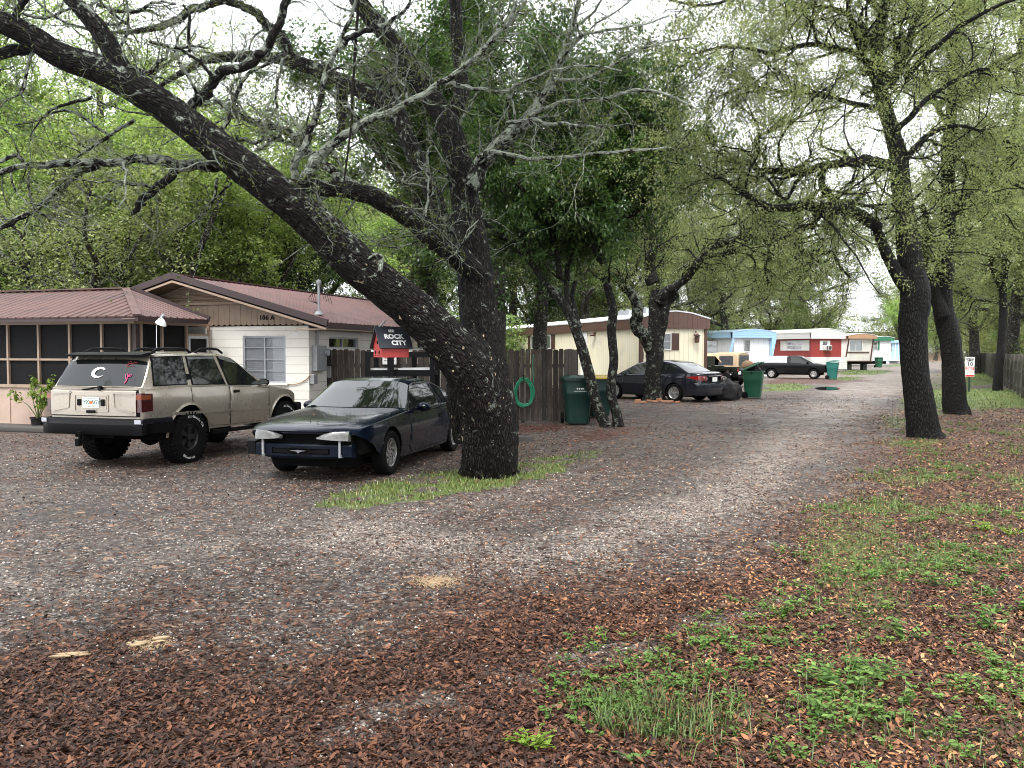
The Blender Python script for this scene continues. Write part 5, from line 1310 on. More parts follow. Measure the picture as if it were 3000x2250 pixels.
def block_mat():
 m, nt, b = newmat("painted_block")
 co = objco(nt); s = N(nt, "ShaderNodeSeparateXYZ"); L(nt, co, s.inputs[0])
 cb = N(nt, "ShaderNodeCombineXYZ"); L(nt, mth(nt, 'ADD', s.outputs[0], s.outputs[1]), cb.inputs[0]); L(nt, s.outputs[2], cb.inputs[1])
 bt = N(nt, "ShaderNodeTexBrick"); L(nt, cb.outputs[0], bt.inputs['Vector'])
 bt.inputs['Scale'].default_value = 1.0; bt.inputs['Brick Width'].default_value = 7.3; bt.inputs['Row Height'].default_value = 0.205; bt.inputs['Mortar Size'].default_value = 0.006
 bt.inputs['Color1'].default_value = (0.76, 0.735, 0.67, 1); bt.inputs['Color2'].default_value = (0.79, 0.765, 0.70, 1); bt.inputs['Mortar'].default_value = (0.46, 0.43, 0.36, 1)
 n2 = noise(nt, 0.9, 6, .75, co, .8)
 g = ramp(nt, [(.5, 0), (.85, .5)], n2.outputs[0])
 zr = ramp(nt, [(0.0, .55), (.25, 0.0)], mth(nt, 'ADD', mth(nt, 'MULTIPLY', s.outputs[2], .5), mth(nt, 'MULTIPLY', n2.outputs[0], .2)))
 c = mixc(nt, g.outputs[0], bt.outputs[0], (0.35, 0.31, 0.24)); c = mixc(nt, zr.outputs[0], c, (0.22, 0.18, 0.14))
 L(nt, c, b.inputs['Base Color']); b.inputs['Roughness'].default_value = .65
 bump(nt, b, mth(nt, 'ADD', mth(nt, 'MULTIPLY', bt.outputs['Fac'], -1.0), mth(nt, 'MULTIPLY', noise(nt, 60, 3, .7, co).outputs[0], .15)), .5, .008)
 return m
def metal_roof_mat(name, col, stain=(0.05, 0.035, 0.035), rough=.33):
 m, nt, b = newmat(name)
 co = objco(nt); n1 = noise(nt, 1.1, 6, .75, co, .5); n2 = noise(nt, 9, 4, .7, co)
 c = mixc(nt, n2.outputs[0], tuple(x * .85 for x in col), tuple(x * 1.12 for x in col))
 c = mixc(nt, ramp(nt, [(.42, 0), (.7, .75)], n1.outputs[0]).outputs[0], c, stain)
 vo = N(nt, "ShaderNodeTexVoronoi"); vo.inputs['Scale'].default_value = 5.5; L(nt, co, vo.inputs['Vector'])
 c = mixc(nt, ramp(nt, [(0.0, .8), (.07, .8), (.09, 0)], vo.outputs['Distance']).outputs[0], c, (0.10, 0.055, 0.03))
 L(nt, c, b.inputs['Base Color']); L(nt, ramp(nt, [(.3, rough - .05), (.7, rough + .2)], n1.outputs[0]).outputs[0], b.inputs['Roughness'])
 return m
def ribbed_slope(mb, e0, e1, r0, r1, pitch=0.23, h=0.014, th=0.03):
 """metal sheet between eave line e0-e1 and ridge line r0-r1, ribs running up the slope"""
 e0, e1, r0, r1 = (Vector(x) for x in (e0, e1, r0, r1))
 ln = (e1 - e0).length; n = max(1, int(ln / pitch))
 nrm = (e1 - e0).cross(r0 - e0 if (r0 - e0).length > (r1 - e1).length else r1 - e1).normalized()
 if nrm.z < 0: nrm = -nrm
 ts = []
 for i in range(n):
  for f, hh in ((0, 0), (.74, 0), (.80, h), (.94, h)): ts.append(((i + f) / n, hh))
 ts.append((1, 0))
 lo = [e0.lerp(e1, t) + nrm * hh for t, hh in ts]; hi = [r0.lerp(r1, t) + nrm * hh for t, hh in ts]
 mb.grid([lo, hi])
 mb.grid([[p - nrm * th for p in hi], [p - nrm * th for p in lo]])
 mb.grid([[p - nrm * th for p in lo], lo]); mb.grid([hi, [p - nrm * th for p in hi]])
 return mb
def mats_common():
 simple("tan_trim", (0.31, 0.225, 0.165), rough=.6, grime=.35)
 simple("pink_panel", (0.43, 0.315, 0.25), rough=.6, grime=.3, scale=2)
 simple("dark_brown_trim", (0.036, 0.019, 0.020), rough=.6, grime=.2)
 simple("grey_metal", (0.30, 0.31, 0.32), rough=.45, metal=.2, grime=.3)
 simple("alu", (0.42, 0.44, 0.47), rough=.4, metal=.4, grime=.2)
 simple("white_paint", (0.78, 0.78, 0.76), rough=.5, var=.05, grime=.15, scale=2)
 simple("black_paint", (0.008, 0.008, 0.009), rough=.45)
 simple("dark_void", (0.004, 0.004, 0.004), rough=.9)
 simple("blind_slat", (0.50, 0.53, 0.57), rough=.5, var=.05)
 simple("curtain_white", (0.66, 0.68, 0.72), rough=.8, var=.08)
 simple("brown_shutter", (0.085, 0.040, 0.028), rough=.55)
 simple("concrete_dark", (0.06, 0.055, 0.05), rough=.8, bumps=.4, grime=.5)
 simple("rubber", (0.006, 0.006, 0.0065), rough=.75, bumps=.3)
 simple("red_paint", (0.42, 0.035, 0.028), rough=.5, grime=.25)
 simple("porcelain", (0.85, 0.85, 0.84), rough=.25, var=.03)
 simple("letter_black", (0.012, 0.010, 0.010), rough=.5)
 simple("letter_white", (0.80, 0.80, 0.80), rough=.6)
 simple("letter_red", (0.55, 0.03, 0.03), rough=.6)
 glass_mat(); screen_mat(); block_mat()
M = MATS
def sash_window(parent, fr, px0, py0, px1, py1, plane, axis, cols, rows, frame_mat, back_mat, w=0.045, depth=0.05, slats=0, muntins=(), out=-1, proud=0.0):
 """window part measured off the photograph on the wall plane; axis 'x' = wall facing the viewer at local y=plane, 'y' = side wall at local x=plane"""
 if axis == 'x':
  a, b = fr.fx(px0, py0, plane), fr.fx(px1, py1, plane); a0, a1 = sorted((a.x, b.x))
 else:
  a, b = fr.fy(px0, py0, plane), fr.fy(px1, py1, plane); a0, a1 = sorted((a.y, b.y))
 z0, z1 = sorted((a.z, b.z))
 return sash_window_at(parent, a0, a1, z0, z1, plane, axis, cols, rows, frame_mat, back_mat, w, depth, slats, out, proud)
def sash_window_at(parent, a0, a1, z0, z1, plane, axis, cols, rows, frame_mat, back_mat, w=0.045, depth=0.05, slats=0, out=-1, proud=0.0):
 def bx(mb, ca, cz, sa, sz, c0, c1):
  c0 = plane + out * c0; c1 = plane + out * c1
  if axis == 'x': mb.box((ca, (c0 + c1) / 2, cz), (sa, abs(c1 - c0), sz))
  else: mb.box(((c0 + c1) / 2, ca, cz), (abs(c1 - c0), sa, sz))
 mb = MB()
 for s in (a0 + w / 2, a1 - w / 2): bx(mb, s, (z0 + z1) / 2, w, z1 - z0, proud - depth, proud + .012)
 for s in (z0 + w / 2, z1 - w / 2): bx(mb, (a0 + a1) / 2, s, a1 - a0 - 2 * w - .002, w, proud - depth, proud + .010)
 for i in range(1, cols): bx(mb, a0 + (a1 - a0) * i / cols, (z0 + z1) / 2, w * .8, z1 - z0 - 2 * w - .002, proud - depth * .9, proud + .006)
 for j in range(1, rows): bx(mb, (a0 + a1) / 2, z0 + (z1 - z0) * j / rows, a1 - a0 - 2 * w - .004, w * .45, proud - depth * .8, proud + .002)
 f = mb.build("window", frame_mat, parent)
 g = MB(); bx(g, (a0 + a1) / 2, (z0 + z1) / 2, a1 - a0 - 2 * w, z1 - z0 - 2 * w, proud - depth * .55 - .004, proud - depth * .55)
 g.build("pane", M['window_glass'], f)
 k = MB()
 if slats:
  nn = int((z1 - z0) / slats)
  for i in range(nn): bx(k, (a0 + a1) / 2, z0 + (i + .5) * (z1 - z0) / nn, a1 - a0 - 2 * w, slats * .86, proud - depth - .012, proud - depth - .004)
  bx(k, (a0 + a1) / 2, (z0 + z1) / 2, a1 - a0 - .01, z1 - z0 - .01, proud - depth - .035, proud - depth - .025)
 else:
  bx(k, (a0 + a1) / 2, (z0 + z1) / 2, a1 - a0 - .01, z1 - z0 - .01, proud - depth - .04, proud - depth - .02)
 k.build("blind", back_mat, f)
 return f, (a0, a1, z0, z1)
TH = math.radians(17)
def house():
 Y0 = 19.5
 K = (P(905, HZ, Y0).x, Y0)
 fr = Frame(K, -TH)
 root = fr.root("brick_house"); root.name = "block_house"
 tag(root, "low cream block house with reddish metal roof, screened porch and house number on its gable", "house")
 trim, pink, dkb = M['tan_trim'], M['pink_panel'], M['dark_brown_trim']
 apex = fr.fx(506, 806, -0.6); eave = fr.fx(957, 944, -0.6)
 xr, zr, xe, ze = apex.x, apex.z, eave.x, eave.z
 slope = (zr - ze) / (xe - xr)
 xl = 2 * xr - xe
 yb = fr.fy(928, 854, xr).y
 yb = max(9.5, min(15, yb))
 WZ = 2.46
 win, holes = None, []
 a, b = fr.fx(711, 984, 0), fr.fx(838, 1122, 0)
 hx = (a.x, b.x, b.z, a.z)
 mb = MB()
 xwl = xl + .7
 wall_boxes(mb, 'x', xwl, 0, 0, WZ, 0, .2, [hx])
 s1 = fr.fy(964, 987, 0); s2 = fr.fy(1050, 1019, 0); s3 = fr.fy(1188, 990, 0); s4 = fr.fy(1218, 1020, 0)
 h1 = (s1.y, s2.y, s2.z - .02, s1.z); h2 = (s3.y, s4.y + .5, h1[2], h1[3])
 wall_boxes(mb, 'y', .2, yb - .6, 0, WZ, -.2, .2, [h1, h2])
 mb.box((xwl + .1, yb / 2, WZ / 2), (.2, yb - 1.4, WZ)); mb.box(((xwl) / 2, yb - .7, WZ / 2), (-xwl - .4, .2, WZ - .004))
 mb.build("wall", M['painted_block'], root, recalc=True)
 sash_window_at(root, hx[0], hx[1], hx[2], hx[3], 0, 'x', 2, 4, M['alu'], M['blind_slat'], w=.045, depth=.03, slats=.05, proud=-.03)
 sl = MB().box(((hx[0] + hx[1]) / 2, -.03, hx[2] - .03), (hx[1] - hx[0] + .16, .1, .05)); sl.build("sill", M['painted_block'], root, bevel=.006)
 sash_window_at(root, h1[0], h1[1], h1[2], h1[3], 0, 'y', 2, 1, M['alu'], M['dark_void'], w=.04, depth=.05, out=1, proud=-.05)
 sash_window_at(root, h2[0], h2[1], h2[2], h2[3], 0, 'y', 2, 1, M['alu'], M['dark_void'], w=.04, depth=.05, out=1, proud=-.05)
 rm = metal_roof_mat("red_metal_roof", (0.125, 0.052, 0.046))
 mb = MB()
 ribbed_slope(mb, (xe, -.6, ze), (xe, yb, ze), (xr, -.6, zr), (xr, yb, zr))
 ribbed_slope(mb, (xl, yb, ze), (xl, -.6, ze), (xr, yb, zr), (xr, -.6, zr))
 mb.bar((xr, -.62, zr + .02), (xr, yb + .02, zr + .02), .22, .03)
 rf = mb.build("roof", rm, root)
 nx, nz = slope, 1.0; q = math.hypot(nx, nz)
 mb = MB(); off = .045
 mb.bar((xr - .0, -.63, zr - off + .035), (xe + .04, -.63, ze - off + .030), .05, .15, up=(0, 0, 1))
 mb.bar((xr + .0, -.631, zr - off + .035), (xl, -.631, ze - off + .030), .05, .148, up=(0, 0, 1))
 mb.box((xe + .015, yb / 2 - .3, ze - .075), (.04, yb + .62, .11))
 mb.build("rake_trim", dkb, root)
 mb = MB()
 mb.bar((xr, -.615, zr - .15), (xe, -.615, ze - .15), .03, .05); mb.bar((xr, -.616, zr - .15), (xl, -.616, ze - .15), .03, .05)
 mb.add([(xr, -.6, zr - .17), (xe, -.6, ze - .17), (xe, 0, ze - .17), (xr, 0, zr - .17)], [(0, 1, 2, 3)])
 mb.add([(xr, -.6, zr - .17), (xl, -.6, ze - .17), (xl, 0, ze - .17), (xr, 0, zr - .17)], [(3, 2, 1, 0)])
 mb.box(((xe) / 2 + .005, yb / 2 - .3, ze - .15), (xe - .01, yb + .55, .03))
 mb.build("soffit", trim, root, recalc=False)
 zb = fr.fx(760, 949, -.05).z
 mb = MB(); x = xe - .62; bw = .155; i = 0
 x0 = xl + .3
 def zt(x): return ze - .19 + slope * (min(x - xl, xe - x))
 while x > x0:
  xa = max(x - bw + .006, x0)
  if zt((x + xa) / 2) > zb + .03:
   n = 7; lo = []
   for k in range(n + 1):
    t = k / n; lo.append((xa + (x - xa) * t, -.05, zb - .035 * math.sin(math.pi * t) + .0))
   poly = lo + [(x, -.05, max(zb + .01, zt(x))), (xa, -.05, max(zb + .01, zt(xa)))]
   mb.prism(poly, (0, .035, 0))
  x -= bw
 mb.prism([(xe - .62, -.05, zb - .05), (xe - .08, -.05, zt(xe) + .02), (xe - .62, -.05, zt(xe - .62))], (0, .03, 0))
 mb.build("gable_boards", trim, root)
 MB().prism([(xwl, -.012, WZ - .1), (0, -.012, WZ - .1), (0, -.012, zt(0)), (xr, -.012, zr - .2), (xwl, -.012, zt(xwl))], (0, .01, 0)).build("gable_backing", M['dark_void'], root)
 mb = MB(); zv = zr - .62
 for k in range(7):
  z = zv + k * .062; half = (zr - .22 - z) / slope * .93
  if half > .08: mb.bar((xr - half, -.075, z), (xr + half, -.075, z), .05, .012, up=(0, -.6, 1))
 mb.bar((xr - 1.75, -.08, zv - .04), (xr + 1.75, -.08, zv - .04), .04, .06)
 mb.build("gable_vent", trim, root)
 c = fr.fx(781, 931, -.06)
 text("house_number", "106 A", .155, (c.x, -.056, c.z), (1, 0, 0), (0, 0, 1), M['letter_black'], root, extrude=.006, bold=.004, spacing=1.1)
 c = fr.fx(867, 976, -.01)
 st = MB().box((c.x, -.006, c.z), (.105, .008, .095)).build("warning_sticker", M['white_paint'], root)
 text("lettering", "WARNING", .022, (c.x, -.0115, c.z + .033), (1, 0, 0), (0, 0, 1), M['letter_red'], st, extrude=.0006)
 def onside(px, py): return fr.fy(px, py, .08)
 a, b = onside(923, 1012), onside(950, 1086)
 mb = MB().box((.075, (a.y + b.y) / 2, (a.z + b.z) / 2), (.14, abs(b.y - a.y) + .05, a.z - b.z))
 mt = mb.build("meter_box", M['grey_metal'], root, bevel=.012)
 MB().cyl((.145, b.y - .05, a.z - .17), (.23, b.y - .05, a.z - .17), .075, n=18).build("meter_glass", M['alu'], mt, smooth=40)
 a, b = onside(912, 1096), onside(934, 1124)
 MB().box((.065, .09, (a.z + b.z) / 2), (.12, .17, a.z - b.z)).build("junction_box", M['grey_metal'], root, bevel=.01)
 MB().box((.06, .9, 1.25), (.1, .18, .28)).build("junction_box", M['grey_metal'], root, bevel=.01)
 m0 = onside(933, 955)
 mx = fr.fx(934, 917, m0.y); tp = fr.fx(934, 830, m0.y)
 mb = MB().cyl((.06, m0.y, 1.7), (.06, m0.y, ze - .15), .028, n=10).cyl((mx.x, m0.y, mx.z - .25), (tp.x, m0.y, tp.z), .033, n=12)
 mb.lathe([(.001, .07), (.05, .05), (.062, 0), (.05, -.04), (.001, -.04)], (tp.x, m0.y, tp.z + .02), n=12).lathe([(.12, 0), (.06, .08), (.034, .09)], (mx.x, m0.y, mx.z - .04), n=12)
 ms = mb.build("service_mast", M['grey_metal'], root, smooth=40)
 mb = MB()
 for k in range(4):
  s = .10 + .05 * k
  mb.tube([(tp.x, m0.y, tp.z - .02), (tp.x - s, m0.y - .05, tp.z - .2 - .05 * k), (tp.x - s * .9, m0.y, tp.z - .42), (tp.x, m0.y, tp.z - .5)], .006, n=5)
  mb.tube([(tp.x, m0.y, tp.z - .02), (tp.x + s * 1.2, m0.y - .05, tp.z - .25), (tp.x + s * 1.4, m0.y, tp.z - .4 - .04 * k)], .006, n=5)
 mb.build("service_wires", M['black_paint'], ms)
 vp = fr.fy(972, 872, xr + 1.2); vy = 8.0
 q = fr.fx(972, 872, vy)
 zroof = ze + slope * (xe - q.x)
 MB().cyl((q.x, vy, zroof - .1), (q.x, vy, q.z - .1), .10, n=14).cyl((q.x, vy, q.z - .1), (q.x, vy, q.z + .06), .15, n=14).build("roof_vent", M['grey_metal'], root, smooth=40)
# ---- porch
 C = fr.fx(399, 1100, -2.55); yf = -2.55; xc = C.x
 ptop = fr.fx(399, 943, yf).z; psill = fr.fx(100, 1131, yf).z; pmid = fr.fx(100, 1053, yf).z
 xL = xc - 9.0
 xs = [fr.fx(px, 1000, yf).x for px in (399, 299, 205, 114, 24)]
 st = xs[-2] - xs[-1]
 while xs[-1] > xL: xs.append(xs[-1] - st)
 mb = MB(); w = .05
 for x in xs[1:]: mb.box((x, yf, (psill + ptop) / 2), (w, .06, ptop - psill - .004))
 for z in (psill, ptop): mb.box(((xL + xc) / 2, yf, z), (xc - xL, .07, .07))
 for p, q in zip(xs[:-1], xs[1:]): mb.box(((p + q) / 2, yf, pmid), (p - q - w - .002, .05, .045))
 ys = [fr.fy(px, 1000, xc).y for px in (474, 546, 611, 634)]
 for y in ys[:3]: mb.box((xc, y, (psill + ptop) / 2), (.06, w, ptop - psill - .004))
 mb.box((xc, yf / 2 - .1, ptop - .002), (.068, -yf - .25, .07)); mb.box((xc, yf / 2 - .1, psill), (.068, -yf - .25, .07))
 mb.build("screen_frame", trim, root)
 MB().box((xc - .05, yf + .06, ptop / 2), (.10, .10, ptop - .06)).build("corner_post", dkb, root)
 MB().box((xc - .15, yf + .0, (psill + ptop) / 2), (.045, .058, ptop - psill - .08)).box((xc, yf + .16, (psill + ptop) / 2), (.058, .045, ptop - psill - .08)).build("corner_strips", trim, root)
 xs2 = xs
 for p, q in zip(xs2[:-1], xs2[1:]):
  for (za, zb_) in ((psill, pmid), (pmid, ptop)):
   MB().box(((p + q) / 2, yf + .028, (za + zb_) / 2), (p - q - w - .002, .003, zb_ - za - .046)).build("screen", M['insect_screen'], root)
 yy = [yf + .08] + ys[:3] + [-.05]
 for i, (p, q) in enumerate(zip(yy[:-1], yy[1:])):
  if i == 2: continue
  MB().box((xc - .028, (p + q) / 2, (psill + ptop) / 2), (.003, q - p - w, ptop - psill - .05)).build("screen", M['insect_screen'], root)
 mb = MB().box(((xL + xc) / 2, yf + .03, psill / 2 - .02), (xc - xL, .05, psill - .04)).box((xc - .03, (yf) / 2 - .5, psill / 2 - .02), (.05, -yf - 1.1, psill - .044))
 mb.build("knee_wall", pink, root)
 mb = MB()
 for x in xs[1:]: mb.box((x, yf - .003, psill / 2 - .03), (.045, .02, psill - .1))
 mb.box(((xL + xc) / 2, yf - .004, .05), (xc - xL, .02, .10)); mb.build("panel_strips", pink, root)
 ya, ybd = ys[1] + .03, ys[2] - .03; dz = fr.fy(580, 985, xc).z
 mb = MB()
 for y in (ya + .04, ybd - .04): mb.box((xc + .01, y, dz / 2), (.04, .07, dz))
 for z in (dz - .03, .95, .1): mb.box((xc + .01, (ya + ybd) / 2, z), (.038, ybd - ya - .152, .06 if z > .5 else .2))
 d = mb.build("screen_door", M['alu'], root)
 MB().box((xc, (ya + ybd) / 2, (dz + .95) / 2), (.004, ybd - ya - .15, dz - 1.0)).build("screen", M['insect_screen'], d)
 MB().box((xc, (ya + ybd) / 2, .55), (.006, ybd - ya - .15, .7)).build("door_panel", M['alu'], d)
 MB().box((xc - .35, (ya + ybd) / 2 + .1, 1.45), (.02, .42, .75)).build("curtain", M['curtain_white'], d)
 MB().box((xc, (ya + ybd) / 2, dz + .03), (.06, ybd - ya, .05)).build("door_header", trim, root)
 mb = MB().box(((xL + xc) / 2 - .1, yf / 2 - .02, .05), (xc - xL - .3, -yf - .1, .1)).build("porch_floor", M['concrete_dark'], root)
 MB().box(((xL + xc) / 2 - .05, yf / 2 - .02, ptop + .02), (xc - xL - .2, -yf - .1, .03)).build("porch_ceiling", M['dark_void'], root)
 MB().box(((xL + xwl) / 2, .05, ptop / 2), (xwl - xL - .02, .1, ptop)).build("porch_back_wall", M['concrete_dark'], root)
 ez = fr.fx(401, 925, yf - .42).z; ex = xc + .42; ey = yf - .42
 pr = fr.fx(366, 848, -.75); dz_ = pr.z
 E2y = -.66
 rise = dz_ - ez; run = pr.y - ey
 P1 = Vector((ex - run * 1.02, pr.y, dz_))
 xl2 = xL - .4
 mb = MB()
 ribbed_slope(mb, (xl2, ey, ez), (P1.x, ey, ez), (xl2, P1.y, dz_), tuple(P1))
 nrib = 7; rows_lo, rows_hi = [], []
 def hip_tri(e0, e1, pk, n, toward):
  lo, hi = [], []
  e0, e1, pk = Vector(e0), Vector(e1), Vector(pk)
  nr = (e1 - e0).cross(pk - e0).normalized(); nr = nr if nr.z > 0 else -nr
  for i in range(n):
   for f, hh in ((0, 0), (.70, 0), (.78, .02), (.94, .02)):
    t = (i + f) / n; lo.append(e0.lerp(e1, t) + nr * hh); hi.append(pk.lerp(e1, t) + nr * hh)
  lo.append(e1); hi.append(e1)
  mb.grid([lo, hi]); mb.grid([[p - nr * .03 for p in hi], [p - nr * .03 for p in lo]]); mb.grid([[p - nr * .03 for p in lo], lo])
 hip_tri((P1.x, ey, ez), (ex, ey, ez), tuple(P1), 9, None)
 e2 = Vector((ex, E2y, ez))
 lo, hi = [], []
 nr = Vector((rise, 0, run)).normalized()
 nseg = 11
 for i in range(nseg):
  for f, hh in ((0, 0), (.70, 0), (.78, .02), (.94, .02)):
   t = (i + f) / nseg
   y = ey + (E2y - ey) * t
   lo.append(Vector((ex, y, ez)) + nr * hh)
   k = min(1.0, (y - ey) / run) if run > 1e-6 else 1
   hi.append(Vector((ex - run * k * 1.02, y, ez + rise * k)) + nr * hh)
 lo.append(e2); k = (E2y - ey) / run; k = min(1, k); hi.append(Vector((ex - run * k * 1.02, E2y, ez + rise * k)))
 mb.grid([lo, hi]); mb.grid([[p - nr * .03 for p in hi], [p - nr * .03 for p in lo]]); mb.grid([lo, [p - nr * .03 for p in lo]])
 pm = metal_roof_mat("porch_metal_roof", (0.105, 0.050, 0.044), rough=.5)
 pr_o = mb.build("porch_roof", pm, root, recalc=False)
 mb = MB()
 mb.bar((ex, ey, ez + .02), tuple(P1 + Vector((0, 0, .03))), .17, .03); mb.bar(tuple(P1 + Vector((0, 0, .03))), (xl2, P1.y, dz_ + .03), .2, .03)
 mb.build("ridge_cap", pm, pr_o)
 mb = MB(); fz = (ptop + .035 + ez - .03) / 2; fh = ez - .03 - ptop - .035
 mb.box(((xl2 + ex) / 2, ey + .04, fz + .0), (ex - xl2, .04, max(.1, fh) * 1.0)); mb.box((ex - .02, (ey + E2y) / 2 + .03, fz - .001), (.04, E2y - ey - .07, max(.1, fh)))
 mb.bar((ex + .03, E2y, ez + .01), tuple(Vector((P1.x + .15, E2y, dz_ + .0))), .05, .13)
 mb.build("fascia", dkb, root)
 MB().box(((xL + xc) / 2 + .1, ey + .26, ptop + .045), (xc - xL, .3, .012)).box((xc + .2, (ey + E2y) / 2, ptop + .047), (.35, E2y - ey, .012)).build("soffit", trim, root)
 MB().add([(xl2, P1.y, dz_), (P1.x, P1.y, dz_), (P1.x, P1.y + 3.2, ez), (xl2, P1.y + 3.2, ez)], [(0, 1, 2, 3)]).build("porch_roof_back", pm, root, recalc=False)
 a = fr.fx(0, 1260, yf - .55)
 mb = MB().box(((xL + xc) / 2 - .1, yf - .32, .05), (xc - xL + .4, .55, .14))
 o = mb.build("porch_slab", M['concrete_dark'], root, bevel=.04, seg=3, smooth=40)
 def inporch(px, py, y): return fr.fx(px, py, y)
 c = inporch(158, 1098, yf + .6)
 mb = MB().cyl((c.x, yf + .62, c.z), (c.x, yf + .60, c.z), .33, n=28)
 o = mb.build("round_plaque", simple("plaque", (0.36, 0.42, 0.50), rough=.5, var=.5, scale=9), None); o.data.transform(Matrix.Translation(Vector((0, 0, 0))))
 o.location = fr.o; o.rotation_euler = (0, 0, fr.rz); tag(o, "round pale blue plaque leaning inside the screened porch", "plaque")
 for (px, py, wx, hz_, nm, lab) in ((7, 1010, .10, .14, "notice", "small white notice pinned inside the porch screen at the left"), (8, 1112, .22, .3, "notice", "pale panel standing low inside the porch at the left frame edge")):
  c = inporch(px, py, yf + .06)
  o = MB().box((c.x, yf + .07, c.z), (wx, .012, hz_)).build(nm, M['curtain_white']); o.location = fr.o; o.rotation_euler = (0, 0, fr.rz); tag(o, lab, "notice")
 c = inporch(85, 1100, yf + 1.0)
 mb = MB()
 for dx in (-.2, .2): mb.cyl((c.x + dx, yf + 1.0, .1), (c.x + dx * .8, yf + 1.0, 1.15), .016).cyl((c.x + dx, yf + .6, .1), (c.x + dx, yf + .62, .5), .016)
 mb.box((c.x, yf + .8, .5), (.44, .44, .03)); mb.box((c.x, yf + 1.0, .95), (.4, .02, .3))
 o = mb.build("porch_chair", M['alu']); o.location = fr.o; o.rotation_euler = (0, 0, fr.rz); tag(o, "metal framed chair in the shade inside the screened porch", "chair")
 c = fr.fx(474, 942, ey - .05)
 lp = empty("clamp_lamp", fr.o + fr.v * c.x + fr.u * c.y + Vector((0, 0, c.z)), fr.rz); tag(lp, "white metal clamp lamp under the porch eave with its cord hanging down", "lamp")
 q = Matrix.Rotation(math.radians(28), 3, 'Y')
 mb = MB().lathe([(.02, .07), (.035, .05), (.06, .03), (.095, -.01), (.115, -.06), (.108, -.06), (.055, .02), (.02, .045)], n=24)
 mb.v = [tuple(q @ Vector(v)) for v in mb.v]; mb.build("shade", M['porcelain'], lp, smooth=50)
 mb = MB().cyl((0, 0, .06), (.03, 0, .12), .02).tube([(.03, 0, .12), (.0, 0, .13), (-.05, .02, .10)], .008); mb.lathe([(.001, .03), (.028, .02), (.03, -.02), (.001, -.03)], (.04, 0, .13), n=12)
 mb.build("clamp", M['alu'], lp, smooth=50)
 MB().tube([(0, 0, .1), (-.09, 0, .05), (-.13, 0, -.1), (-.14, 0, -.4), (-.125, 0, -.75), (-.15, .02, -1.2)], .006, n=6).build("cord", M['white_paint'], lp)
 pts = [fr.fx(838 + 6, 1125, -.03)] + [fr.fx(px, py, -.03) for px, py in ((860, 1127), (880, 1122), (897, 1112))]
 pts = [(p.x, -.03, p.z) for p in pts] + [(.04, -.03, 1.2), (.06, .03, 1.18)]
 MB().tube(pts, .012, n=6).build("yellow_cord", simple("cord_tan", (0.42, 0.30, 0.16), rough=.6), root, smooth=60)
 return fr, root
# ------------------------------------------------------------------ mobile homes
UV = -math.atan2(.305, .952) * -1          # long axis leans left: local x turns up by this angle
def mobile_home(C, w, ln, name, label, wall_m, wall2_m, roof_m, fascia_m, z0, zw, zt, pitch, over=.12, fas=None, skirt=None, rz=None, slant=0.0):
 """C near corner; end face at y=0 (x 0..w); side face x=0"""
 fr = Frame(C, UV if rz is None else rz)
 root = fr.root(name); tag(root, label, "mobile home")
 fas = fas if fas is not None else zt - zw
 mb = MB()
 mb.box((w / 2, ln / 2, (z0 + zw) / 2), (w - .02, ln - .02, zw - z0))
 mb.build("wall", wall_m, root)
 mb = MB(); o = over
 prof = [(-o, zt), (w * .25, zt + pitch * .75), (w / 2, zt + pitch), (w * .75, zt + pitch * .75), (w + o, zt)]
 top = [(x, -o, z) for x, z in prof]; bot = [(x, -o, z - .05) for x, z in reversed(prof)]
 mb.prism(top + bot, (0, ln + 2 * o, 0)); rf = mb.build("roof", roof_m, root)
 mb = MB()
 mb.prism([(-o + .03, -o + .02, zw), (w + o - .03, -o + .02, zw), (w + o - .03, -o + .02, zt - .052)] + [(x, -o + .02, z - .052) for x, z in reversed(prof[1:-1])] + [(-o + .03, -o + .02, zt - .052)], (0, .05, 0))
 mb.box((-o + .045, ln / 2 + .03, (zw + zt - .054) / 2), (.05, ln + .1, zt - .054 - zw))
 mb.box((w + o - .05, ln / 2 + .03, (zw + zt - .054) / 2), (.05, ln + .1, zt - .054 - zw))
 mb.build("fascia", fascia_m, root)
 MB().box((w / 2, ln / 2, zw + .015), (w + 2 * o - .12, ln + .1, .02)).build("eave_board", fascia_m, root)
 return fr, root
def shutters(root, rect, plane, axis, mat, w=.28, out=-1, louvre=True):
 a0, a1, z0, z1 = rect
 for s in (a0 - w / 2 - .02, a1 + w / 2 + .02):
  mb = MB()
  def bx(ca, cz, sa, sz, d0, d1):
   c0, c1 = plane + out * d0, plane + out * d1
   if axis == 'x': mb.box((ca, (c0 + c1) / 2, cz), (sa, abs(c1 - c0), sz))
   else: mb.box(((c0 + c1) / 2, ca, cz), (abs(c1 - c0), sa, sz))
  bx(s, (z0 + z1) / 2, w, z1 - z0, .003, .02)
  for e in (s - w / 2 + .02, s + w / 2 - .02): bx(e, (z0 + z1) / 2, .038, z1 - z0 + .004, .018, .035)
  if louvre:
   n = int((z1 - z0) / .07)
   for i in range(n): bx(s, z0 + (i + .5) * (z1 - z0) / n, w - .08, .03, .016, .030)
  mb.build("shutter", mat, root)
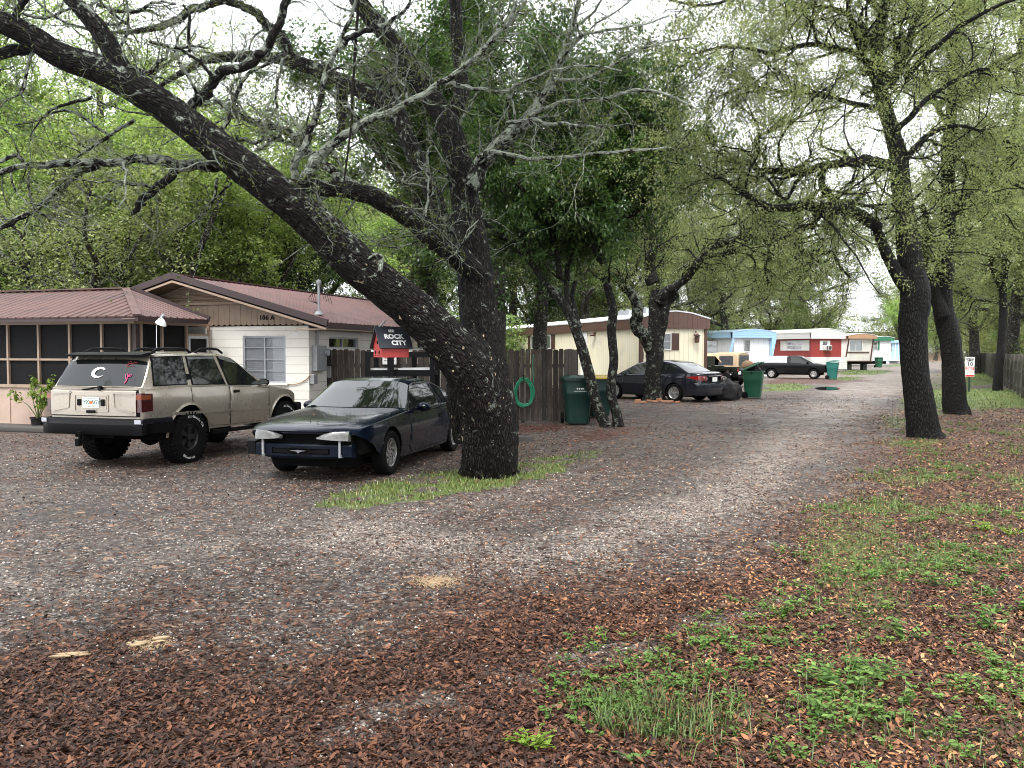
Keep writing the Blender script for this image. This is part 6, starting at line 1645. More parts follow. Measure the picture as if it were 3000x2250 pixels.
def homes():
 wp = M['white_paint']
 cream = rib_mat("cream_siding", (0.90, 0.83, 0.63), 4.6, .5, grime=.25)
 brown = rib_mat("brown_fascia", (0.105, 0.052, 0.038), 4.6, .5, grime=.3)
 roofw = simple("white_roof", (0.74, 0.75, 0.76), rough=.5, grime=.3, scale=1.2, var=.08)
 Yc = 33.5; C = (P(1878, HZ, Yc).x, Yc); zt = P(1878, 922, Yc).z - .1
 w = 3.0
 zw = P(1878, 962, Yc).z
 fr, root = mobile_home(C, w, 21.0, "mobile_home", "long cream mobile home with brown fascia, brown shutters and white roof", cream, None, roofw, brown, .35, zw, zt, .30)
 o = MB().box((w / 2, 10.5, .18), (w - .1, 20.8, .36)).build("skirt", cream, root)
 mb = MB().box((.02, -.012, (.1 + zw) / 2), (.14, .05, zw - .1)).box((w - .05, -.012, (.1 + zw) / 2), (.12, .05, zw - .1)).box((-.012, .08, (.1 + zw) / 2), (.04, .14, zw - .1))
 mb.build("corner_trim", M['brown_shutter'], root)
 f, r = sash_window(root, fr, *Z3(1325, 310), *Z3(1390, 432), 0, 'x', 1, 2, wp, M['blind_slat'], slats=.06, depth=.02, proud=.03, w=.04)
 shutters(root, r, 0, 'x', M['brown_shutter'], w=.34)
 f, r = sash_window(root, fr, *Z3(385, 328), *Z3(530, 425), 0, 'y', 2, 1, wp, M['curtain_white'], slats=.06, depth=.02, proud=.03, w=.05)
 shutters(root, r, 0, 'y', M['brown_shutter'], w=.5)
 yq = fr.fy(*Z3(140, 380), 0).y
 mbs = MB().box((-.02, yq, (r[2] + r[3]) / 2), (.03, .9, r[3] - r[2])); mbs.build("shutter", M['brown_shutter'], root)
 a, b = fr.fy(*Z3(745, 305), 0), fr.fy(*Z3(790, 560), 0)
 MB().box((-.02, (a.y + b.y) / 2, (a.z + .5) / 2), (.05, abs(a.y - b.y), a.z - .5)).build("door", wp, root, bevel=.01)
 mb = MB()                         # white entry steps with rails
 for k in range(4): mb.box((-.45 - .28 * (3 - k) * 1.0, (a.y + b.y) / 2, .07 + .12 * k), (.30, 1.1, .05 + .0 * k))
 for yy in ((a.y + b.y) / 2 - .55, (a.y + b.y) / 2 + .55):
  mb.bar((-.1, yy, 1.45), (-1.3, yy, .95), .05, .05)
  for t in range(5): mb.box((-.1 - .3 * t, yy + .001, (1.45 - .12 * t) / 2), (.045, .045, 1.45 - .12 * t))
 mb.build("entry_steps", wp, root)
 c = fr.fx(*Z3(1560, 345), 0)
 mb = MB().lathe([(.001, .2), (.05, .16), (.16, .1), (.11, .09), (.10, -.18), (.04, -.2), (.001, -.2)], (c.x, -.2, c.z), n=8).tube([(c.x, -.0, c.z + .15), (c.x, -.1, c.z + .28), (c.x, -.2, c.z + .2)], .016)
 mb.build("lantern", M['brown_shutter'], root)
 c = fr.fy(*Z3(845, 316), 0); mb = MB().lathe([(.001, .05), (.06, .04), (.13, -.05), (.10, -.09), (.001, -.09)], (-.14, c.y, c.z), n=12).box((-.04, c.y, c.z + .04), (.1, .06, .06)); mb.build("porch_light", M['brown_shutter'], root)
 c = fr.fx(*Z3(1207, 475), 0)
 text("house_number", "106", .42, (c.x + .1, -.01, c.z), (1, 0, 0), (0, 0, 1), M['letter_black'], root, extrude=.006)
 ztop = zt + .26
 for (zx, zy, kind) in ((478, 185, 'cap'), (1040, 180, 'box'), (1085, 176, 'box'), (1205, 172, 'box')):
  px, py = Z3(zx, zy); q = fr.fy(px, py, w * .45)
  y = max(.8, min(20, q.y))
  if kind == 'cap': mb = MB().cyl((w * .45, y, ztop - .05), (w * .45, y, ztop + .35), .13, n=14).lathe([(.26, .3), (.26, .42), (.1, .62), (.001, .64)], (w * .45, y, ztop), n=14)
  else: mb = MB().box((w * .5, y, ztop + .12), (.5, .5, .2)).cyl((w * .5, y + .4, ztop - .1), (w * .5, y + .4, ztop + .3), .09)
  mb.build("roof_vent", M['alu'], root, smooth=40)
 blue = rib_mat("blue_stripe", (0.34, 0.55, 0.74), 7.0, .6, grime=.1, horizontal=True)
 bluef = simple("blue_trim", (0.34, 0.55, 0.74), rough=.45, grime=.1, scale=2)
 whit = rib_mat("white_siding", (0.88, 0.90, 0.93), 5.0, .3, grime=.12)
 Yc = 58; C = (P(2150, HZ, Yc).x, Yc); w = 2.9
 zt = P(2150, 972, Yc).z; zw = P(2150, 990, Yc).z
 fr, root = mobile_home(C, w, 15, "mobile_home", "white mobile home with slanting sky blue end frame behind the tan topped jeep", whit, None, simple("pale_blue_roof", (0.45, 0.60, 0.75), rough=.4), blue, .25, zw, zt, .22, over=.35)
 MB().box((w / 2, 7.5, .13), (w - .1, 14.8, .26)).build("skirt", whit, root)
 mb = MB()
 for x in (-.25, w + .25):
  s = 1 if x > 0 else -1
  if s > 0: mb.prism([(w - .02, -.33, zw), (w + .34, -.33, zw), (w + .05, -.33, 1.3), (w + .05, -.33, .3), (w - .02, -.33, .3)], (0, .30, 0))
 mb.build("slanted_side_frame", bluef, root)
 MB().prism([(-.3, -.30, zw), (-.12, -.30, zw), (-.48, -.02, .6), (-.66, -.02, .6)], (0, .05, 0)).build("slanted_strut", bluef, root)
 sash_window(root, fr, 2178, 995, 2198, 1032, 0, 'x', 1, 2, wp, M['concrete_dark'], proud=.02, depth=.01, w=.06)
 sash_window(root, fr, 2067, 996, 2102, 1035, 0, 'y', 1, 2, wp, M['curtain_white'], proud=.02, depth=.01, w=.10)
 red = simple("barn_red", (0.30, 0.040, 0.035), rough=.55, var=.12, scale=1.5, grime=.15)
 wst = rib_mat("white_lap", (0.74, 0.74, 0.73), 5.0, .7, grime=.3, horizontal=True)
 Yc = 71; C = (P(2377, HZ, Yc).x, Yc); w = 3.1
 zt = P(2377, 968, Yc).z - .15; zw = P(2377, 992, Yc).z
 fr, root = mobile_home(C, w, 15, "mobile_home", "barn red mobile home with white eaves, white skirting and window air conditioner", red, None, roofw, wst, 1.15, zw, zt, .35, over=.25)
 zsk = P(2377, 1046, Yc).z
 MB().prism([(-.06, -.06, .15), (-.06, 1.0, .15), (-.06, 1.0, zsk), (-.06, -.06, zsk)], (.05, 0, 0)).box((w / 2 + .25, -.045, (zsk + .2) / 2), (w + .6, .07, zsk - .2)).box((-.04, 7.5, (zsk + .15) / 2), (.07, 15, zsk - .15)).build("skirt", wst, root)
 f, r = sash_window(root, fr, 2408, 998, 2425, 1026, 0, 'x', 1, 2, wp, M['blind_slat'], proud=.02, depth=.01, w=.06)
 shutters(root, r, 0, 'x', wp, w=.2, louvre=False)
 a = MB().box(((r[0] + r[1]) / 2 + .1, -.22, r[2] + .2), (.62, .42, .42)); ac = a.build("air_conditioner", wp, root, bevel=.02)
 MB().box(((r[0] + r[1]) / 2 + .22, -.435, r[2] + .2), (.28, .01, .32)).box(((r[0] + r[1]) / 2 - .07, -.435, r[2] + .2), (.18, .01, .32)).build("grille", M['concrete_dark'], ac)
 f, r = sash_window(root, fr, 2306, 998, 2351, 1027, 0, 'y', 1, 2, wp, M['blind_slat'], proud=.02, depth=.01, w=.10)
 shutters(root, r, 0, 'y', wp, w=.9, louvre=False)
 Yc = 78; C = (P(2486, HZ, Yc).x, Yc); w = 2.75
 tan = simple("tan_fascia", (0.52, 0.30, 0.18), rough=.5, grime=.2, scale=2)
 zt = P(2486, 979, Yc).z - .1; zw = P(2486, 992, Yc).z; z0 = P(2486, 1060, Yc).z
 fr, root = mobile_home(C, w, 14, "mobile_home", "white mobile home with tan roof edge raised on bare block piers", simple("offwhite_siding", (0.74, 0.70, 0.64), rough=.5, grime=.3, scale=1.5), None, roofw, tan, z0, zw, zt, .2, over=.3)
 mb = MB().box((w / 2, 7, z0 - .12), (w - .3, 13.5, .22))
 mb.build("chassis", M['black_paint'], root)
 mb = MB()
 for x in (.5, w - .5):
  for y in (.6, 3.0, 6, 9, 12): mb.box((x, y, (z0 - .24) / 2), (.42, .42, z0 - .24))
 mb.build("block_piers", M['concrete_dark'], root)
 mb = MB()
 for (xa, xb) in ((-.02, -.42), (w + .02, w - .30)):
  mb.prism([(xa + .12, -.02, zw), (xa - .02, -.02, zw), (xb - .02, -.02, z0), (xb + .12, -.02, z0)], (0, .03, 0))
 zz = P(2486, 1032, Yc).z; mb.box((w / 2 - .3, -.03, zz), (w * .9, .04, .09)); mb.box((w / 2 - .2, -.03, z0 + .05), (w + .2, .04, .1)); mb.build("brown_trim", M['brown_shutter'], root)
 MB().prism([(-.42, -.001, z0), (0, -.001, z0), (0, -.001, zw)], (0, .9, 0)).build("slanted_nose", M['offwhite_siding'], root)
 sash_window(root, fr, 2487, 996, 2525, 1030, 0, 'x', 2, 1, wp, M['blind_slat'], proud=.06, depth=.03, w=.07)
 Yc = 100; C = (P(2560, HZ, Yc).x, Yc)
 gr = simple("green_trim", (0.035, 0.17, 0.095), rough=.5)
 zt = P(2560, 988, Yc).z; zw = P(2560, 998, Yc).z; z0 = P(2560, 1057, Yc).z
 fr, root = mobile_home(C, 2.5, 14, "mobile_home", "white mobile home with green roof edge and green shutter", whit, None, roofw, gr, z0, zw, zt, .15, over=.3)
 MB().box((1.3, 7, z0 / 2 + .1), (2.0, 13, z0 - .3)).build("chassis", M['black_paint'], root)
 f, r = sash_window(root, fr, 2557, 999, 2570, 1026, 0, 'x', 1, 2, wp, M['blind_slat'], proud=.02, depth=.01, w=.06)
 MB().box((r[1] + .17, -.03, (r[2] + r[3]) / 2), (.28, .03, r[3] - r[2])).build("shutter", gr, root)
 MB().box((1.25, -.02, P(2560, 1038, Yc).z), (2.4, .03, .06)).build("trim_line", wp, root)
 Yc = 122; C = (P(2606, HZ, Yc).x, Yc)
 zt = P(2606, 999, Yc).z; zw = P(2606, 1004, Yc).z
 fr, root = mobile_home(C, 1.9, 14, "mobile_home", "small pale blue mobile home farthest down the row", bluef, None, roofw, bluef, .3, zw, zt, .15, over=.3)
 MB().box((.95, 7, .15), (1.8, 13.8, .3)).build("skirt", whit, root)
 sash_window(root, fr, 2608, 1006, 2613, 1030, 0, 'x', 1, 2, wp, M['blind_slat'], proud=.02, depth=.01, w=.06)
 MB().box((1.0, -.02, 1.6), (.16, .04, 2.8)).box((1.6, -.02, 1.6), (.16, .04, 2.8)).box((.8, -.6, .45), (1.8, 1.1, .12)).build("white_posts", wp, root)
 Yc = 190
 o = empty("far_building", (P(2560, HZ, Yc).x, Yc, 0), .2); tag(o, "large pale grey roofed building far behind the mobile homes", "building")
 MB().box((0, 0, 3), (26, 12, 6)).build("wall", simple("pale_wall", (0.55, 0.56, 0.58), rough=.7), o)
 MB().prism([(-13.5, -6.6, 6.02), (13.5, -6.6, 6.02), (13.5, 0, 8.6), (-13.5, 0, 8.6)], (0, .3, .1)).prism([(-13.5, 6.6, 6.02), (13.5, 6.6, 6.02), (13.5, .31, 8.6), (-13.5, .31, 8.6)], (0, .1, .15)).build("roof", simple("grey_roof", (0.42, 0.45, 0.50), rough=.5), o)
# ------------------------------------------------------------------ fences
def weathered(name, col, lite, green=0.2):
 m, nt, b = newmat(name)
 co = objco(nt)
 mp = N(nt, "ShaderNodeMapping"); mp.inputs['Scale'].default_value = (7, 7, .7); L(nt, co, mp.inputs['Vector'])
 n1 = noise(nt, 3, 6, .75, mp.outputs[0], .6); n2 = noise(nt, 1.2, 5, .7, co)
 a = N(nt, "ShaderNodeAttribute", attribute_name="r").outputs['Fac']
 c = ramp(nt, [(.3, tuple(x * .5 for x in col)), (.5, col), (.72, lite)], n1.outputs[0]).outputs[0]
 c = mixc(nt, .75, c, ramp(nt, [(0, .35), (.5, 1), (1, 1.7)], a).outputs[0], 'MULTIPLY')
 c = mixc(nt, ramp(nt, [(.5, 0), (.75, green)], n2.outputs[0]).outputs[0], c, (.05, .065, .03))
 L(nt, c, b.inputs['Base Color']); b.inputs['Roughness'].default_value = .85
 bump(nt, b, n1.outputs[0], .5, .01)
 return m
def fence(name, label, path, h, mat, seed, bw=.14, dog=True, gap=.008, posts_front=False, rails=(.35, 1.0, 1.55), post_step=2.4, ragged=.02):
 rs = random.Random(seed)
 root = empty(name, (path[0][0], path[0][1], 0)); tag(root, label, "fence")
 o = Vector((path[0][0], path[0][1], 0))
 bd, ps, rl = MB(), [], MB(); rr = []
 for a, b in zip(path[:-1], path[1:]):
  a3, b3 = Vector((a[0], a[1], 0)) - o, Vector((b[0], b[1], 0)) - o
  d = b3 - a3; ln = d.length; d.normalize(); n = Vector((d.y, -d.x, 0))          # towards the viewer for left-to-right runs
  x = 0
  while x < ln - .02:
   w = min(bw * rs.uniform(.93, 1.05), ln - x); hh = h + rs.uniform(-ragged, ragged); off = rs.uniform(-.006, .006)
   p = a3 + d * x + n * (.02 + off); q = p + d * (w - gap * rs.uniform(.4, 2.2))
   z0 = .03 + rs.uniform(0, .03); cu = min(.03, (q - p).length * .25)
   if dog: pr = [p + Vector((0, 0, z0)), q + Vector((0, 0, z0)), q + Vector((0, 0, hh - cu)), q - d * cu + Vector((0, 0, hh)), p + d * cu + Vector((0, 0, hh)), p + Vector((0, 0, hh - cu))]
   else: pr = [p + Vector((0, 0, z0)), q + Vector((0, 0, z0)), q + Vector((0, 0, hh)), p + Vector((0, 0, hh))]
   k = len(bd.v); bd.prism(pr, -n * .018); rr += [rs.random()] * (len(bd.v) - k)
   x += w
  side = -1 if not posts_front else 1
  k = int(ln / post_step) + 1
  for i in range(k + 1):
   pp = a3 + d * min(ln - .05, i * post_step) + n * (.02 + side * .075)
   if i * post_step <= ln: ps.append(MB().box(tuple(pp + Vector((0, 0, (h + .02) / 2))), (.09, .09, h + .02), rz=math.atan2(d.y, d.x)))
  for z in rails:
   rl.bar(tuple(a3 + n * (.02 + side * .033) + Vector((0, 0, z))), tuple(b3 + n * (.02 + side * .033) + Vector((0, 0, z))), .035, .085)
 me = bd.mesh("boards"); setattr_f(me, "r", rr); obj("boards", me, mat, root)
 for nm, mb in [("post", q) for q in ps] + [("rails", rl)]:
  me = mb.mesh(nm); setattr_f(me, "r", [.45] * len(me.vertices)); obj(nm, me, mat, root)
 return root
def fences():
 dk = weathered("old_dark_wood", (0.040, 0.030, 0.024), (0.115, 0.095, 0.075))
 L0 = P(957, HZ, 20.3); F1 = G(1650, 1238); F2 = (P(1692, HZ, 24.5).x, 24.5)
 fence("board_fence", "dark dog ear board fence beside the house with a green hose hung on it", [(L0.x, L0.y), (F1.x, F1.y), F2], 1.80, dk, 3, rails=(.4, 1.4))
 gy = weathered("grey_fence_wood", (0.085, 0.080, 0.068), (0.20, 0.19, 0.165), .4)
 a, b = G(2869, 1081), G(3000, 1164)
 d = (b - a); d.normalize()
 s, e = a - d * 32, b + d * 24
 fence("board_fence", "long grey board fence with outside posts along the right side of the grass", [(s.x, s.y), (e.x, e.y)], 1.62, gy, 5, bw=.15, dog=False, gap=.02, posts_front=True, rails=(.35, .95, 1.4), ragged=.03)
# ------------------------------------------------------------------ wheelie bins
def bin_mesh(root, body_m, lid_m, h=1.05, w=.66, d=.75, lid='closed', logo=False):
 """front faces -y; hinge and wheels at +y"""
 mb = MB()
 def ring(z, a, b0, b1, r=.06, n=4):
  pts = []
  for cx, cy, s in ((a / 2 - r, b1 - r, 0), (-a / 2 + r, b1 - r, 1), (-a / 2 + r, b0 + r, 2), (a / 2 - r, b0 + r, 3)):
   for k in range(n + 1):
    an = s * math.pi / 2 + k / n * math.pi / 2; pts.append((cx + r * math.cos(an), cy + r * math.sin(an), z))
  return pts + [pts[0]]
 mb.grid([ring(.04, w * .70, -d * .36, d * .36), ring(h * .30, w * .78, -d * .40, d * .39), ring(h * .62, w * .86, -d * .44, d * .42), ring(h * .64, w * .885, -d * .455, d * .43), ring(h * .70, w * .90, -d * .465, d * .43),
  ring(h * .72, w * .905, -d * .46, d * .43), ring(h * .93, w * .95, -d * .49, d * .44), ring(h * .935, w * 1.0, -d * .52, d * .47), ring(h * .985, w * 1.0, -d * .52, d * .47), ring(h * .985, w * .92, -d * .48, d * .42), ring(h * .85, w * .88, -d * .45, d * .40)])
 rb = ring(.04, w * .70, -d * .36, d * .36)[:-1]; mb.add(rb, [tuple(range(len(rb)))])
 rt = ring(h * .86, w * .88, -d * .45, d * .40)[:-1]
 if lid != 'closed': mb.add(rt, [tuple(range(len(rt)))])
 body = mb.build("body", body_m, root, smooth=35, weld=True)
 MB().box((0, d * .5, h * .9), (w * .7, .03, .03)).box((-w * .33, d * .46, h * .9), (.03, .10, .04)).box((w * .33, d * .46, h * .9), (.03, .10, .04)).build("handle", body_m, root, bevel=.006)
 for s in (-1, 1):
  wh = MB().lathe([(.001, -.03), (.05, -.035), (.075, -.02), (.10, -.03), (.125, -.025), (.13, 0), (.125, .025), (.10, .03), (.001, .03)], (s * (w * .44), d * .36, .13), axis='X', n=20).build("wheel", M['rubber'], root, smooth=40)
 mb = MB(); rows = []
 for i in range(7):
  t = i / 6; row = []
  for j in range(9):
   s = j / 8 * 2 - 1
   row.append((s * w * .52, -d * .56 + t * d * 1.06, .05 * (1 - s ** 4) * (1 - (2 * t - 1) ** 4) + .012))
  rows.append(row)
 mb.grid(rows); mb.grid([[(x, y, z - .02) for x, y, z in r] for r in rows[::-1]])
 e = [rows[0], [(x, y, z - .035) for x, y, z in rows[0]]]; mb.grid(e)
 for c in (0, 8): mb.grid([[r[c] for r in rows], [(r[c][0], r[c][1], r[c][2] - .035) for r in rows]])
 for s in (-.3, 0, .3): mb.box((s * w, 0, .065), (.03, d * .7, .012))
 me = mb.mesh("lid", smooth=40)
 hinge = Vector((0, d * .50, h * .985))
 ang = 0 if lid == 'closed' else (math.radians(lid))
 me.transform(Matrix.Translation(hinge) @ Matrix.Rotation(-ang, 4, 'X') @ Matrix.Translation(-Vector((0, d * .50, 0))))
 obj("lid", me, lid_m, root)
 if logo:
  y = -d * .49
  text("lettering", "WM", .10, (.02, -d * .463 - .004, h * .78), (1, 0, 0), (0, .06, 1), M['letter_white'], body, extrude=.001, bold=.002)
  text("lettering", "WASTE MANAGEMENT", .028, (.02, -d * .463 - .001, h * .715), (1, 0, 0), (0, .0, 1), M['letter_white'], body, extrude=.001)
  text("lettering", "96", .05, (w * .44, -d * .05, h * .80), (0, 1, 0), (0, 0, 1), M['letter_white'], body, extrude=.001) if False else None
def bins_and_bags():
 g1 = simple("bin_green", (0.004, 0.030, 0.024), rough=.38, var=.25, grime=.2, scale=3)
 g2 = simple("bin_green_light", (0.016, 0.105, 0.058), rough=.4, var=.15, grime=.15, scale=3)
 teal = simple("bin_teal", (0.02, 0.14, 0.12), rough=.4, var=.15, scale=3)
 yel = simple("lid_yellow", (0.60, 0.42, 0.05), rough=.45, grime=.3)
 def place(px, py, rz, label, bm, lm, s=1.0, **k):
  g = G(px, py); r = empty("wheelie_bin", (g.x, g.y, 0), rz); r.scale = (s, s, s)
  tag(r, label, "bin", group="wheelie bins put out along the road"); bin_mesh(r, bm, lm, **k); return r, g
 place(1690, 1243, math.radians(4), "dark green wheelie bin with white lettering beside the board fence", g1, g1, 1.08, logo=True)
 place(1752, 1222, math.radians(12), "green wheelie bin with yellow lid hidden behind the leaning laurel", g1, yel, 1.02)
 r, g = place(2206, 1167, math.radians(66), "bright green wheelie bin overfilled, its lid propped half open beside the black bags", g2, g2, 1.0, lid=24)
 def thing_in(mbm, name, mat, label, cat, g0):
  o = obj(name, mbm, mat); o.location = (g0.x, g0.y, 0); o.rotation_euler = (0, 0, math.radians(66)); tag(o, label, cat); return o
 mb = MB().box((.02, -.15, 1.12), (.10, .03, .42), rot=Matrix.Rotation(.15, 3, 'Y')).box((-.15, -.05, 1.02), (.07, .02, .35), rot=Matrix.Rotation(-.3, 3, 'X'))
 thing_in(mb.mesh("scrap_board", bevel=.004), "scrap_board", M['tan_trim'], "pale scrap board sticking up out of the open green bin", "board", g)
 bag = lump_mesh("rubbish_bag", (.30, .26, .22), 31, knot=False); bag.transform(Matrix.Translation((0, -.02, 1.02)))
 thing_in(bag, "rubbish_bag", bag_mat(), "black bag stuffed under the propped lid of the open green bin", "rubbish bag", g)
 bsk = MB().lathe([(.001, .26), (.10, .25), (.20, .18), (.25, .05), (.25, -.02), (.23, -.04), (.001, -.04)], (.12, .22, 1.16), n=20).mesh("straw_hat_basket", smooth=60); bsk.name = "straw_basket"
 thing_in(bsk, "straw_basket", simple("straw", (0.32, 0.19, 0.11), rough=.8, bumps=.5, scale=20), "round upturned tan basket on the rim of the open green bin", "basket", g)
 place(2438, 1111, math.radians(65), "teal wheelie bin at the nose of the black pickup", teal, teal, 1.02, lid=8)
 place(2574, 1077, math.radians(5), "green wheelie bin before the green trimmed mobile home", g2, g2, 1.05)
 place(2622, 1062, 0, "small looking green bin with yellow lid near the end of the row", g2, yel, 1.0)
 place(2645, 1060, 0, "green bin farthest down the road beside the oak trunk", g2, g2, 1.0)
 bm = bag_mat()
 for i, (px, py, s, lab) in enumerate(((2098, 1173, .95, "black rubbish bag slumped against the dark sedan bumper, leftmost of the bags"), (2130, 1173, 1.1, "largest black rubbish bag in the middle of the row of bags"),
  (2114, 1166, .95, "black rubbish bag behind the two front bags"), (2154, 1170, .9, "narrow black rubbish bag nearest the open bin"))):
  gg = G(px, py); me = lump_mesh("rubbish_bag", (.33, .30, .36), 40 + i)
  o = obj("rubbish_bag", me, bm); o.location = (gg.x, gg.y, .30 * s); o.scale = (s * (.8 if i == 3 else 1), s, s); tag(o, lab, "rubbish bag", group="black rubbish bags")
_BAG = []
def bag_mat():
 if not _BAG:
  m, nt, b = newmat("bin_bag_plastic"); b.inputs['Base Color'].default_value = (.003, .003, .004, 1); b.inputs['Roughness'].default_value = .16
  co = objco(nt); n = noise(nt, 15, 4, .8, co, 1.6); bump(nt, b, n.outputs[0], 1.0, .09); _BAG.append(m)
 return _BAG[0]
def lump_mesh(name, r, seed, knot=True):
 rs = np.random.RandomState(seed); mb = MB(); rows = []
 ph = rs.rand(8) * 6.28
 for i in range(17):
  th = math.pi * i / 16; row = []
  for j in range(28):
   a = 2 * math.pi * j / 28
   k = 1 + .09 * math.sin(3 * a + ph[0] + 2 * th) + .06 * math.sin(7 * a + ph[1] - 3 * th) + .05 * math.sin(5 * th + 4 * a + ph[2]) + .02 * rs.randn()
   z = math.cos(th); rad = math.sin(th) ** .8
   if z > .75 and knot: rad *= .62; z += .12
   if z < -.78: z = -.78 - (abs(z) - .78) * .2;
   row.append((r[0] * rad * k * math.cos(a), r[1] * rad * k * math.sin(a), r[2] * z * (1 + .05 * math.sin(4 * a + ph[3]))))
  rows.append(row + [row[0]])
 mb.grid(rows)
 return mb.mesh(name, smooth=50, weld=True)
# ------------------------------------------------------------------ small things
def small_things():
 Yb = 10.95
 c = P(1146, 1032, Yb); rz = math.radians(31)
 s = RAD(100, Yb) / .40
 root = empty("birdhouse", c, rz); root.scale = (s, s, s)
 tag(root, "red birdhouse with black lettered roof hanging from the leaning oak", "birdhouse")
 w, d, hw, hr = .34, .25, .135, .33       # length along x, depth y, wall height, ridge height above base
 mb = MB().prism([(-w / 2, -d / 2, -.06), (-w / 2, d / 2, -.06), (-w / 2, d / 2, hw - .06), (-w / 2, 0, hr - .06), (-w / 2, -d / 2, hw - .06)], (w, 0, 0))
 mb.build("body", M['red_paint'], root, bevel=.003)
 for (y, z, r) in ((0.0, .115, .021), (-.055, .0, .019), (.055, .0, .019), (-.05, -.035, .008), (.05, -.035, .008)):
  MB().cyl((-w / 2 - .003, y, z), (-w / 2 + .01, y, z), r, n=16).build("entrance_hole", M['dark_void'], root)
 rm = simple("birdhouse_roof", (0.024, 0.028, 0.038), rough=.55, grime=.1)
 e = .028; sl = (hr - hw) / (d / 2)
 for sg in (-1, 1):
  a = Vector((0, sg * (d / 2 + e), hw - .06 - sl * e + .01)); b = Vector((0, 0, hr - .06 + .012))
  n = Vector((0, sg * sl, 1)).normalized() * .012
  mb = MB().add([(-w / 2 - .035, a.y, a.z), (w / 2 + .035, a.y, a.z), (w / 2 + .035, b.y, b.z), (-w / 2 - .035, b.y, b.z)] + [(-w / 2 - .035, a.y + n.y, a.z + n.z), (w / 2 + .035, a.y + n.y, a.z + n.z), (w / 2 + .035, b.y + n.y, b.z + n.z), (-w / 2 - .035, b.y + n.y, b.z + n.z)],
   [(0, 1, 2, 3), (7, 6, 5, 4), (0, 4, 5, 1), (1, 5, 6, 2), (2, 6, 7, 3), (3, 7, 4, 0)])
  rp = mb.build("roof_panel", rm, root)
  if sg == -1:
   up = (b - a).normalized(); nn = Vector((1, 0, 0)).cross(up)
   def at(u, t): return a + (b - a) * t + n + nn * .0 + Vector((u, 0, 0)) + nn * .002
   text("lettering", "SEE", .048, at(-.015, .82), (1, 0, 0), up, M['letter_white'], rp, extrude=.001, bold=.0022)
   text("lettering", "ROCK", .085, at(.0, .55), (1, 0, 0), up, M['letter_white'], rp, extrude=.001, bold=.0038)
   text("lettering", "CITY", .085, at(.045, .24), (1, 0, 0), up, M['letter_white'], rp, extrude=.001, bold=.0038)
 MB().bar((-w / 2 - .035, 0, hr - .04), (w / 2 + .035, 0, hr - .04), .02, .014).build("ridge_cap", rm, root)
 mb = MB()
 top = (-.0, 0, hr + .42)
 mb.tube([(-.12, 0, hr - .05), (-.05, 0, hr + .05), (-.0, 0, hr + .14), (-.0, 0, hr + .5)], .0035, n=5); mb.tube([(.12, 0, hr - .05), (.06, 0, hr + .05), (0.0, 0, hr + .14)], .0035, n=5)
 mb.tube([(-.15, 0, hr - .04), (-.08, 0, hr + .03)], .009, n=6); mb.tube([(.14, 0, hr - .04), (.06, 0, hr + .05)], .006, n=6)
 mb.build("hanging_wire", M['alu'], root)
 Yr = 17.6
 q = [P(px, HZ, Yr).x for px in (1077, 1146, 1196, 1266)]
 zt = P(1100, 1032, Yr).z; zl = P(1100, 1094, Yr).z
 root = empty("timber_rack", (q[0], Yr, 0)); tag(root, "black timber frame rack with two white shelf boards behind the dark blue coupe", "rack")
 mb = MB(); W = q[3] - q[0]
 for x, y in ((0, 0), (W, 0), (0, 1.1), (W, 1.1), (q[2] - q[0], 1.1)): mb.box((x, y, zt / 2), (.10, .10, zt))
 for z in (zt - .05, zl): mb.box((W / 2, -.002, z), (W + .1, .09, .12)); mb.box((W / 2, 1.102, z), (W + .1, .09, .12)); mb.box((0, .55, z), (.08, 1.0, .1)); mb.box((W, .55, z), (.08, 1.0, .1))
 mb.build("frame", M['black_paint'], root)
 MB().box((q[1] - q[0], -.09, zt / 2 + .02), (.13, .07, zt + .10)).build("front_post", M['black_paint'], root)
 MB().box((.45, .5, zt + .025), (.75, 1.0, .04)).box((W * .72, .5, zl + .09), (W * .52, .9, .035)).box((W * .2, .5, zl + .085), (W * .36, .9, .03)).build("shelf_board", M['white_paint'], root)
 Ys = 20.2; c = P(1141, 1052, Ys)
 o = MB().box((0, 0, 0), (.34, .012, .26)).build("property_sign", M['white_paint'], bevel=.003); o.location = (c.x, Ys, c.z); tag(o, "white and red sign reading private property nailed to the dark fence", "sign")
 for tx, z, sz, mt in (("PRIVATE", .085, .062, 'letter_red'), ("PROPERTY", .025, .058, 'letter_red'), ("NO TRESPASSING", -.04, .032, 'letter_black')): text("lettering", tx, sz, (0, -.0075, z), (1, 0, 0), (0, 0, 1), M[mt], o, extrude=.001, bold=.0015)
 Yh = 20.28; c = P(1534, 1148, Yh)
 mb = MB(); rs = random.Random(4); pts = []
 for k in range(11):
  rx, rz_ = .225 * rs.uniform(.88, 1.08), .36 * rs.uniform(.86, 1.06); ox, oz = rs.uniform(-.03, .03), rs.uniform(-.05, .02)
  for i in range(16):
   a = 2 * math.pi * i / 16 + math.pi / 2
   pts.append((ox + rx * math.cos(a) * (1 - .12 * math.sin(a)), -.02 - .015 * rs.random() - .012 * (k % 4), oz + rz_ * math.sin(a)))
 mb.tube(pts, .0125, n=7)
 mb.tube([(.20, -.06, -.1), (.24, -.05, .3), (.22, -.04, .7), (.235, -.04, .92)], .011, n=6)
 root = mb.build("garden_hose", simple("hose_green", (0.012, 0.20, 0.10), rough=.35, var=.2), smooth=60); root.location = (c.x, Yh, c.z); tag(root, "coiled green garden hose hung on the dark board fence", "hose")
 MB().cyl((0, 0.02, .33), (0, -.13, .34), .015).cyl((0, -.13, .34), (0, -.14, .42), .012).build("hook", M['black_paint'], root)
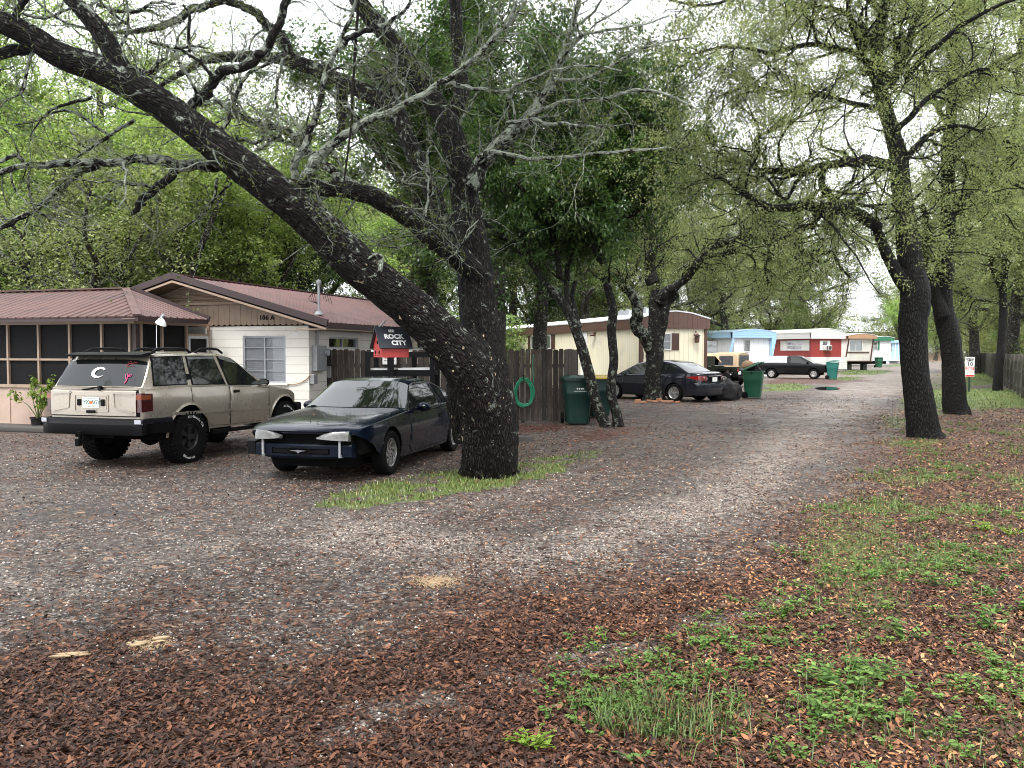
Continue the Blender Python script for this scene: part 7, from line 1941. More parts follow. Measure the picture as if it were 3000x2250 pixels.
 g = G(1511, 1247); o = MB().cyl((0, 0, 0), (0, 0, .28), .016).cyl((0, 0, .27), (0, -.09, .27), .014).cyl((0, -.09, .28), (0, -.09, .21), .012).lathe([(.001, .33), (.035, .33), (.035, .315), (.001, .315)], (0, 0, 0), n=10).build("garden_tap", M['grey_metal'], smooth=40)
 o.location = (g.x, g.y, 0); tag(o, "small grey standpipe tap in red mulch below the coiled hose", "tap")
 rs = random.Random(9); me = MB().box((0, 0, .03), (.2, .095, .06)).mesh("brick", bevel=.006)
 bm = simple("brick_clay", (0.42, 0.20, 0.12), rough=.8, var=.3, grime=.4, scale=9); me.materials.append(bm)
 bpos = [(1866, 1180, 0), (1883, 1181, .1), (1866, 1177, .1), (1900, 1176, .3), (1918, 1178, -.2), (1931, 1176, .2), (1931, 1171.5, .6), (1944, 1178, .1), (1960, 1178, -.1), (1976, 1177, .2), (1985, 1180, .8)]
 for i, (px, py, r) in enumerate(bpos):
  g = G(px, py); o = obj("brick", me); o.location = (g.x, g.y, .0 if i not in (2, 6) else .061); o.rotation_euler = (0, 0, r)
  if i == 2: g = G(1866, 1180); o.location = (g.x + .03, g.y + .01, .061)
  if i == 6: g = G(1931, 1176); o.location = (g.x, g.y + .01, .061)
  tag(o, "orange clay brick of the loose ring round the foot of the lichen oak", "brick", group="bricks round the lichen oak")
 Yp = 18.35; c = P(107, HZ, Yp); base = P(107, 1246, Yp).z
 base = max(.0, base); root = empty("potted_plant", (c.x, Yp, .0)); tag(root, "leggy green plant in a black pot in front of the porch wall", "plant")
 MB().lathe([(.001, .012), (.115, .012), (.15, .27), (.165, .27), (.165, .30), (.15, .30), (.145, .27), (.001, .265)], n=20).build("pot", simple("pot_black", (.016, .016, .017), rough=.5), root, smooth=40)
 rs = np.random.RandomState(8); t = Tree(808)
 st = []
 for (dx, dy, h, b) in ((-.55, -.05, .92, .2), (-.12, .05, 1.12, .0), (.10, .0, .95, .05), (.28, .05, 1.10, .1), (.2, -.1, .75, .0), (-.05, -.1, .85, .1), (.36, .08, .82, .1)):
  st.append(t.limb([(0, 0, .25), (dx * .35, dy, .25 + h * .35), (dx * .8, dy, h * .8), (dx, dy, h + .05)], [.012, .010, .007, .003], k=5, n=6))
 sb = t.spawn(st, 60, (.06, .2), 4, .6, 4, tmin=.45, up=.1, rmax=.004)
 t.wood("stems", simple("green_stem", (.10, .13, .04), rough=.6), root)
 me = leaf_cloud(rs, sb, 330, (.06, .135), spread=.03, asp=.62, droop=.45); obj("foliage", me, leafmat("pot_leaf", [(0.1, (.05, .10, .015)), (.5, (.14, .22, .03)), (1, (.34, .40, .08))]), root)
 mt = simple("fresh_wood", (0.40, 0.29, 0.17), rough=.7, var=.3, scale=18, bumps=.4)
 for (px, py, ln, rz, lab) in ((205, 1925, .26, .12, "long splinter of fresh yellow wood on the dead leaves at the lower left"), (400, 1893, .13, .2, "short pale strip of bark and splinters right of the long splinter"), (470, 1878, .12, .3, "thin pale wood sliver lying at the edge of the leaves")):
  g = G(px, py); rs = random.Random(px); mb = MB()
  for k in range(5):
   o_ = rs.uniform(-.035, .035); l2 = ln * rs.uniform(.4, 1)
   mb.prism([(-l2 / 2, o_ - .004, 0), (-l2 * .2, o_ - .017, .0), (l2 * .35, o_ - .012, 0), (l2 / 2, o_ + .002, 0), (l2 * .1, o_ + .014, 0), (-l2 * .4, o_ + .009, 0)], (0, 0, rs.uniform(.004, .009)))
  o = mb.build("wood_splinter", mt); o.location = (g.x, g.y, float(gz(g.x, g.y)) + .014); o.rotation_euler = (.02, -.02, rz); tag(o, lab, "wood splinter")
 rs = np.random.RandomState(3)
 for (px, py, r, n, lab) in ((1282, 1704, .15, 1500, "patch of pale sawdust crumbs on the gravel drive"), (440, 1884, .12, 700, "small trail of yellow wood crumbs beside the splinters")):
  g = G(px, py); q = rs.randn(n, 2) * np.array((r * .55, r * .5)); s = .004 + .006 * rs.rand(n)
  base = np.array([(1, 0, 0), (-.5, .8, 0), (-.5, -.8, 0), (0, 0, .7)]); tri = np.array([(0, 1, 3), (1, 2, 3), (2, 0, 3), (0, 2, 1)])
  V, Fs = stamp(base, tri, np.column_stack([q[:, 0] + g.x, q[:, 1] + g.y, np.full(n, float(gz(g.x, g.y)) + .006)]), eulers(rs.rand(n), rs.rand(n), rs.rand(n) * 6), s)
  o = obj("sawdust", npmesh("sawdust", V, Fs, smooth=False), mt); tag(o, lab, "sawdust", kind='stuff')
 g = G(2839, 1148); root = empty("speed_limit_sign", (g.x, g.y, 0), math.radians(-8)); tag(root, "white speed limit 10 sign above a red and white notice on a green post", "sign")
 zt = P(2839, 1045, g.y).z
 MB().box((0, 0, zt / 2), (.07, .05, zt)).build("post", simple("post_green", (.012, .035, .025), rough=.5), root)
 z1, z2 = P(0, 1046, g.y).z, P(0, 1074, g.y).z; w = RAD(25, g.y)
 pl = MB().box((0, -.035, (z1 + z2) / 2), (w, .008, z1 - z2)).build("plate", M['white_paint'], root, bevel=.002)
 for tx, f, sz in (("SPEED", .80, .115), ("LIMIT", .62, .115), ("10", .25, .24)): text("lettering", tx, sz, (0, -.0405, z2 + (z1 - z2) * f), (1, 0, 0), (0, 0, 1), M['letter_black'], pl, extrude=.001, bold=.004)
 z1, z2 = P(0, 1076, g.y).z, P(0, 1104, g.y).z
 pl = MB().box((0, -.035, (z1 + z2) / 2), (w, .008, z1 - z2)).build("plate", M['white_paint'], root, bevel=.002)
 hz_ = (z1 - z2)
 for zc_, hh_ in ((z1 - hz_ * .17, .30), (z2 + hz_ * .12, .18)): MB().box((0, -.0405, zc_), (w * .94, .002, hz_ * hh_)).build("red_band", M['letter_red'], pl)
 text("lettering", "PRIVATE", .07, (0, -.0425, z1 - hz_ * .11), (1, 0, 0), (0, 0, 1), M['letter_white'], pl, extrude=.001, bold=.002)
 text("lettering", "PROPERTY", .06, (0, -.0425, z1 - hz_ * .24), (1, 0, 0), (0, 0, 1), M['letter_white'], pl, extrude=.001, bold=.002)
 for k in range(3): text("lettering", ("NO TRESPASSING", "VIOLATORS WILL", "BE PROSECUTED")[k], .036, (0, -.041, z1 - hz_ * (.42 + .13 * k)), (1, 0, 0), (0, 0, 1), M['letter_red'], pl, extrude=.001)
 g = G(2752, 1058); mb = MB(); rows = []
 rsn = np.random.RandomState(2)
 for i in range(9):
  r = i / 8; rows.append([(g.x + r * 5.2 * math.cos(a), g.y + r * 3.2 * math.sin(a), max(-.02, 1.75 * (math.cos(r * math.pi) * .5 + .5) * (1 + .12 * rsn.randn()))) for a in np.arange(25) * 2 * math.pi / 24])
 o = mb.grid(rows).build("dirt_mound", simple("mound_earth", (.20, .13, .09), rough=.95, var=.3, scale=1.5, bumps=.5), smooth=80); tag(o, kind='structure')
 mb = MB(); pts = [G(px, py, .006) for px, py in ((2386, 1137), (2410, 1134), (2440, 1134.5), (2460, 1138), (2452, 1142), (2420, 1143.5), (2395, 1141))]
 m, nt, b = newmat("puddle_water"); b.inputs['Base Color'].default_value = (.02, .02, .02, 1); b.inputs['Roughness'].default_value = .03
 pp = spline([tuple(p) for p in pts + [pts[0]]], 4)[:-1]
 mb.add([(p[0], p[1], .016) for p in pp], [tuple(range(len(pp)))[::-1]]); o = mb.build("puddle", m, recalc=False); tag(o, kind='structure')
 if o.data.polygons[0].normal.z < 0: o.data.flip_normals()
 g = G(1532, 1292); o = MB().lathe([(.001, .14), (.09, .145), (.15, .12), (.17, .0)], n=14).build("stone", M['concrete_dark'], smooth=50); o.scale = (1.3, .8, .7); o.location = (g.x, g.y, 0); tag(o, "low dark stone lying behind the foot of the big leaning oak", "stone")
 mb = MB()
 for z0, z1 in ((0, 0), (-.9, -.7)):
  a, b = P(1900, 812, 75) + Vector((0, 0, z0)), P(2760, 826, 92) + Vector((0, 0, z1))
  mb.tube([a.lerp(b, t) - Vector((0, 0, 1.2 * 4 * t * (1 - t))) for t in np.linspace(0, 1, 14)], .02, n=4)
 o = mb.build("power_line", M['black_paint']); tag(o, "pair of thin sagging overhead wires crossing behind the lichen oak", "power line")
 pts = [Z1(*p) for p in ((1548, -30), (1545, 60), (1535, 200), (1528, 300), (1520, 420), (1518, 520), (1508, 640), (1492, 740), (1478, 830), (1462, 915))]
 rs = random.Random(5)
 o = MB().tube([P(x + rs.uniform(-1.5, 1.5), y, 10.6) for x, y in pts], [.02, .019, .02, .017, .018, .015, .013, .012, .009, .005], n=7).build("hanging_vine", simple("vine_black", (.016, .014, .012), rough=.8, bumps=.6, scale=20), smooth=70); tag(o, "black dead vine hanging down through the oak branches", "vine")
# ------------------------------------------------------------------ vehicles (local: x forward, y left, z up)
def kf(keys):
 xs = np.array([k[0] for k in keys], float); ys = np.array([k[1] for k in keys], float)
 n = len(xs); h = np.diff(xs); dl = np.diff(ys) / h
 m = np.zeros(n); m[0], m[-1] = dl[0], dl[-1]
 for i in range(1, n - 1): m[i] = 0 if dl[i - 1] * dl[i] <= 0 else 2 * dl[i - 1] * dl[i] / (dl[i - 1] + dl[i])
 def f(x):
  x = min(max(x, xs[0]), xs[-1]); i = min(int(np.searchsorted(xs, x, side='right')) - 1, n - 2); i = max(i, 0)
  t = (x - xs[i]) / h[i]
  return float((2 * t ** 3 - 3 * t * t + 1) * ys[i] + (t ** 3 - 2 * t * t + t) * h[i] * m[i] + (-2 * t ** 3 + 3 * t * t) * ys[i + 1] + (t ** 3 - t * t) * h[i] * m[i + 1])
 return f
def lin(keys):
 xs = [k[0] for k in keys]; ys = [k[1] for k in keys]
 return lambda x: float(np.interp(x, xs, ys))
class Car:
 def __init__(s, root, L0, L1, belt, top, hw, bot, prof, axles, arch, wz, gh, tum=.16, bow=(.06, .14), crown=.03, pn=.5, bowlen=(.7, .9), hoodn=.45):
  s.root, s.L0, s.L1 = root, L0, L1
  s.belt, s.top, s.hw, s.bot, s.prof = kf(belt), kf(top), kf(hw), lin(bot), kf(prof)
  s.axles, s.arch, s.wz = axles, arch, wz
  s.gpts = gh; s.roof = lin(gh); s.gx0, s.gx1 = gh[0][0], gh[-1][0]
  s.zr = max(z for _, z in gh); s.tum, s.bow, s.crown, s.pn, s.bowlen, s.hoodn = tum, bow, crown, pn, bowlen, hoodn
  s.W = max(k[1] for k in hw)
 def sb(s, x, y):
  k = 1 - min(1, (abs(y) / s.W)) ** 2
  f = max(0, (x - (s.L1 - s.bowlen[1])) / s.bowlen[1]); r = max(0, ((s.L0 + s.bowlen[0]) - x) / s.bowlen[0])
  return x + s.bow[1] * k * min(1, f) - s.bow[0] * k * min(1, r)
 def Y(s, x, z):
  b = s.belt(x)
  if z <= b: return s.hw(x) * s.prof(z)
  yb = s.hw(x) * s.prof(b)
  return yb * (1 - s.tum * (z - b) / max(.05, s.zr - b)) - .006
 def zb(s, x):
  z = s.bot(x)
  for a in s.axles:
   d = abs(x - a)
   if d < s.arch: z = max(z, s.wz + math.sqrt(s.arch ** 2 - d * d))
  return z
 def stations(s):
  xs = list(np.linspace(s.L0, s.L1, 46))
  for a in s.axles:
   for t in np.linspace(0, math.pi, 19): xs.append(a + s.arch * math.cos(t) * .9999)
   xs += [a - s.arch - .002, a + s.arch + .002]
  xs += [s.L0 + .02, s.L0 + .05, s.L1 - .02, s.L1 - .05]
  return sorted(x for x in set(round(x, 4) for x in xs) if s.L0 <= x <= s.L1)
 def body(s, mat, name="body"):
  mb = MB(); rows = []
  for x in s.stations():
   z0, zt, b = s.zb(x), s.top(x), s.belt(x)
   z0 = min(z0, b - .02)
   row = []
   for i in range(9):
    z = z0 + (b - z0) * i / 8; row.append((s.Y(x, z), z))
   yb = row[-1][0]
   for a in (8, 18, 30, 45, 60, 75, 90):
    a = math.radians(a); row.append((yb * math.cos(a) ** s.hoodn if a < 1.57 else 0, b + (zt - b) * math.sin(a) ** .8))
   full = [(y, z) for y, z in row] + [(-y, z) for y, z in row[-2::-1]]
   rows.append([(s.sb(x, y), y, z) for y, z in full])
  mb.grid(rows)
  for r in (rows[0], rows[-1]):
   n = len(r); k = n // 2
   mb.grid([[r[i] for i in range(k + 1)], [r[n - 1 - i] for i in range(k + 1)]])
  return mb.build(name, mat, s.root, smooth=38, weld=True)
 def gsec(s, x):
  b = s.belt(x); H = max(s.roof(x), b + .004)
  Hs = b + (H - b) * .80 if H - b < .35 else H - .075
  out = []
  for i in range(5):
   z = b - .03 + (Hs - b + .03) * i / 4; out.append((s.Y(x, max(z, b)) if z > b else s.Y(x, b) - .002, z))
  ys = out[-1][0]; cr = s.crown * min(1, (H - b) / .3)
  for a in (8, 16, 26, 38, 50, 62, 76, 90):
   a = math.radians(a); out.append(s.gtop(x, a, ys, Hs, H, cr))
  return out
 def gtop(s, x, a, ys, Hs, H, cr):
  c = max(0, math.cos(a)); return (ys * c ** .42, Hs + (H - Hs) * min(1, math.sin(a) ** .55) + cr * (math.sin(a) ** 2))
 def gbow(s, x, y):
  m = (s.gx0 + s.gx1) / 2; k = 1 - min(1, abs(y) / (s.W * .9)) ** 2
  f = max(0, (x - (m + .3)) / (s.gx1 - m - .3)); r = max(0, ((m - .5) - x) / (m - .5 - s.gx0)) if m - .5 > s.gx0 else 0
  return x + s.bow[1] * 1.1 * k * f - s.bow[0] * 1.0 * k * r
 def gxs(s):
  xs = list(np.linspace(s.gx0, s.gx1, 40)) + [p[0] for p in s.gpts]
  return sorted(set(round(x, 4) for x in xs))
 def greenhouse(s, mat, name="cabin_roof"):
  mb = MB(); rows = []
  for x in s.gxs():
   sec = s.gsec(x); full = sec + [(-y, z) for y, z in sec[-2::-1]]
   rows.append([(s.gbow(x, y), y, z) for y, z in full])
  mb.grid(rows)
  return mb.build(name, mat, s.root, smooth=40, weld=True)
 def screen(s, name, x0, x1, a0, mat, off=.006, n=14, m=18, inset=None):
  """glass over the sloping end of the cabin between stations x0..x1, a0 = side margin angle (deg)"""
  def pt(x, q):
   a = math.radians(a0 + (180 - 2 * a0) * q)
   aa = a if a <= math.pi / 2 else math.pi - a
   b = s.belt(x); H = max(s.roof(x), b + .004); Hs = b + (H - b) * .80 if H - b < .35 else H - .075
   ys = s.Y(x, max(Hs, b)); y, z = s.gtop(x, aa, ys, Hs, H, s.crown * min(1, (H - b) / .3))
   if a > math.pi / 2: y = -y
   return Vector((s.gbow(x, y), y, z))
  rows = []
  for i in range(n + 1):
   x = x0 + (x1 - x0) * i / n; row = []
   for j in range(m + 1):
    q = j / m; e = 1e-3
    p = pt(x, q); du = pt(x + e, q) - pt(x - e, q); dv = pt(x, min(1, q + e)) - pt(x, max(0, q - e))
    nn = du.cross(dv)
    if nn.length < 1e-12: nn = Vector((0, 0, 1))
    nn.normalize()
    if nn.z < 0: nn = -nn
    row.append(p + nn * off)
   rows.append(row)
  mb = MB().grid(rows)
  return mb.build(name, mat, s.root, smooth=60)
 def spt(s, x, y, off=.012):
  b = s.belt(x); H = max(s.roof(x), b + .004); Hs = b + (H - b) * .80 if H - b < .35 else H - .075; ys = s.Y(x, max(Hs, b)); cr = s.crown * min(1, (H - b) / .3)
  c = min(1, abs(y) / ys) ** (1 / .42); a = math.acos(c); _, z = s.gtop(x, a, ys, Hs, H, cr); return Vector((s.gbow(x, y), y, z))
 def side_poly(s, name, poly, sg, mat, off=.005, nx=10, nz=6, rim=.012, parent=None):
  """convex polygon in (x,z) laid on the body side; sg=+1 left, -1 right"""
  xs = sorted(set([p[0] for p in poly])); X = []
  for a, b in zip(xs[:-1], xs[1:]):
   k = max(1, int(math.ceil((b - a) / (xs[-1] - xs[0]) * nx))); X += list(np.linspace(a, b, k, endpoint=False))
  X.append(xs[-1]); X[0] += 1e-4; X[-1] -= 1e-4
  rows = []
  for x in X:
   zs = []
   for i in range(len(poly)):
    a, b = poly[i], poly[(i + 1) % len(poly)]
    if (a[0] - x) * (b[0] - x) <= 0 and abs(a[0] - b[0]) > 1e-9: zs.append(a[1] + (b[1] - a[1]) * (x - a[0]) / (b[0] - a[0]))
   if len(zs) < 2: continue
   z0, z1 = min(zs), max(zs); row = []
   for j in range(nz + 1):
    z = z0 + (z1 - z0) * j / nz; y = s.Y(x, z) + off; row.append((s.sb(x, y), sg * y, z))
   rows.append(row)
  mb = MB().grid(rows)
  ring = [r[0] for r in rows] + rows[-1][1:] + [r[-1] for r in rows[::-1][1:]] + rows[0][::-1][1:-1]
  inn = [(x, y - sg * rim, z) for x, y, z in ring]
  mb.grid([ring + [ring[0]], inn + [inn[0]]])
  return mb.build(name, mat, parent or s.root, smooth=40, weld=True)
 def strip(s, name, pts, w, h, sg, mat, off=.004, parent=None, n=4):
  """raised strip along (x,z) points on the side"""
  P3 = []
  for (a, b) in zip(pts[:-1], pts[1:]):
   for t in np.arange(n) / n:
    x, z = a[0] + (b[0] - a[0]) * t, a[1] + (b[1] - a[1]) * t; P3.append((x, z))
  P3.append(pts[-1])
  mb = MB()
  tp = [Vector((s.sb(x, 1), sg * (s.Y(x, z) + off), z)) for x, z in P3]
  for a, b in zip(tp[:-1], tp[1:]): mb.bar(a, b, w, h)
  return mb.build(name, mat, parent or s.root)
 def wells(s, mat, inner=.30):
  for a in s.axles:
   for sg in (-1, 1):
    mb = MB(); rows = []
    for y in (s.hw(a) * .985, s.hw(a) - inner):
     rows.append([(a + s.arch * .995 * math.cos(t), sg * y, max(s.wz + s.arch * .995 * math.sin(t), .12)) for t in np.linspace(-.1, math.pi + .1, 22)])
    mb.grid(rows); mb.add(rows[1], [tuple(range(22))])
    mb.build("wheel_well", mat, s.root, recalc=False)
 def underbody(s, mat, z0=.2, z1=.5, inset=.16):
  MB().box(((s.L0 + s.L1) / 2, 0, (z0 + z1) / 2), (s.L1 - s.L0 - .5, 2 * (s.W - .32), z1 - z0)).build("underbody", mat, s.root)
 def flare(s, sg, mat, w=.05, t=.02, name="wheel_arch_lip", ends=(0.0, math.pi)):
  for a in s.axles:
   mb = MB(); rows = []
   for r in (s.arch, s.arch + w):
    rows.append([(a + r * math.cos(q), sg * (s.Y(a + r * math.cos(q), s.wz + r * math.sin(q)) + (t if r == s.arch else .002)), s.wz + r * math.sin(q)) for q in np.linspace(ends[0], ends[1], 20)])
   rows.insert(0, [(x, y - sg * .05, z) for x, y, z in rows[0]])
   mb.grid(rows); mb.build(name, mat, s.root, smooth=50, recalc=False)
def wheel(parent, x, y, R, w, rimR, style, rim_m, sg, tread=False, letters=False, spin=0.0):
 """sg: +1 outer face towards +y"""
 c = (x, y, R)
 tp = [(rimR, -.42 * w), (rimR + .012, -.46 * w), (R * .80, -.50 * w), (R * .93, -.485 * w), (R * .985, -.40 * w), (R, -.30 * w), (R, .30 * w), (R * .985, .40 * w), (R * .93, .485 * w), (R * .80, .50 * w), (rimR + .012, .46 * w), (rimR, .42 * w)]
 mb = MB().lathe(tp, c, axis='Y', n=44)
 if tread:
  for i in range(34):
   a = 2 * math.pi * i / 34
   for k, (yy, ww, da) in enumerate(((-.37, .22, 0), (-.12, .20, .09), (.12, .20, 0), (.37, .22, .09))):
    m = Matrix.Rotation(-(a + da), 3, 'Y') @ Matrix.Rotation(.25 * (1 if k % 2 else -1), 3, 'X')
    mb.box(tuple(Vector(c) + Matrix.Rotation(-(a + da), 3, 'Y') @ Vector((R + .002, yy * w, 0))), (.022, w * ww, R * .115), rot=m)
   for sd in (-1, 1): mb.box(tuple(Vector(c) + Matrix.Rotation(-(a), 3, 'Y') @ Vector((R * .945, sd * w * .487, 0))), (.045, .012, R * .09), rot=Matrix.Rotation(-a, 3, 'Y'))
 ty = mb.build("wheel", M['rubber'], parent, smooth=35)
 mb = MB().lathe([(rimR, -.40 * w), (rimR, .40 * w), (rimR * .95, .41 * w), (rimR * .90, .36 * w), (rimR * .88, .05 * w), (.001, .02 * w)] if sg > 0 else [(rimR, .40 * w), (rimR, -.40 * w), (rimR * .95, -.41 * w), (rimR * .90, -.36 * w), (rimR * .88, -.05 * w), (.001, -.02 * w)], c, axis='Y', n=40)
 yo = sg * w * .30
 def spoke(n, poly, y0=.0, th=.03, curve=0):
  for i in range(n):
   a = 2 * math.pi * i / n + spin; pts = []
   for (r, t) in poly:
    aa = a + t + curve * (r / rimR); pts.append((c[0] + r * rimR * math.cos(aa), c[1] + yo + sg * y0, c[2] + r * rimR * math.sin(aa)))
   mb.prism(pts, (0, -sg * th, 0))
 if style == 'swirl':
  for i in range(7):
   a = 2 * math.pi * i / 7 + spin; A, B = [], []
   for k in range(7):
    r = .28 + .66 * k / 6; t = a + .9 * (k / 6) ** 1.1; wd = .26 - .13 * k / 6
    A.append((c[0] + r * rimR * math.cos(t - wd), c[1] + yo, c[2] + r * rimR * math.sin(t - wd))); B.append((c[0] + r * rimR * math.cos(t + wd), c[1] + yo, c[2] + r * rimR * math.sin(t + wd)))
   mb.grid([A, B]); D = [(x, y - sg * .03, z) for x, y, z in A]; E = [(x, y - sg * .03, z) for x, y, z in B]; mb.grid([D, A]); mb.grid([B, E])
  mb.cyl((c[0], c[1] + yo - sg * .03, c[2]), (c[0], c[1] + yo + sg * .004, c[2]), rimR * .40, n=24)
 elif style == 'nine': spoke(9, [(.2, -.30), (.93, -.15), (.96, 0), (.93, .15), (.2, .30)]); mb.cyl((c[0], c[1] + yo - sg * .03, c[2]), (c[0], c[1] + yo + sg * .006, c[2]), rimR * .26, n=20)
 elif style == 'star': spoke(5, [(.2, -.55), (.55, -.22), (.93, -.26), (.93, .26), (.55, .22), (.2, .55)]); mb.cyl((c[0], c[1] + yo - sg * .03, c[2]), (c[0], c[1] + yo + sg * .01, c[2]), rimR * .24, n=20)
 elif style == 'steel':
  mb.lathe([(rimR * .86, 0), (rimR * .60, .012 * sg), (rimR * .34, -.01 * sg), (rimR * .30, .03 * sg), (.001, .035 * sg)], (c[0], c[1] + yo - sg * .02, c[2]), axis='Y', n=28)
 elif style == 'truck': spoke(5, [(.2, -.5), (.92, -.30), (.92, .30), (.2, .5)], th=.04); mb.cyl((c[0], c[1] + yo - sg * .03, c[2]), (c[0], c[1] + yo + sg * .03, c[2]), rimR * .24, n=20)
 rm = mb.build("rim", rim_m, ty, smooth=35)
 hb = MB()
 n = 5 if style != 'steel' else 8
 for i in range(n):
  a = 2 * math.pi * (i + .5) / n + spin; r = rimR * (.27 if style != 'steel' else .68)
  rr = .012 if style != 'steel' else .018
  hb.cyl((c[0] + r * math.cos(a), c[1] + yo - sg * .01, c[2] + r * math.sin(a)), (c[0] + r * math.cos(a), c[1] + yo + sg * .009, c[2] + r * math.sin(a)), rr, n=8)
 hb.build("lug_holes", M['dark_void'], rm)
 if letters:
  for txt, a0, r in ((letters[0], math.radians(62), R * .80), (letters[1], math.radians(-98), R * .80)):
   for i, ch in enumerate(txt):
    if ch == ' ': continue
    a = a0 + (len(txt) / 2 - i) * .088 if a0 > 0 else a0 + (i - len(txt) / 2) * .088
    e = Vector((math.cos(a) * (1 if sg < 0 else -1), 0, math.sin(a)));
    if a0 > 0: up = e; rt = Vector((math.sin(a) * (1 if sg < 0 else -1), 0, -math.cos(a)))
    else: up = -e; rt = Vector((-math.sin(a) * (1 if sg < 0 else -1), 0, math.cos(a)))
    p = Vector(c) + e * r + Vector((0, sg * (w * .5 + .002), 0))
    text("lettering", ch, .052, tuple(p), tuple(rt), tuple(up), M['letter_white'], ty, extrude=.001, bold=.001)
 return ty
def box_part(name, c, s, mat, parent, bevel=.01, rot=None, seg=2):
 return MB().box(c, s, rot=rot).build(name, mat, parent, bevel=bevel, seg=seg, smooth=40)
def mirror_part(root, x, y, z, sg, mat, glass, s=1.0, face=-1):
 """door mirror: shell and glass facing backwards"""
 mb = MB(); rows = []
 for i in range(9):
  t = i / 8; k = math.sin(math.pi * (.08 + .92 * (1 - t)) / 2) if False else math.sqrt(max(0, 1 - (t * .98) ** 2.4))
  rows.append([(x + .11 * s * t, y + sg * (.12 * s * k * math.cos(a)) + sg * .10 * s, z + .075 * s * k * math.sin(a)) for a in np.linspace(0, 2 * math.pi, 17)])
 mb.grid(rows); mb.box((x + .05 * s, y - sg * .01, z - .035 * s), (.07 * s, .06, .05 * s))
 o = mb.build("mirror", mat, root, smooth=50, weld=True)
 mb = MB().add([(x - .002, y + sg * (.105 * s * math.cos(a)) + sg * .10 * s, z + .064 * s * math.sin(a)) for a in np.linspace(0, 2 * math.pi, 17)[:-1]], [tuple(range(16))])
 mb.build("mirror_glass", glass, o, recalc=False)
def plate(root, pos, right, up, nrm, big, small_top="", small_bot="", split=True):
 pos, r, u, n = Vector(pos), Vector(right).normalized(), Vector(up).normalized(), Vector(nrm).normalized()
 mb = MB(); w, h = .305, .155
 mb.prism([pos + r * a + u * b for a, b in ((-w / 2, -h / 2), (w / 2, -h / 2), (w / 2, h / 2), (-w / 2, h / 2))], n * .006)
 o = mb.build("number_plate", M['plate_white'], root)
 q = pos + n * .0065
 if big[0]: text("lettering", big[0], .085, q - r * .082, r, u, M['plate_green'], o, extrude=.0012, bold=.001, spacing=.95)
 if big[1]: text("lettering", big[1], .085, q + r * .086, r, u, M['plate_green'], o, extrude=.0012, bold=.001, spacing=.95)
 MB().cyl(q + r * .004, q + r * .004 + n * .002, .026, n=14).build("orange_mark", M['plate_orange'], o)
 if small_top: text("lettering", small_top, .022, q + u * .060, r, u, M['plate_green'], o, extrude=.001)
 if small_bot: text("lettering", small_bot, .022, q - u * .060, r, u, M['plate_green'], o, extrude=.001)
 return o
def car_mats():
 simple("champagne_paint", (0.40, 0.35, 0.285), rough=.27, metal=.55, var=.03, scale=1.2, coat=.7)
 simple("navy_paint", (0.0035, 0.007, 0.017), rough=.25, metal=.2, var=.2, scale=2, coat=.5)
 simple("navy_beam", (0.0025, 0.0055, 0.013), rough=.4, var=.3, grime=.4, grime_col=(.02, .02, .025))
 simple("charcoal_paint", (0.014, 0.016, 0.024), rough=.22, metal=.4, var=.08, scale=1.5, coat=1.0)
 simple("jeep_black", (0.004, 0.006, 0.005), rough=.25, coat=.4, var=.1)
 simple("truck_black", (0.006, 0.006, 0.007), rough=.2, coat=.3)
 simple("canopy_grey", (0.42, 0.43, 0.45), rough=.35, var=.06)
 simple("black_plastic", (0.005, 0.005, 0.006), rough=.5, spec=.2)
 simple("seam_black", (0.004, 0.004, 0.004), rough=.8)
 simple("rim_silver", (0.50, 0.50, 0.50), rough=.3, metal=.7, grime=.4, scale=9)
 simple("rim_dark", (0.030, 0.030, 0.030), rough=.4, metal=.3)
 simple("chrome", (0.45, 0.45, 0.48), rough=.18, metal=1.0, var=.05)
 simple("lamp_red", (0.22, 0.012, 0.012), rough=.12, coat=1.0, scale=30, var=.3)
 simple("lamp_dark_red", (0.055, 0.010, 0.010), rough=.15, coat=1.0)
 simple("lamp_amber", (0.22, 0.045, 0.015), rough=.15, coat=1.0)
 simple("lamp_clear", (0.13, 0.13, 0.125), rough=.12, coat=.6, scale=22, var=.35)
 simple("plate_white", (0.72, 0.78, 0.76), rough=.4, var=.04)
 simple("plate_green", (0.02, 0.10, 0.06), rough=.5)
 simple("plate_orange", (0.65, 0.16, 0.04), rough=.5)
 simple("sticker_pink", (0.70, 0.05, 0.20), rough=.5)
 simple("sticker_red", (0.35, 0.03, 0.03), rough=.5)
 simple("tan_canvas", (0.40, 0.30, 0.19), rough=.85, var=.15, scale=5, bumps=.35, grime=.25)
 simple("soft_window", (0.035, 0.037, 0.045), rough=.28, coat=.3)
 m, nt, b = newmat("car_glass")
 b.inputs['Base Color'].default_value = (.010, .012, .012, 1); b.inputs['Roughness'].default_value = .03; b.inputs['Specular IOR Level'].default_value = .5; b.inputs['Coat Weight'].default_value = .0; b.inputs['Coat Roughness'].default_value = .02
 m, nt, b = newmat("windscreen_glass")
 b.inputs['Base Color'].default_value = (.008, .012, .010, 1); b.inputs['Roughness'].default_value = .03; b.inputs['Specular IOR Level'].default_value = 1.0; b.inputs['Coat Weight'].default_value = .3; b.inputs['Coat Roughness'].default_value = .03
 simple("mirror_silver", (.8, .8, .8), rough=.05, metal=1.0, var=0)
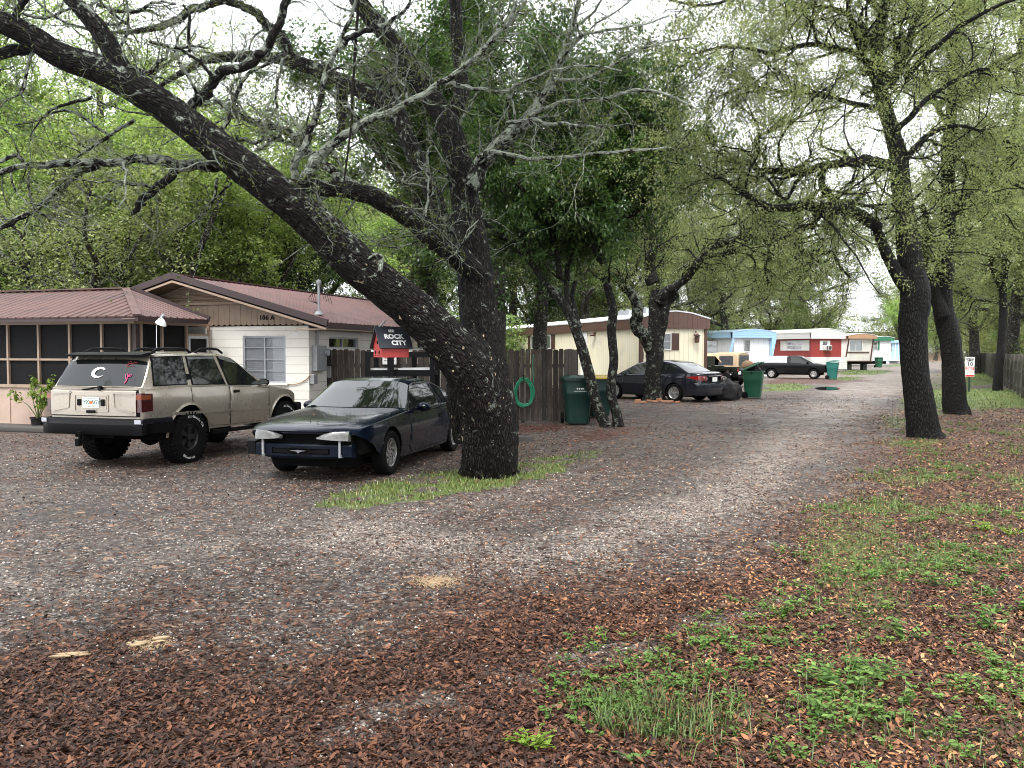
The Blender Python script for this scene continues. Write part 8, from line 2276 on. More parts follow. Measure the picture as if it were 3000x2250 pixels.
def suv():
 o = G(537, 1358); a = math.radians(17); d = Vector((math.sin(a), math.cos(a), 0)); lf = Vector((-d.y, d.x, 0))
 loc = Vector((o.x, o.y, 0)) + d * .12 + lf * .82
 root = empty("parked_suv", loc, math.radians(73)); tag(root, "lifted champagne beige off road estate car with muddy tyres, seen from behind", "car")
 pt, pl, sm_ = M['champagne_paint'], M['black_plastic'], M['seam_black']
 c = Car(root, -1.02, 3.26, belt=[(-1.02, 1.215), (0, 1.215), (1, 1.19), (2.1, 1.13), (2.6, 1.06), (3.0, .98), (3.26, .84)],
  top=[(-1.02, 1.23), (0, 1.24), (1.8, 1.2), (2.15, 1.17), (2.6, 1.12), (3.0, 1.04), (3.26, .90)],
  hw=[(-1.02, .80), (-.95, .845), (-.8, .862), (0, .868), (2, .868), (2.8, .85), (3.1, .80), (3.26, .70)],
  bot=[(-1.02, .74), (-.5, .70), (-.3, .50), (2.2, .48), (3.0, .62), (3.26, .66)], prof=[(.4, .955), (.6, .985), (.85, 1.0), (1.05, .992), (1.25, .962)],
  axles=(0, 2.70), arch=.475, wz=.44, gh=[(-.97, 1.21), (-.90, 1.33), (-.74, 1.60), (-.66, 1.685), (-.5, 1.715), (.4, 1.735), (1.0, 1.715), (1.25, 1.66), (2.12, 1.15)], tum=.15, bow=(.05, .10), crown=.02)
 c.body(pt); c.greenhouse(pt); c.wells(M['dark_void'], .42); c.underbody(M['dark_void'], .50, .80)
 gl = M['car_glass']
 c.screen("rear_window", -.955, -.735, 25, gl, off=.010, m=22)
 c.screen("windscreen", 1.30, 2.08, 24, M['windscreen_glass'])
 for sg in (-1, 1):
  for nm, poly in (("side_window", [(-.74, 1.25), (-.66, 1.655), (-.01, 1.665), (-.02, 1.25)]), ("side_window", [(.12, 1.24), (.10, 1.655), (.74, 1.66), (.93, 1.21)]), ("side_window", [(1.04, 1.20), (.87, 1.655), (1.27, 1.605), (1.96, 1.165)])):
   c.side_poly("window_seal", [(x + (.022 if x > sum(p[0] for p in poly) / 4 else -.022), z + (.02 if z > 1.4 else -.018)) for x, z in poly], sg, pl, off=.004)
   c.side_poly(nm, poly, sg, gl, off=.012)
  c.side_poly("rain_guard", [(.10, 1.625), (.11, 1.665), (.74, 1.672), (.77, 1.635)], sg, M['chrome'], off=.018, rim=.02)
  c.side_poly("rain_guard", [(.90, 1.63), (.88, 1.668), (1.20, 1.645), (1.34, 1.55), (1.30, 1.545)], sg, M['chrome'], off=.018, rim=.02)
  rd = [(.06, 1.19), (.08, .95), (.56, .545), (1.02, .525), (1.0, 1.17)]; fd = [(1.035, 1.165), (1.05, .525), (2.18, .515), (2.20, 1.09)]
  for poly in (rd, fd):
   cx, cz = sum(p[0] for p in poly) / len(poly), sum(p[1] for p in poly) / len(poly)
   c.side_poly("door_seam", [(cx + (x - cx) * 1.028, cz + (z - cz) * 1.02) for x, z in poly], sg, sm_, off=.0025, nx=14)
   dr = c.side_poly("door", poly, sg, pt, off=.007, nx=16, nz=8)
   hx = max(p[0] for p in poly) * 0 + min(p[0] for p in poly) + .16
   zc = 1.075; y = c.Y(hx, zc) + .018
   if poly is fd: MB().box((hx, sg * y, zc), (.15, .02, .045)).build("handle", pl, dr, bevel=.006)
  c.strip("moulding", [(-.40, .80), (2.22, .74)], .012, .045, sg, pt, off=.008, n=12)
  c.strip("crease", [(-.70, .985), (2.3, .93), (3.0, .90)], .006, .012, sg, sm_, off=-.001, n=12) if False else None
  c.flare(sg, pt, w=.04, t=.014)
  c.strip("step_bar", [(.55, .44), (2.1, .42)], .09, .06, sg, M['black_plastic'], off=.04, n=3)
  c.side_poly("fuel_vent", [(-.02, 1.31), (.0, 1.40), (.075, 1.40), (.07, 1.31)], sg, pl, off=.016)
  yb = c.Y(-.9, 1.0)
  mb = MB().prism([(-1.055, sg * (yb - .10), .86), (-1.055, sg * (yb + .0), .865), (-1.05, sg * (yb + .0), 1.14), (-1.055, sg * (yb - .09), 1.15)], (.08, 0, 0)).prism([(-1.05, sg * (yb + .012), .865), (-.83, sg * (yb + .022), .875), (-.83, sg * (yb + .022), 1.13), (-1.05, sg * (yb + .012), 1.14)], (0, -sg * .03, 0))
  tl = mb.build("tail_lamp", M['lamp_dark_red'], root)
  MB().prism([(-1.054, sg * (yb + .016), 1.045), (-.87, sg * (yb + .026), 1.045), (-.87, sg * (yb + .026), 1.115), (-1.054, sg * (yb + .016), 1.12)], (0, -sg * .02, 0)).prism([(-1.060, sg * (yb - .09), 1.045), (-1.060, sg * (yb + .012), 1.045), (-1.060, sg * (yb + .012), 1.12), (-1.060, sg * (yb - .085), 1.12)], (.01, 0, 0)).build("amber_lens", M['lamp_amber'], tl)
  mb = MB()
  for xa, xb in ((-.55, .35), (.45, 1.15)): mb.tube([(xa, sg * .62, 1.735), (xa + .12, sg * .625, 1.79), ((xa + xb) / 2, sg * .63, 1.80), (xb - .12, sg * .625, 1.785), (xb, sg * .62, 1.725)], .020, n=8)
  mb.build("roof_rail", M['black_plastic'], root, smooth=60)
  mirror_part(root, 1.90, sg * .84, 1.20, sg, pl, M['mirror_silver'], .9)
  box_part("headlamp", (3.21, sg * .58, .86), (.12, .22, .14), M['lamp_clear'], root, .02)
  for ax in (0, 2.70):
   wheel(root, ax, sg * .745, .405, .27, .205, 'truck', M['rim_dark'], sg, tread=True, letters=("All-Terrain T/A", "BFGoodrich"), spin=.3 * ax)
 mb = MB(); rows = []
 for y in np.linspace(-.90, .90, 25):
  k = 1 - (abs(y) / .9) ** 6; x = -1.10 - .05 * k; e = 0 if abs(y) < .86 else .0
  rows.append([(-.86, y, .55), (x, y, .53), (x - .03 * k, y, .60), (x - .03 * k, y, .685), (x, y, .705), (x + .03, y, .76), (-.86, y, .77)])
 mb.grid(rows); mb.add(rows[0], [tuple(range(7))]); mb.add(rows[-1], [tuple(range(7))])
 for sg in (-1, 1): mb.prism([(-1.0, sg * .90, .55), (-.42, sg * .90, .52), (-.42, sg * .90, .70), (-.46, sg * .90, .76), (-1.0, sg * .90, .77)], (0, -sg * .06, 0))
 bp = mb.build("rear_bumper", pl, root, smooth=30)
 for sg in (-1, 1):
  MB().prism([(-1.10, sg * .912, .69), (-.44, sg * .905, .69), (-.46, sg * .905, .765), (-1.10, sg * .912, .765)], (0, -sg * .02, 0)).prism([(-1.125, sg * .905, .70), (-1.135, sg * .80, .70), (-1.135, sg * .80, .76), (-1.125, sg * .905, .76)], (.02, 0, 0)).build("chrome_corner", M['chrome'], bp)
 MB().box((-.95, 0, .50), (.2, .7, .05)).box((-1.12, .10, .47), (.16, .09, .07)).cyl((-1.22, .10, .44), (-1.22, .10, .56), .022).cyl((-1.22, .10, .53), (-1.22, .10, .58), .032).box((-1.25, .10, .42), (.06, .07, .1)).build("tow_bar", M['dark_void'], root)
 xg = -1.075
 c2 = [(-.78, 1.19), (.78, 1.19), (.80, .80), (-.80, .80)]
 MB().prism([(xg + .03, y * 1.015, z if z > 1 else z) for y, z in c2], (.02, 0, 0)).build("tailgate_seam", sm_, root)
 tg = MB(); rows = []
 for y in np.linspace(-.775, .775, 19):
  k = 1 - (abs(y) / .78) ** 4
  rows.append([(xg + .03 - .012 * k, y, .79), (xg + .01 - .02 * k, y, .81), (xg + .005 - .02 * k, y, 1.0), (xg + .012 - .02 * k, y, 1.16), (xg + .035 - .016 * k, y, 1.185), (xg + .06, y, 1.195)])
 tg.grid(rows); g = tg.build("tailgate", pt, root, smooth=40)
 px_ = xg - .030
 MB().prism([(px_ + .012, -.27, .90), (px_ + .012, .27, .90), (px_ + .012, .27, 1.09), (px_ + .012, -.27, 1.09)], (.01, 0, 0)).build("plate_recess", M['champagne_paint'], g)
 for pts in ([(-.30, .87), (.30, .87)], [(-.30, 1.105), (.30, 1.105)], [(-.30, .87), (-.30, 1.105)], [(.30, .87), (.30, 1.105)], [(-.40, 1.14), (-.74, 1.12)], [(-.40, 1.14), (-.42, .92)], [(-.42, .92), (-.74, .86)], [(.40, 1.14), (.74, 1.12)], [(.40, 1.14), (.42, .92)], [(.42, .92), (.74, .86)]):
  MB().bar((px_ + .012, pts[0][0], pts[0][1]), (px_ + .014, pts[1][0], pts[1][1]), .014, .012).build("pressed_crease", pt, g)
 plate(root, (px_ + .008, 0.0, 1.0), (0, -1, 0), (0, 0, 1), (-1, 0, 0), ("Y90", "AGY"), "MYFLORIDA.COM", "OKALOOSA")
 for y in (.215, -.215): MB().box((px_, y, 1.0), (.03, .06, .10)).build("plate_lamp", pl, g, bevel=.012)
 MB().box((px_ - .004, 0, .865), (.02, .16, .045)).build("handle", pl, g, bevel=.01)
 text("emblem", "C", .06, (px_ + .012, .39, 1.155), (0, -1, 0), (0, 0, 1), M['chrome'], g, extrude=.003, bold=.002)
 MB().tube([(-1.05, -.13, 1.205), (-1.06, -.11, 1.23), (-1.065, .12, 1.19), (-1.055, .2, 1.19)], .010).cyl((-1.03, -.13, 1.21), (-1.08, -.13, 1.21), .03).build("wiper", pl, root)
 mb = MB(); rows = []
 for y in np.linspace(-.70, .70, 15):
  k = 1 - (abs(y) / .72) ** 4
  rows.append([(-.52, y, 1.735 + .01), (-.70, y, 1.735), (-.86 - .03 * k, y, 1.705 + .0 * k), (-.85 - .03 * k, y, 1.675), (-.70, y, 1.69)])
 mb.grid(rows); mb.add(rows[0], [tuple(range(5))]); mb.add(rows[-1], [tuple(range(5))]); mb.build("roof_spoiler", pl, root, smooth=35)
 g0 = Vector((-1.03, 0, 1.26)); g1 = Vector((-.815, 0, 1.61)); up = (g1 - g0).normalized(); rt = Vector((0, -1, 0)); nn = rt.cross(up)
 def gp_(u, v): return c.spt(-.945 + .20 * v / .40, -u) + nn * .020
 mb = MB(); A, B = [], []
 for k in range(19):
  t = math.radians(40 + 285 * k / 18); rr_ = .088 + .0 * k; wd = .048 * math.sin(math.pi * min(1, (k + 1.5) / 19)) ** .7
  A.append(gp_(-.02 + (rr_ + wd * .5) * 1.25 * math.cos(t), .19 + (rr_ + wd * .5) * .85 * math.sin(t))); B.append(gp_(-.02 + (rr_ - wd * .6) * 1.25 * math.cos(t), .19 + (rr_ - wd * .6) * .85 * math.sin(t)))
 mb.grid([A, B]); mb.build("wave_sticker", M['letter_white'], root, recalc=False)
 mb = MB()
 def sq(pts, w): mb.tube([gp_(u, v) for u, v in pts], w, n=4)
 sq([(.50, .02), (.52, .07), (.51, .12), (.535, .16)], .007); sq([(.52, .07), (.49, .10), (.47, .15), (.455, .16)], .006); sq([(.51, .12), (.555, .13), (.565, .17)], .006); sq([(.51, .13), (.50, .17), (.49, .19)], .005)
 mb.build("pink_sticker", M['sticker_pink'], root)
 mb = MB(); sq([(.42, .30), (.46, .34), (.42, .37), (.47, .38), (.50, .34), (.53, .38), (.57, .36)], .005); sq([(.41, .33), (.58, .37)], .003); sq([(.43, .29), (.55, .31)], .003)
 mb.build("red_sticker", M['sticker_red'], root)
 mb = MB().box((3.27, 0, .66), (.16, 1.66, .22)).build("front_bumper", pl, root, bevel=.04, seg=3, smooth=40)
 MB().cyl((-.1, -.6, .40), (-.1, .6, .40), .05).lathe([(.001, -.16), (.12, -.10), (.15, 0), (.12, .10), (.001, .16)], (-.02, -.12, .40), axis='Y', n=16).build("axle", M['dark_void'], root)
 MB().cyl((2.7, -.6, .40), (2.7, .6, .40), .05).build("axle", M['dark_void'], root)
def coupe():
 o = G(1133, 1393); a = math.radians(14); d = Vector((-math.sin(a), -math.cos(a), 0)); lf = Vector((-d.y, d.x, 0))
 loc = Vector((o.x, o.y, 0)) - d * .10 - lf * .83
 root = empty("parked_coupe", loc, math.atan2(d.y, d.x)); tag(root, "dark blue two door coupe missing its front bumper skin, bare blue beam showing", "car")
 pt, pl, sm_ = M['navy_paint'], M['black_plastic'], M['seam_black']
 c = Car(root, -3.98, .93, belt=[(-3.98, .80), (-3.4, .86), (-2.6, .865), (-1.0, .845), (-.4, .82), (.4, .765), (.8, .715), (.93, .675)],
  top=[(-3.98, .84), (-3.6, .92), (-3.0, .93), (-1, .94), (-.7, .925), (-.2, .895), (.4, .84), (.70, .79), (.87, .74), (.93, .70)],
  hw=[(-3.98, .76), (-3.8, .83), (-3.3, .87), (-1.5, .885), (0, .885), (.5, .86), (.8, .82), (.93, .76)],
  bot=[(-3.98, .34), (-3.4, .24), (-2.3, .20), (-.5, .20), (.42, .34), (.60, .50), (.93, .655)], prof=[(.15, .95), (.35, .985), (.52, 1.0), (.7, .985), (.88, .95)],
  axles=(-2.87, 0), arch=.365, wz=.325, gh=[(-3.25, .87), (-2.95, 1.02), (-2.5, 1.20), (-2.2, 1.275), (-1.8, 1.305), (-1.4, 1.30), (-1.22, 1.265), (-.62, .88)], tum=.27, bow=(.10, .17), crown=.03, bowlen=(.7, .8), hoodn=.40)
 c.body(pt); c.greenhouse(pt); c.wells(M['dark_void'], .36); c.underbody(M['dark_void'], .18, .55)
 c.screen("rear_window", -3.18, -2.42, 22, M['car_glass']); c.screen("windscreen", -1.20, -.66, 11, M['windscreen_glass'], off=.007, n=16, m=24)
 for sg in (-1, 1):
  W1 = [(-.74, .865), (-1.215, 1.215), (-2.08, 1.235), (-2.30, .875)]; W2 = [(-2.38, .88), (-2.17, 1.225), (-2.45, 1.17), (-2.98, .90)]
  for poly in (W1, W2):
   cx, cz = sum(p[0] for p in poly) / 4, sum(p[1] for p in poly) / 4
   c.side_poly("window_seal", [(cx + (x - cx) * 1.05, cz + (z - cz) * 1.08) for x, z in poly], sg, pl, off=.003)
   c.side_poly("side_window", poly, sg, M['car_glass'], off=.010)
  dr = [(-.74, .80), (-.70, .34), (-.80, .25), (-2.16, .25), (-2.30, .45), (-2.33, .82)]
  cx, cz = -1.5, .52
  c.side_poly("door_seam", [(cx + (x - cx) * 1.012, cz + (z - cz) * 1.03) for x, z in dr], sg, sm_, off=.002, nx=16)
  dd = c.side_poly("door", dr, sg, pt, off=.007, nx=18, nz=8)
  MB().box((-2.10, sg * (c.Y(-2.1, .70) + .010), .70), (.15, .02, .075)).build("handle", M['seam_black'], dd, bevel=.012)
  c.strip("moulding", [(-.74, .46), (-2.32, .46)], .016, .085, sg, pt, off=.008, n=8)
  c.strip("moulding", [(-2.35, .46), (-2.48, .46)], .016, .085, sg, pt, off=.008, n=2)
  c.strip("shoulder_line", [(-.45, .745), (-1.5, .775), (-2.6, .78)], .006, .006, sg, M['seam_black'], off=.001, n=8)
  mirror_part(root, -1.10, sg * .86, .90, sg, pt, M['mirror_silver'], 1.0)
  for ax in (-2.87, 0): wheel(root, ax, sg * .775, .315, .215, .205, 'swirl', M['rim_silver'], sg, spin=.4)
  y0, y1 = .27, .71; rows = []
  for i in range(9):
   t = i / 8; y = y0 + (y1 - y0) * t; x = c.sb(.93, y) + .03
   zt = .635 + .060 * min(1, t * 2.2) ** .7 + .012 * t; zb_ = .568 + .014 * (1 - t) * 2 * (1 - t)
   if t == 0: zt = .632
   if i == 8: y -= .03
   rows.append([(x - .10, sg * y, zt + .0), (x - .03, sg * y, zt - .004), (x, sg * y, (zt + zb_) / 2 + .01), (x + .004, sg * y, zb_ + .012), (x - .03, sg * y, zb_), (x - .10, sg * y, zb_)])
  mb = MB().grid(rows); mb.add(rows[0], [tuple(range(6))]); mb.add(rows[-1], [tuple(range(6))])
  hl = mb.build("headlamp", M['lamp_clear'], root, smooth=40)
  MB().box((1.03, sg * .56, .475), (.02, .028, .20)).box((.98, sg * .56, .37), (.10, .04, .03)).build("bumper_bracket", M['grey_metal'], root)
  MB().box((.58, sg * .70, .50), (.42, .14, .24)).build("inner_wing", M['dark_void'], root)
  MB().box((.30, sg * .845, .50), (.03, .03, .06)).build("marker_lamp_stub", M['alu'], root)
 MB().box((.84, 0, .57), (.20, 1.36, .15)).build("grille_cavity", M['dark_void'], root)
 MB().box((.62, 0, .38), (.20, 1.20, .26)).build("radiator_support", M['dark_void'], root)
 mb = MB(); rows = []
 for y in np.linspace(-.70, .70, 15):
  x = 1.06 - .10 * (y / .7) ** 2
  lo = .345 if abs(y) < .54 else .40
  rows.append([(x - .10, y, .525), (x, y, .525), (x + .012, y, .505), (x + .012, y, .47)])
 mb.grid(rows)
 rows2 = [[(r[3][0], r[3][1], .395), (r[3][0], r[3][1], .365 if abs(r[3][1]) < .6 else .36), (r[3][0] - .02, r[3][1], .335 if abs(r[3][1]) < .52 else .37), (r[0][0], r[0][1], .335)] for r in rows]
 mb.grid(rows2)
 for (ya, yb) in ((-.70, -.42), (.42, .70)):
  mb.grid([[(1.072 - .10 * (y / .7) ** 2, y, .47), (1.072 - .10 * (y / .7) ** 2, y, .395)] for y in np.linspace(ya, yb, 5)])
 mb.grid([[(1.03 - .10 * (y / .7) ** 2, y, .47), (1.03 - .10 * (y / .7) ** 2, y, .395)] for y in np.linspace(-.42, .42, 7)])
 for y in (-.70, .70): mb.add([(.82, y, .525), (.972, y, .525), (.972, y, .36), (.82, y, .335)], [(0, 1, 2, 3)])
 bm = mb.build("bumper_beam", M['navy_beam'], root, smooth=30, recalc=False)
 MB().box((1.035, 0, .432), (.03, .80, .05)).build("beam_slot", M['dark_void'], bm)
 MB().box((.80, -.83, .44), (.14, .12, .18)).build("bumper_end_block", M['black_plastic'], root)
 ring = [(1.10, .165 * (abs(math.cos(t)) ** .6) * (1 if math.cos(t) > 0 else -1), .438 + .048 * (abs(math.sin(t)) ** .6) * (1 if math.sin(t) > 0 else -1)) for t in np.linspace(0, 2 * math.pi, 29)]
 em = MB().tube(ring, .009, n=6, caps=False).build("emblem", M['black_plastic'], bm, smooth=60)
 MB().prism([(1.10, -.125, .446), (1.10, -.02, .432), (1.10, -.015, .412), (1.10, .015, .412), (1.10, .02, .432), (1.10, .125, .446), (1.10, .02, .450), (1.10, 0, .458), (1.10, -.02, .450)], (.008, 0, 0)).build("winged_mark", M['chrome'], em)
 MB().tube([(-.60, -.35, .935), (-.62, .1, .95), (-.60, .42, .94)], .012).tube([(-.60, -.05, .94), (-.64, .25, .955)], .008).tube([(-.60, -.70, .92), (-.64, -.25, .95)], .008).build("wiper", pl, root)
 mb = MB()
 for sg in (-1, 1):
  pts = []
  for x in np.linspace(-.62, .86, 12): pts.append((c.sb(x, .72), sg * (.74 - .04 * max(0, x)), c.belt(x) + (c.top(x) - c.belt(x)) * .62 + .001))
  mb.tube(pts, .0035, n=4)
 mb.build("bonnet_seam", sm_, root)
 MB().box((-4.02, 0, .52), (.16, 1.6, .26)).build("rear_bumper", pt, root, bevel=.05, seg=3, smooth=40)
 for sg in (-1, 1): MB().box((-4.0, sg * .55, .74), (.08, .42, .12)).build("tail_lamp", M['lamp_dark_red'], root, bevel=.02)
 rs = np.random.RandomState(6); n = 34; xs = rs.rand(n) * 1.4 - .55; ys = (rs.rand(n) - .5) * 1.2
 pos = np.array([(c.sb(x, y), y, c.top(x) - (c.top(x) - c.belt(x)) * (abs(y) / .85) ** 3 + .006) for x, y in zip(xs, ys)])
 lm = leaf_mesh(rs, pos, (.02, .05), .4, .0); f = obj("stray_leaves", lm, M['dead_leaf']); f.location = root.location; f.rotation_euler = root.rotation_euler; tag(f, "few wet dead leaves stuck on the bonnet of the dark blue coupe", "leaves", kind='stuff')
def sedan():
 o = G(1976, 1177); d = Vector((-math.sin(math.radians(45)), math.cos(math.radians(45)), 0)); lf = Vector((-d.y, d.x, 0))
 root = empty("parked_sedan", Vector((o.x, o.y, 0)) - lf * .80, math.atan2(d.y, d.x)); tag(root, "charcoal grey four door saloon parked beside the cream mobile home", "car")
 pt, pl, sm_ = M['charcoal_paint'], M['black_plastic'], M['seam_black']
 c = Car(root, -.98, 3.50, belt=[(-.98, .92), (-.6, .965), (0, .955), (1.0, .92), (2.3, .86), (2.9, .78), (3.5, .58)],
  top=[(-.98, 1.0), (-.85, 1.055), (-.4, 1.065), (1, 1.0), (2.3, .98), (2.7, .93), (3.2, .80), (3.5, .62)],
  hw=[(-.98, .70), (-.85, .80), (-.5, .87), (.2, .885), (2.4, .885), (3.0, .85), (3.3, .78), (3.5, .62)],
  bot=[(-.98, .30), (-.6, .22), (.4, .19), (2.2, .19), (3.1, .20), (3.5, .26)], prof=[(.15, .93), (.35, .97), (.6, 1.0), (.8, .99), (1.0, .95)],
  axles=(0, 2.6), arch=.355, wz=.32, gh=[(-.58, 1.0), (-.2, 1.20), (.1, 1.34), (.4, 1.40), (.9, 1.425), (1.35, 1.40), (1.65, 1.33), (2.50, .92)], tum=.24, bow=(.09, .16), crown=.03)
 c.body(pt); c.greenhouse(pt); c.wells(M['dark_void'], .36); c.underbody(M['dark_void'], .17, .55)
 c.screen("rear_window", -.50, .18, 22, M['windscreen_glass']); c.screen("windscreen", 1.66, 2.42, 22, M['windscreen_glass'])
 for sg in (-1, 1):
  for poly in ([(-.12, .99), (.08, 1.21), (.22, 1.29), (.30, .98)], [(.34, .975), (.26, 1.29), (.5, 1.34), (1.12, 1.36), (1.12, .95)], [(1.18, .945), (1.18, 1.36), (1.56, 1.31), (2.33, .93)]):
   cx, cz = sum(p[0] for p in poly) / len(poly), sum(p[1] for p in poly) / len(poly)
   c.side_poly("window_seal", [(cx + (x - cx) * 1.06, cz + (z - cz) * 1.08) for x, z in poly], sg, pl, off=.003); c.side_poly("side_window", poly, sg, M['car_glass'], off=.010)
  for poly in ([(.20, .93), (.42, .55), (.42, .27), (1.13, .25), (1.14, .90)], [(1.17, .90), (1.16, .25), (2.18, .25), (2.24, .5), (2.22, .84)]):
   cx, cz = sum(p[0] for p in poly) / len(poly), sum(p[1] for p in poly) / len(poly)
   c.side_poly("door_seam", [(cx + (x - cx) * 1.022, cz + (z - cz) * 1.02) for x, z in poly], sg, sm_, off=.002, nx=12)
   dd = c.side_poly("door", poly, sg, pt, off=.007, nx=12)
   hx = min(p[0] for p in poly) + .17; MB().box((hx, sg * (c.Y(hx, .80) + .022), .80), (.2, .025, .03)).build("handle", pt, dd, bevel=.008)
  mirror_part(root, 2.1, sg * .86, .97, sg, pt, M['mirror_silver'], .95)
  for ax in (0, 2.6): wheel(root, ax, sg * .775, .315, .20, .215, 'nine', M['rim_silver'], sg, spin=.2)
  rows = []
  for x, yo in ((-.48, .008), (-.62, .014), (-.78, .016), (-.90, .014)):
   y = c.Y(x, .85) + yo; t = (x + .48) / -.42; rows.append([(c.sb(x, y), sg * y, .87 - .10 * t), (c.sb(x, y), sg * y, .88 + .035 * t)])
  for y, x in ((.70, -1.0), (.55, -1.055), (.44, -1.075)): rows.append([(x - .01, sg * y, .765), (x - .01 + .01, sg * y, .915 if y > .5 else .88)])
  mb = MB().grid(rows); tl = mb.build("tail_lamp", M['lamp_red'], root, recalc=False)
  MB().lathe([(.045, 0), (.04, -.012), (.02, -.015), (.001, -.015)], (-1.06, sg * .60, .84), axis='X', n=16).lathe([(.038, 0), (.03, -.012), (.001, -.015)], (-1.085, sg * .48, .82), axis='X', n=16).build("lens", M['lamp_clear'], tl, smooth=50)
 MB().box((-1.115, 0, .905), (.03, .80, .03)).build("boot_strip", M['chrome'], root, bevel=.01)
 mb = MB();
 for rx, ry in ((.04, .03),): mb.lathe([(.034, 0), (.034, -.012), (.026, -.012), (.026, 0)], (-1.115, 0, .965), axis='X', n=18)
 mb.box((-1.122, 0, .965), (.008, .012, .05)); mb.build("emblem", M['chrome'], root)
 plate(root, (-1.105, 0, .79), (0, -1, 0), (0, 0, 1), (-1, 0, 0), ("", ""), "", "")
 mb = MB(); rows = []
 for y in np.linspace(-.86, .86, 21):
  k = 1 - (abs(y) / .86) ** 4; x = -.86 - .27 * k
  rows.append([(x + .03, y, .66), (x - .02, y, .64), (x - .035, y, .50), (x - .02, y, .32), (x + .03, y, .24), (-.7, y, .23)])
 mb.grid(rows).build("rear_bumper", pt, root, smooth=40)
 MB().box((-1.13, 0, .26), (.03, 1.0, .05)).build("bumper_trim", pl, root, bevel=.01)
 for sg in (-1, 1): MB().box((3.40, sg * .60, .66), (.22, .28, .12)).build("headlamp", M['lamp_clear'], root, bevel=.03)
def jeep():
 o = G(2122, 1135); a = math.radians(52); d = Vector((-math.sin(a), math.cos(a), 0)); lf = Vector((-d.y, d.x, 0))
 root = empty("parked_jeep", Vector((o.x, o.y, 0)) - lf * .78, math.atan2(d.y, d.x)); root.name = "open_jeep"
 tag(root, "black short off roader with tan canvas top behind the charcoal saloon", "car")
 bk, pl = M['jeep_black'], M['black_plastic']
 mb = MB().prism([(-.62, -.74, .50), (-.40, -.74, .50), (-.40, -.74, .72), (-.24, -.74, .86), (.24, -.74, .86), (.42, -.74, .60), (.46, -.74, .46), (1.45, -.74, .46), (1.5, -.74, 1.0), (-.62, -.74, 1.0)], (0, 1.48, 0))
 mb.build("body", bk, root, bevel=.015, smooth=35)
 MB().prism([(1.48, -.62, .62), (2.72, -.46, .62), (2.76, -.46, .98), (1.48, -.62, 1.06)], (0, 0, 0)) if False else None
 mb = MB().add([(1.48, -.64, .55), (2.75, -.48, .55), (2.75, -.48, .97), (1.48, -.64, 1.04), (1.48, .64, .55), (2.75, .48, .55), (2.75, .48, .97), (1.48, .64, 1.04)], [(0, 1, 2, 3), (4, 7, 6, 5), (3, 2, 6, 7), (1, 5, 6, 2), (0, 4, 5, 1), (0, 3, 7, 4)])
 mb.build("bonnet", bk, root, bevel=.02, smooth=35)
 mb = MB()
 for y in np.linspace(-.3, .3, 7): mb.box((2.765, y, .78), (.02, .045, .30))
 mb.build("grille_slots", M['dark_void'], root)
 for sg in (-1, 1):
  MB().cyl((2.74, sg * .41, .84), (2.78, sg * .41, .84), .085, n=20).build("headlamp", M['lamp_clear'], root)
  for ax in (0, 2.37):
   wheel(root, ax, sg * .735, .355, .22, .20, 'star', M['rim_silver'], sg)
   mb = MB(); A, B = [], []
   for (dx, z) in ((-.52, .50), (-.44, .66), (-.26, .82), (.24, .83), (.42, .66), (.50, .46)):
    A.append((ax + dx, sg * .70, z)); B.append((ax + dx, sg * .88, z))
   mb.grid([A, B]); mb.grid([B, [(x, y, z - .035) for x, y, z in B]]); mb.grid([[(x, y, z - .036) for x, y, z in B], [(x, y, z - .036) for x, y, z in A]])
   mb.build("fender_flare", pl, root, smooth=40)
  MB().box((-.64, sg * .65, .84), (.05, .12, .15)).build("tail_lamp", M['lamp_red'], root, bevel=.01)
  MB().box((1.42, sg * .80, 1.14), (.06, .18, .14)).build("mirror", pl, root, bevel=.02)
  MB().prism([(.52, sg * .745, .50), (1.36, sg * .745, .50), (1.40, sg * .745, 1.02), (.50, sg * .745, 1.02)], (0, sg * .012, 0)).build("door", bk, root)
  MB().prism([(.54, sg * .735, 1.04), (1.36, sg * .735, 1.04), (1.16, sg * .675, 1.56), (.50, sg * .675, 1.56)], (0, sg * .012, 0)).build("door_window", M['car_glass'], root)
  MB().prism([(-.42, sg * .752, 1.10), (.34, sg * .752, 1.10), (.30, sg * .695, 1.53), (-.40, sg * .695, 1.53)], (0, sg * .010, 0)).build("side_window", M['soft_window'], root)
 mb = MB(); rows = []
 for x, zt, ins in ((-.62, 1.66, .0), (-.50, 1.705, .0), (0, 1.70, .0), (.5, 1.69, 0), (.9, 1.665, 0), (1.28, 1.63, 0)):
  sec = [(.75, 1.0 if x < .45 else 1.52), (.742, 1.10 if x < .45 else 1.54), (.69, 1.56), (.67, zt - .07), (.62, zt - .02), (.4, zt + .01), (0, zt + .02)]
  sec = sec + [(-y, z) for y, z in sec[-2::-1]]; rows.append([(x, y, z) for y, z in sec])
 mb.grid(rows)
 mb.grid([[(r) for r in rows[0]], [(-.66, y * .98, z) for _, y, z in rows[0]]])
 r0 = [(-.66, y * .98, z) for _, y, z in rows[0]]; n = len(r0); mb.grid([[r0[i] for i in range(n // 2 + 1)], [r0[n - 1 - i] for i in range(n // 2 + 1)]])
 mb.build("canvas_top", M['tan_canvas'], root, smooth=50)
 MB().prism([(-.672, -.60, 1.06), (-.672, .60, 1.06), (-.668, .55, 1.57), (-.668, -.55, 1.57)], (-.008, 0, 0)).build("rear_window", M['soft_window'], root)
 MB().prism([(1.38, -.70, 1.04), (1.38, .70, 1.04), (1.20, .64, 1.60), (1.20, -.64, 1.60)], (.03, 0, .0)).build("windscreen", M['windscreen_glass'], root)
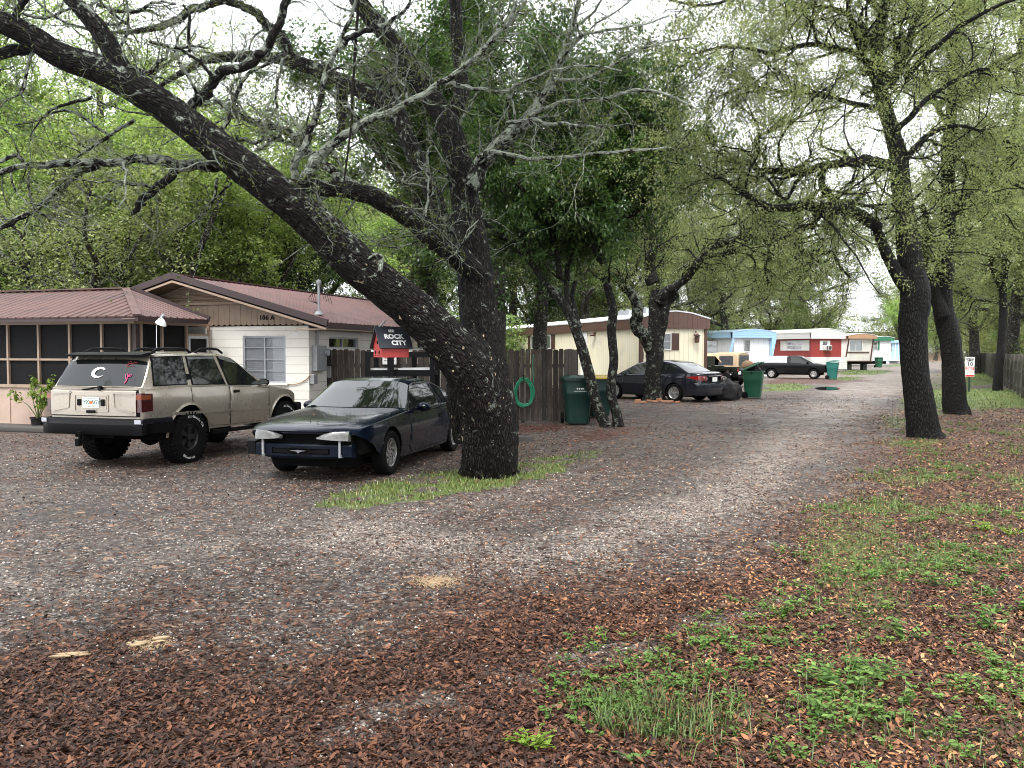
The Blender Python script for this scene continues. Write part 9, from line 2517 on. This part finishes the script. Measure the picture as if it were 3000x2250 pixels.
 MB().box((-.72, 0, .50), (.16, 1.5, .13)).box((2.86, 0, .55), (.14, 1.4, .14)).build("bumper", pl, root, bevel=.02)
 MB().box((1.0, 0, .42), (3.2, .9, .2)).build("chassis", M['dark_void'], root)
 plate(root, (-.655, .50, .72), (0, -1, 0), (0, 0, 1), (-1, 0, 0), ("", ""), "", "")
def pickup():
 o = Vector((19.28, 53.0, 0)); a = math.radians(115); d = Vector((math.sin(a), math.cos(a), 0)); lf = Vector((-d.y, d.x, 0))
 root = empty("pickup_truck", o + lf * .74, math.atan2(d.y, d.x)); tag(root, "small black pickup with pale grey canopy over its bed, facing the lane", "pickup")
 pt, pl = M['truck_black'], M['black_plastic']
 c = Car(root, -3.75, .78, belt=[(-3.75, 1.0), (-1.0, .99), (0, .96), (.5, .90), (.78, .84)], top=[(-3.75, 1.005), (-1, 1.0), (-.1, 1.0), (.4, .96), (.78, .88)],
  hw=[(-3.75, .80), (-3, .82), (0, .82), (.6, .80), (.78, .74)], bot=[(-3.75, .42), (-3.2, .36), (-.6, .33), (.78, .42)], prof=[(.3, .96), (.55, .99), (.75, 1), (1.0, .95)],
  axles=(-2.60, 0), arch=.37, wz=.33, gh=[(-1.62, .98), (-1.58, 1.40), (-1.50, 1.46), (-1.0, 1.475), (-.75, 1.43), (.05, .97)], tum=.20, bow=(.02, .08), crown=.02)
 c.body(pt); c.greenhouse(pt); c.wells(M['dark_void'], .3); c.underbody(M['dark_void'], .25, .6)
 c.screen("windscreen", -.74, .0, 20, M['windscreen_glass'])
 for sg in (-1, 1):
  c.side_poly("side_window", [(-1.42, 1.02), (-1.42, 1.39), (-.92, 1.39), (-.35, 1.01)], sg, M['car_glass'], off=.012)
  c.side_poly("door_seam", [(-1.50, .98), (-1.50, .42), (-.30, .42), (-.28, .97)], sg, M['seam_black'], off=.002)
  c.side_poly("door", [(-1.48, .97), (-1.48, .44), (-.32, .44), (-.30, .96)], sg, pt, off=.007)
  mirror_part(root, -.42, sg * .80, 1.06, sg, pl, M['mirror_silver'], 1.0)
  for ax in (-2.60, 0): wheel(root, ax, sg * .72, .315, .19, .195, 'steel', M['rim_silver'], sg)
  MB().box((.80, sg * .52, .76), (.06, .24, .13)).build("headlamp", M['lamp_clear'], root, bevel=.012)
  MB().prism([(-2.85, sg * .775, 1.08), (-1.95, sg * .775, 1.08), (-1.80, sg * .755, 1.33), (-2.85, sg * .755, 1.33)], (0, sg * .012, 0)).build("canopy_window", M['curtain_white'], root)
 MB().prism([(-3.72, -.775, 1.008), (-1.66, -.775, 1.008), (-1.66, -.74, 1.45), (-3.65, -.74, 1.43)], (0, 0, 0)) if False else None
 mb = MB(); rows = []
 for x, zt in ((-3.70, 1.40), (-3.2, 1.44), (-1.75, 1.45), (-1.64, 1.44)):
  sec = [(.775, 1.006), (.752, zt - .08), (.70, zt - .01), (.35, zt + .015), (0, zt + .02)]; sec = sec + [(-y, z) for y, z in sec[-2::-1]]; rows.append([(x, y, z) for y, z in sec])
 mb.grid(rows); mb.add(rows[0], [tuple(range(9))]); mb.add(rows[-1], [tuple(range(9))]); mb.build("canopy", M['canopy_grey'], root, smooth=40)
 MB().box((.84, 0, .76), (.04, .76, .12)).build("grille", pl, root, bevel=.01)
 MB().box((.88, 0, .52), (.14, 1.55, .14)).build("front_bumper", pl, root, bevel=.03)
 MB().box((.955, 0, .54), (.01, 1.3, .035)).build("bumper_strip", M['chrome'], root)
# ------------------------------------------------------------------ build
make_ground()
mats_common()
HOUSE = house(); homes(); fences(); bins_and_bags()
small_things()
leaf_litter(); pebbles(); make_grass(); make_weeds()
car_mats(); suv(); coupe(); sedan(); jeep(); pickup()
main_oak(); mid_trees(); background()
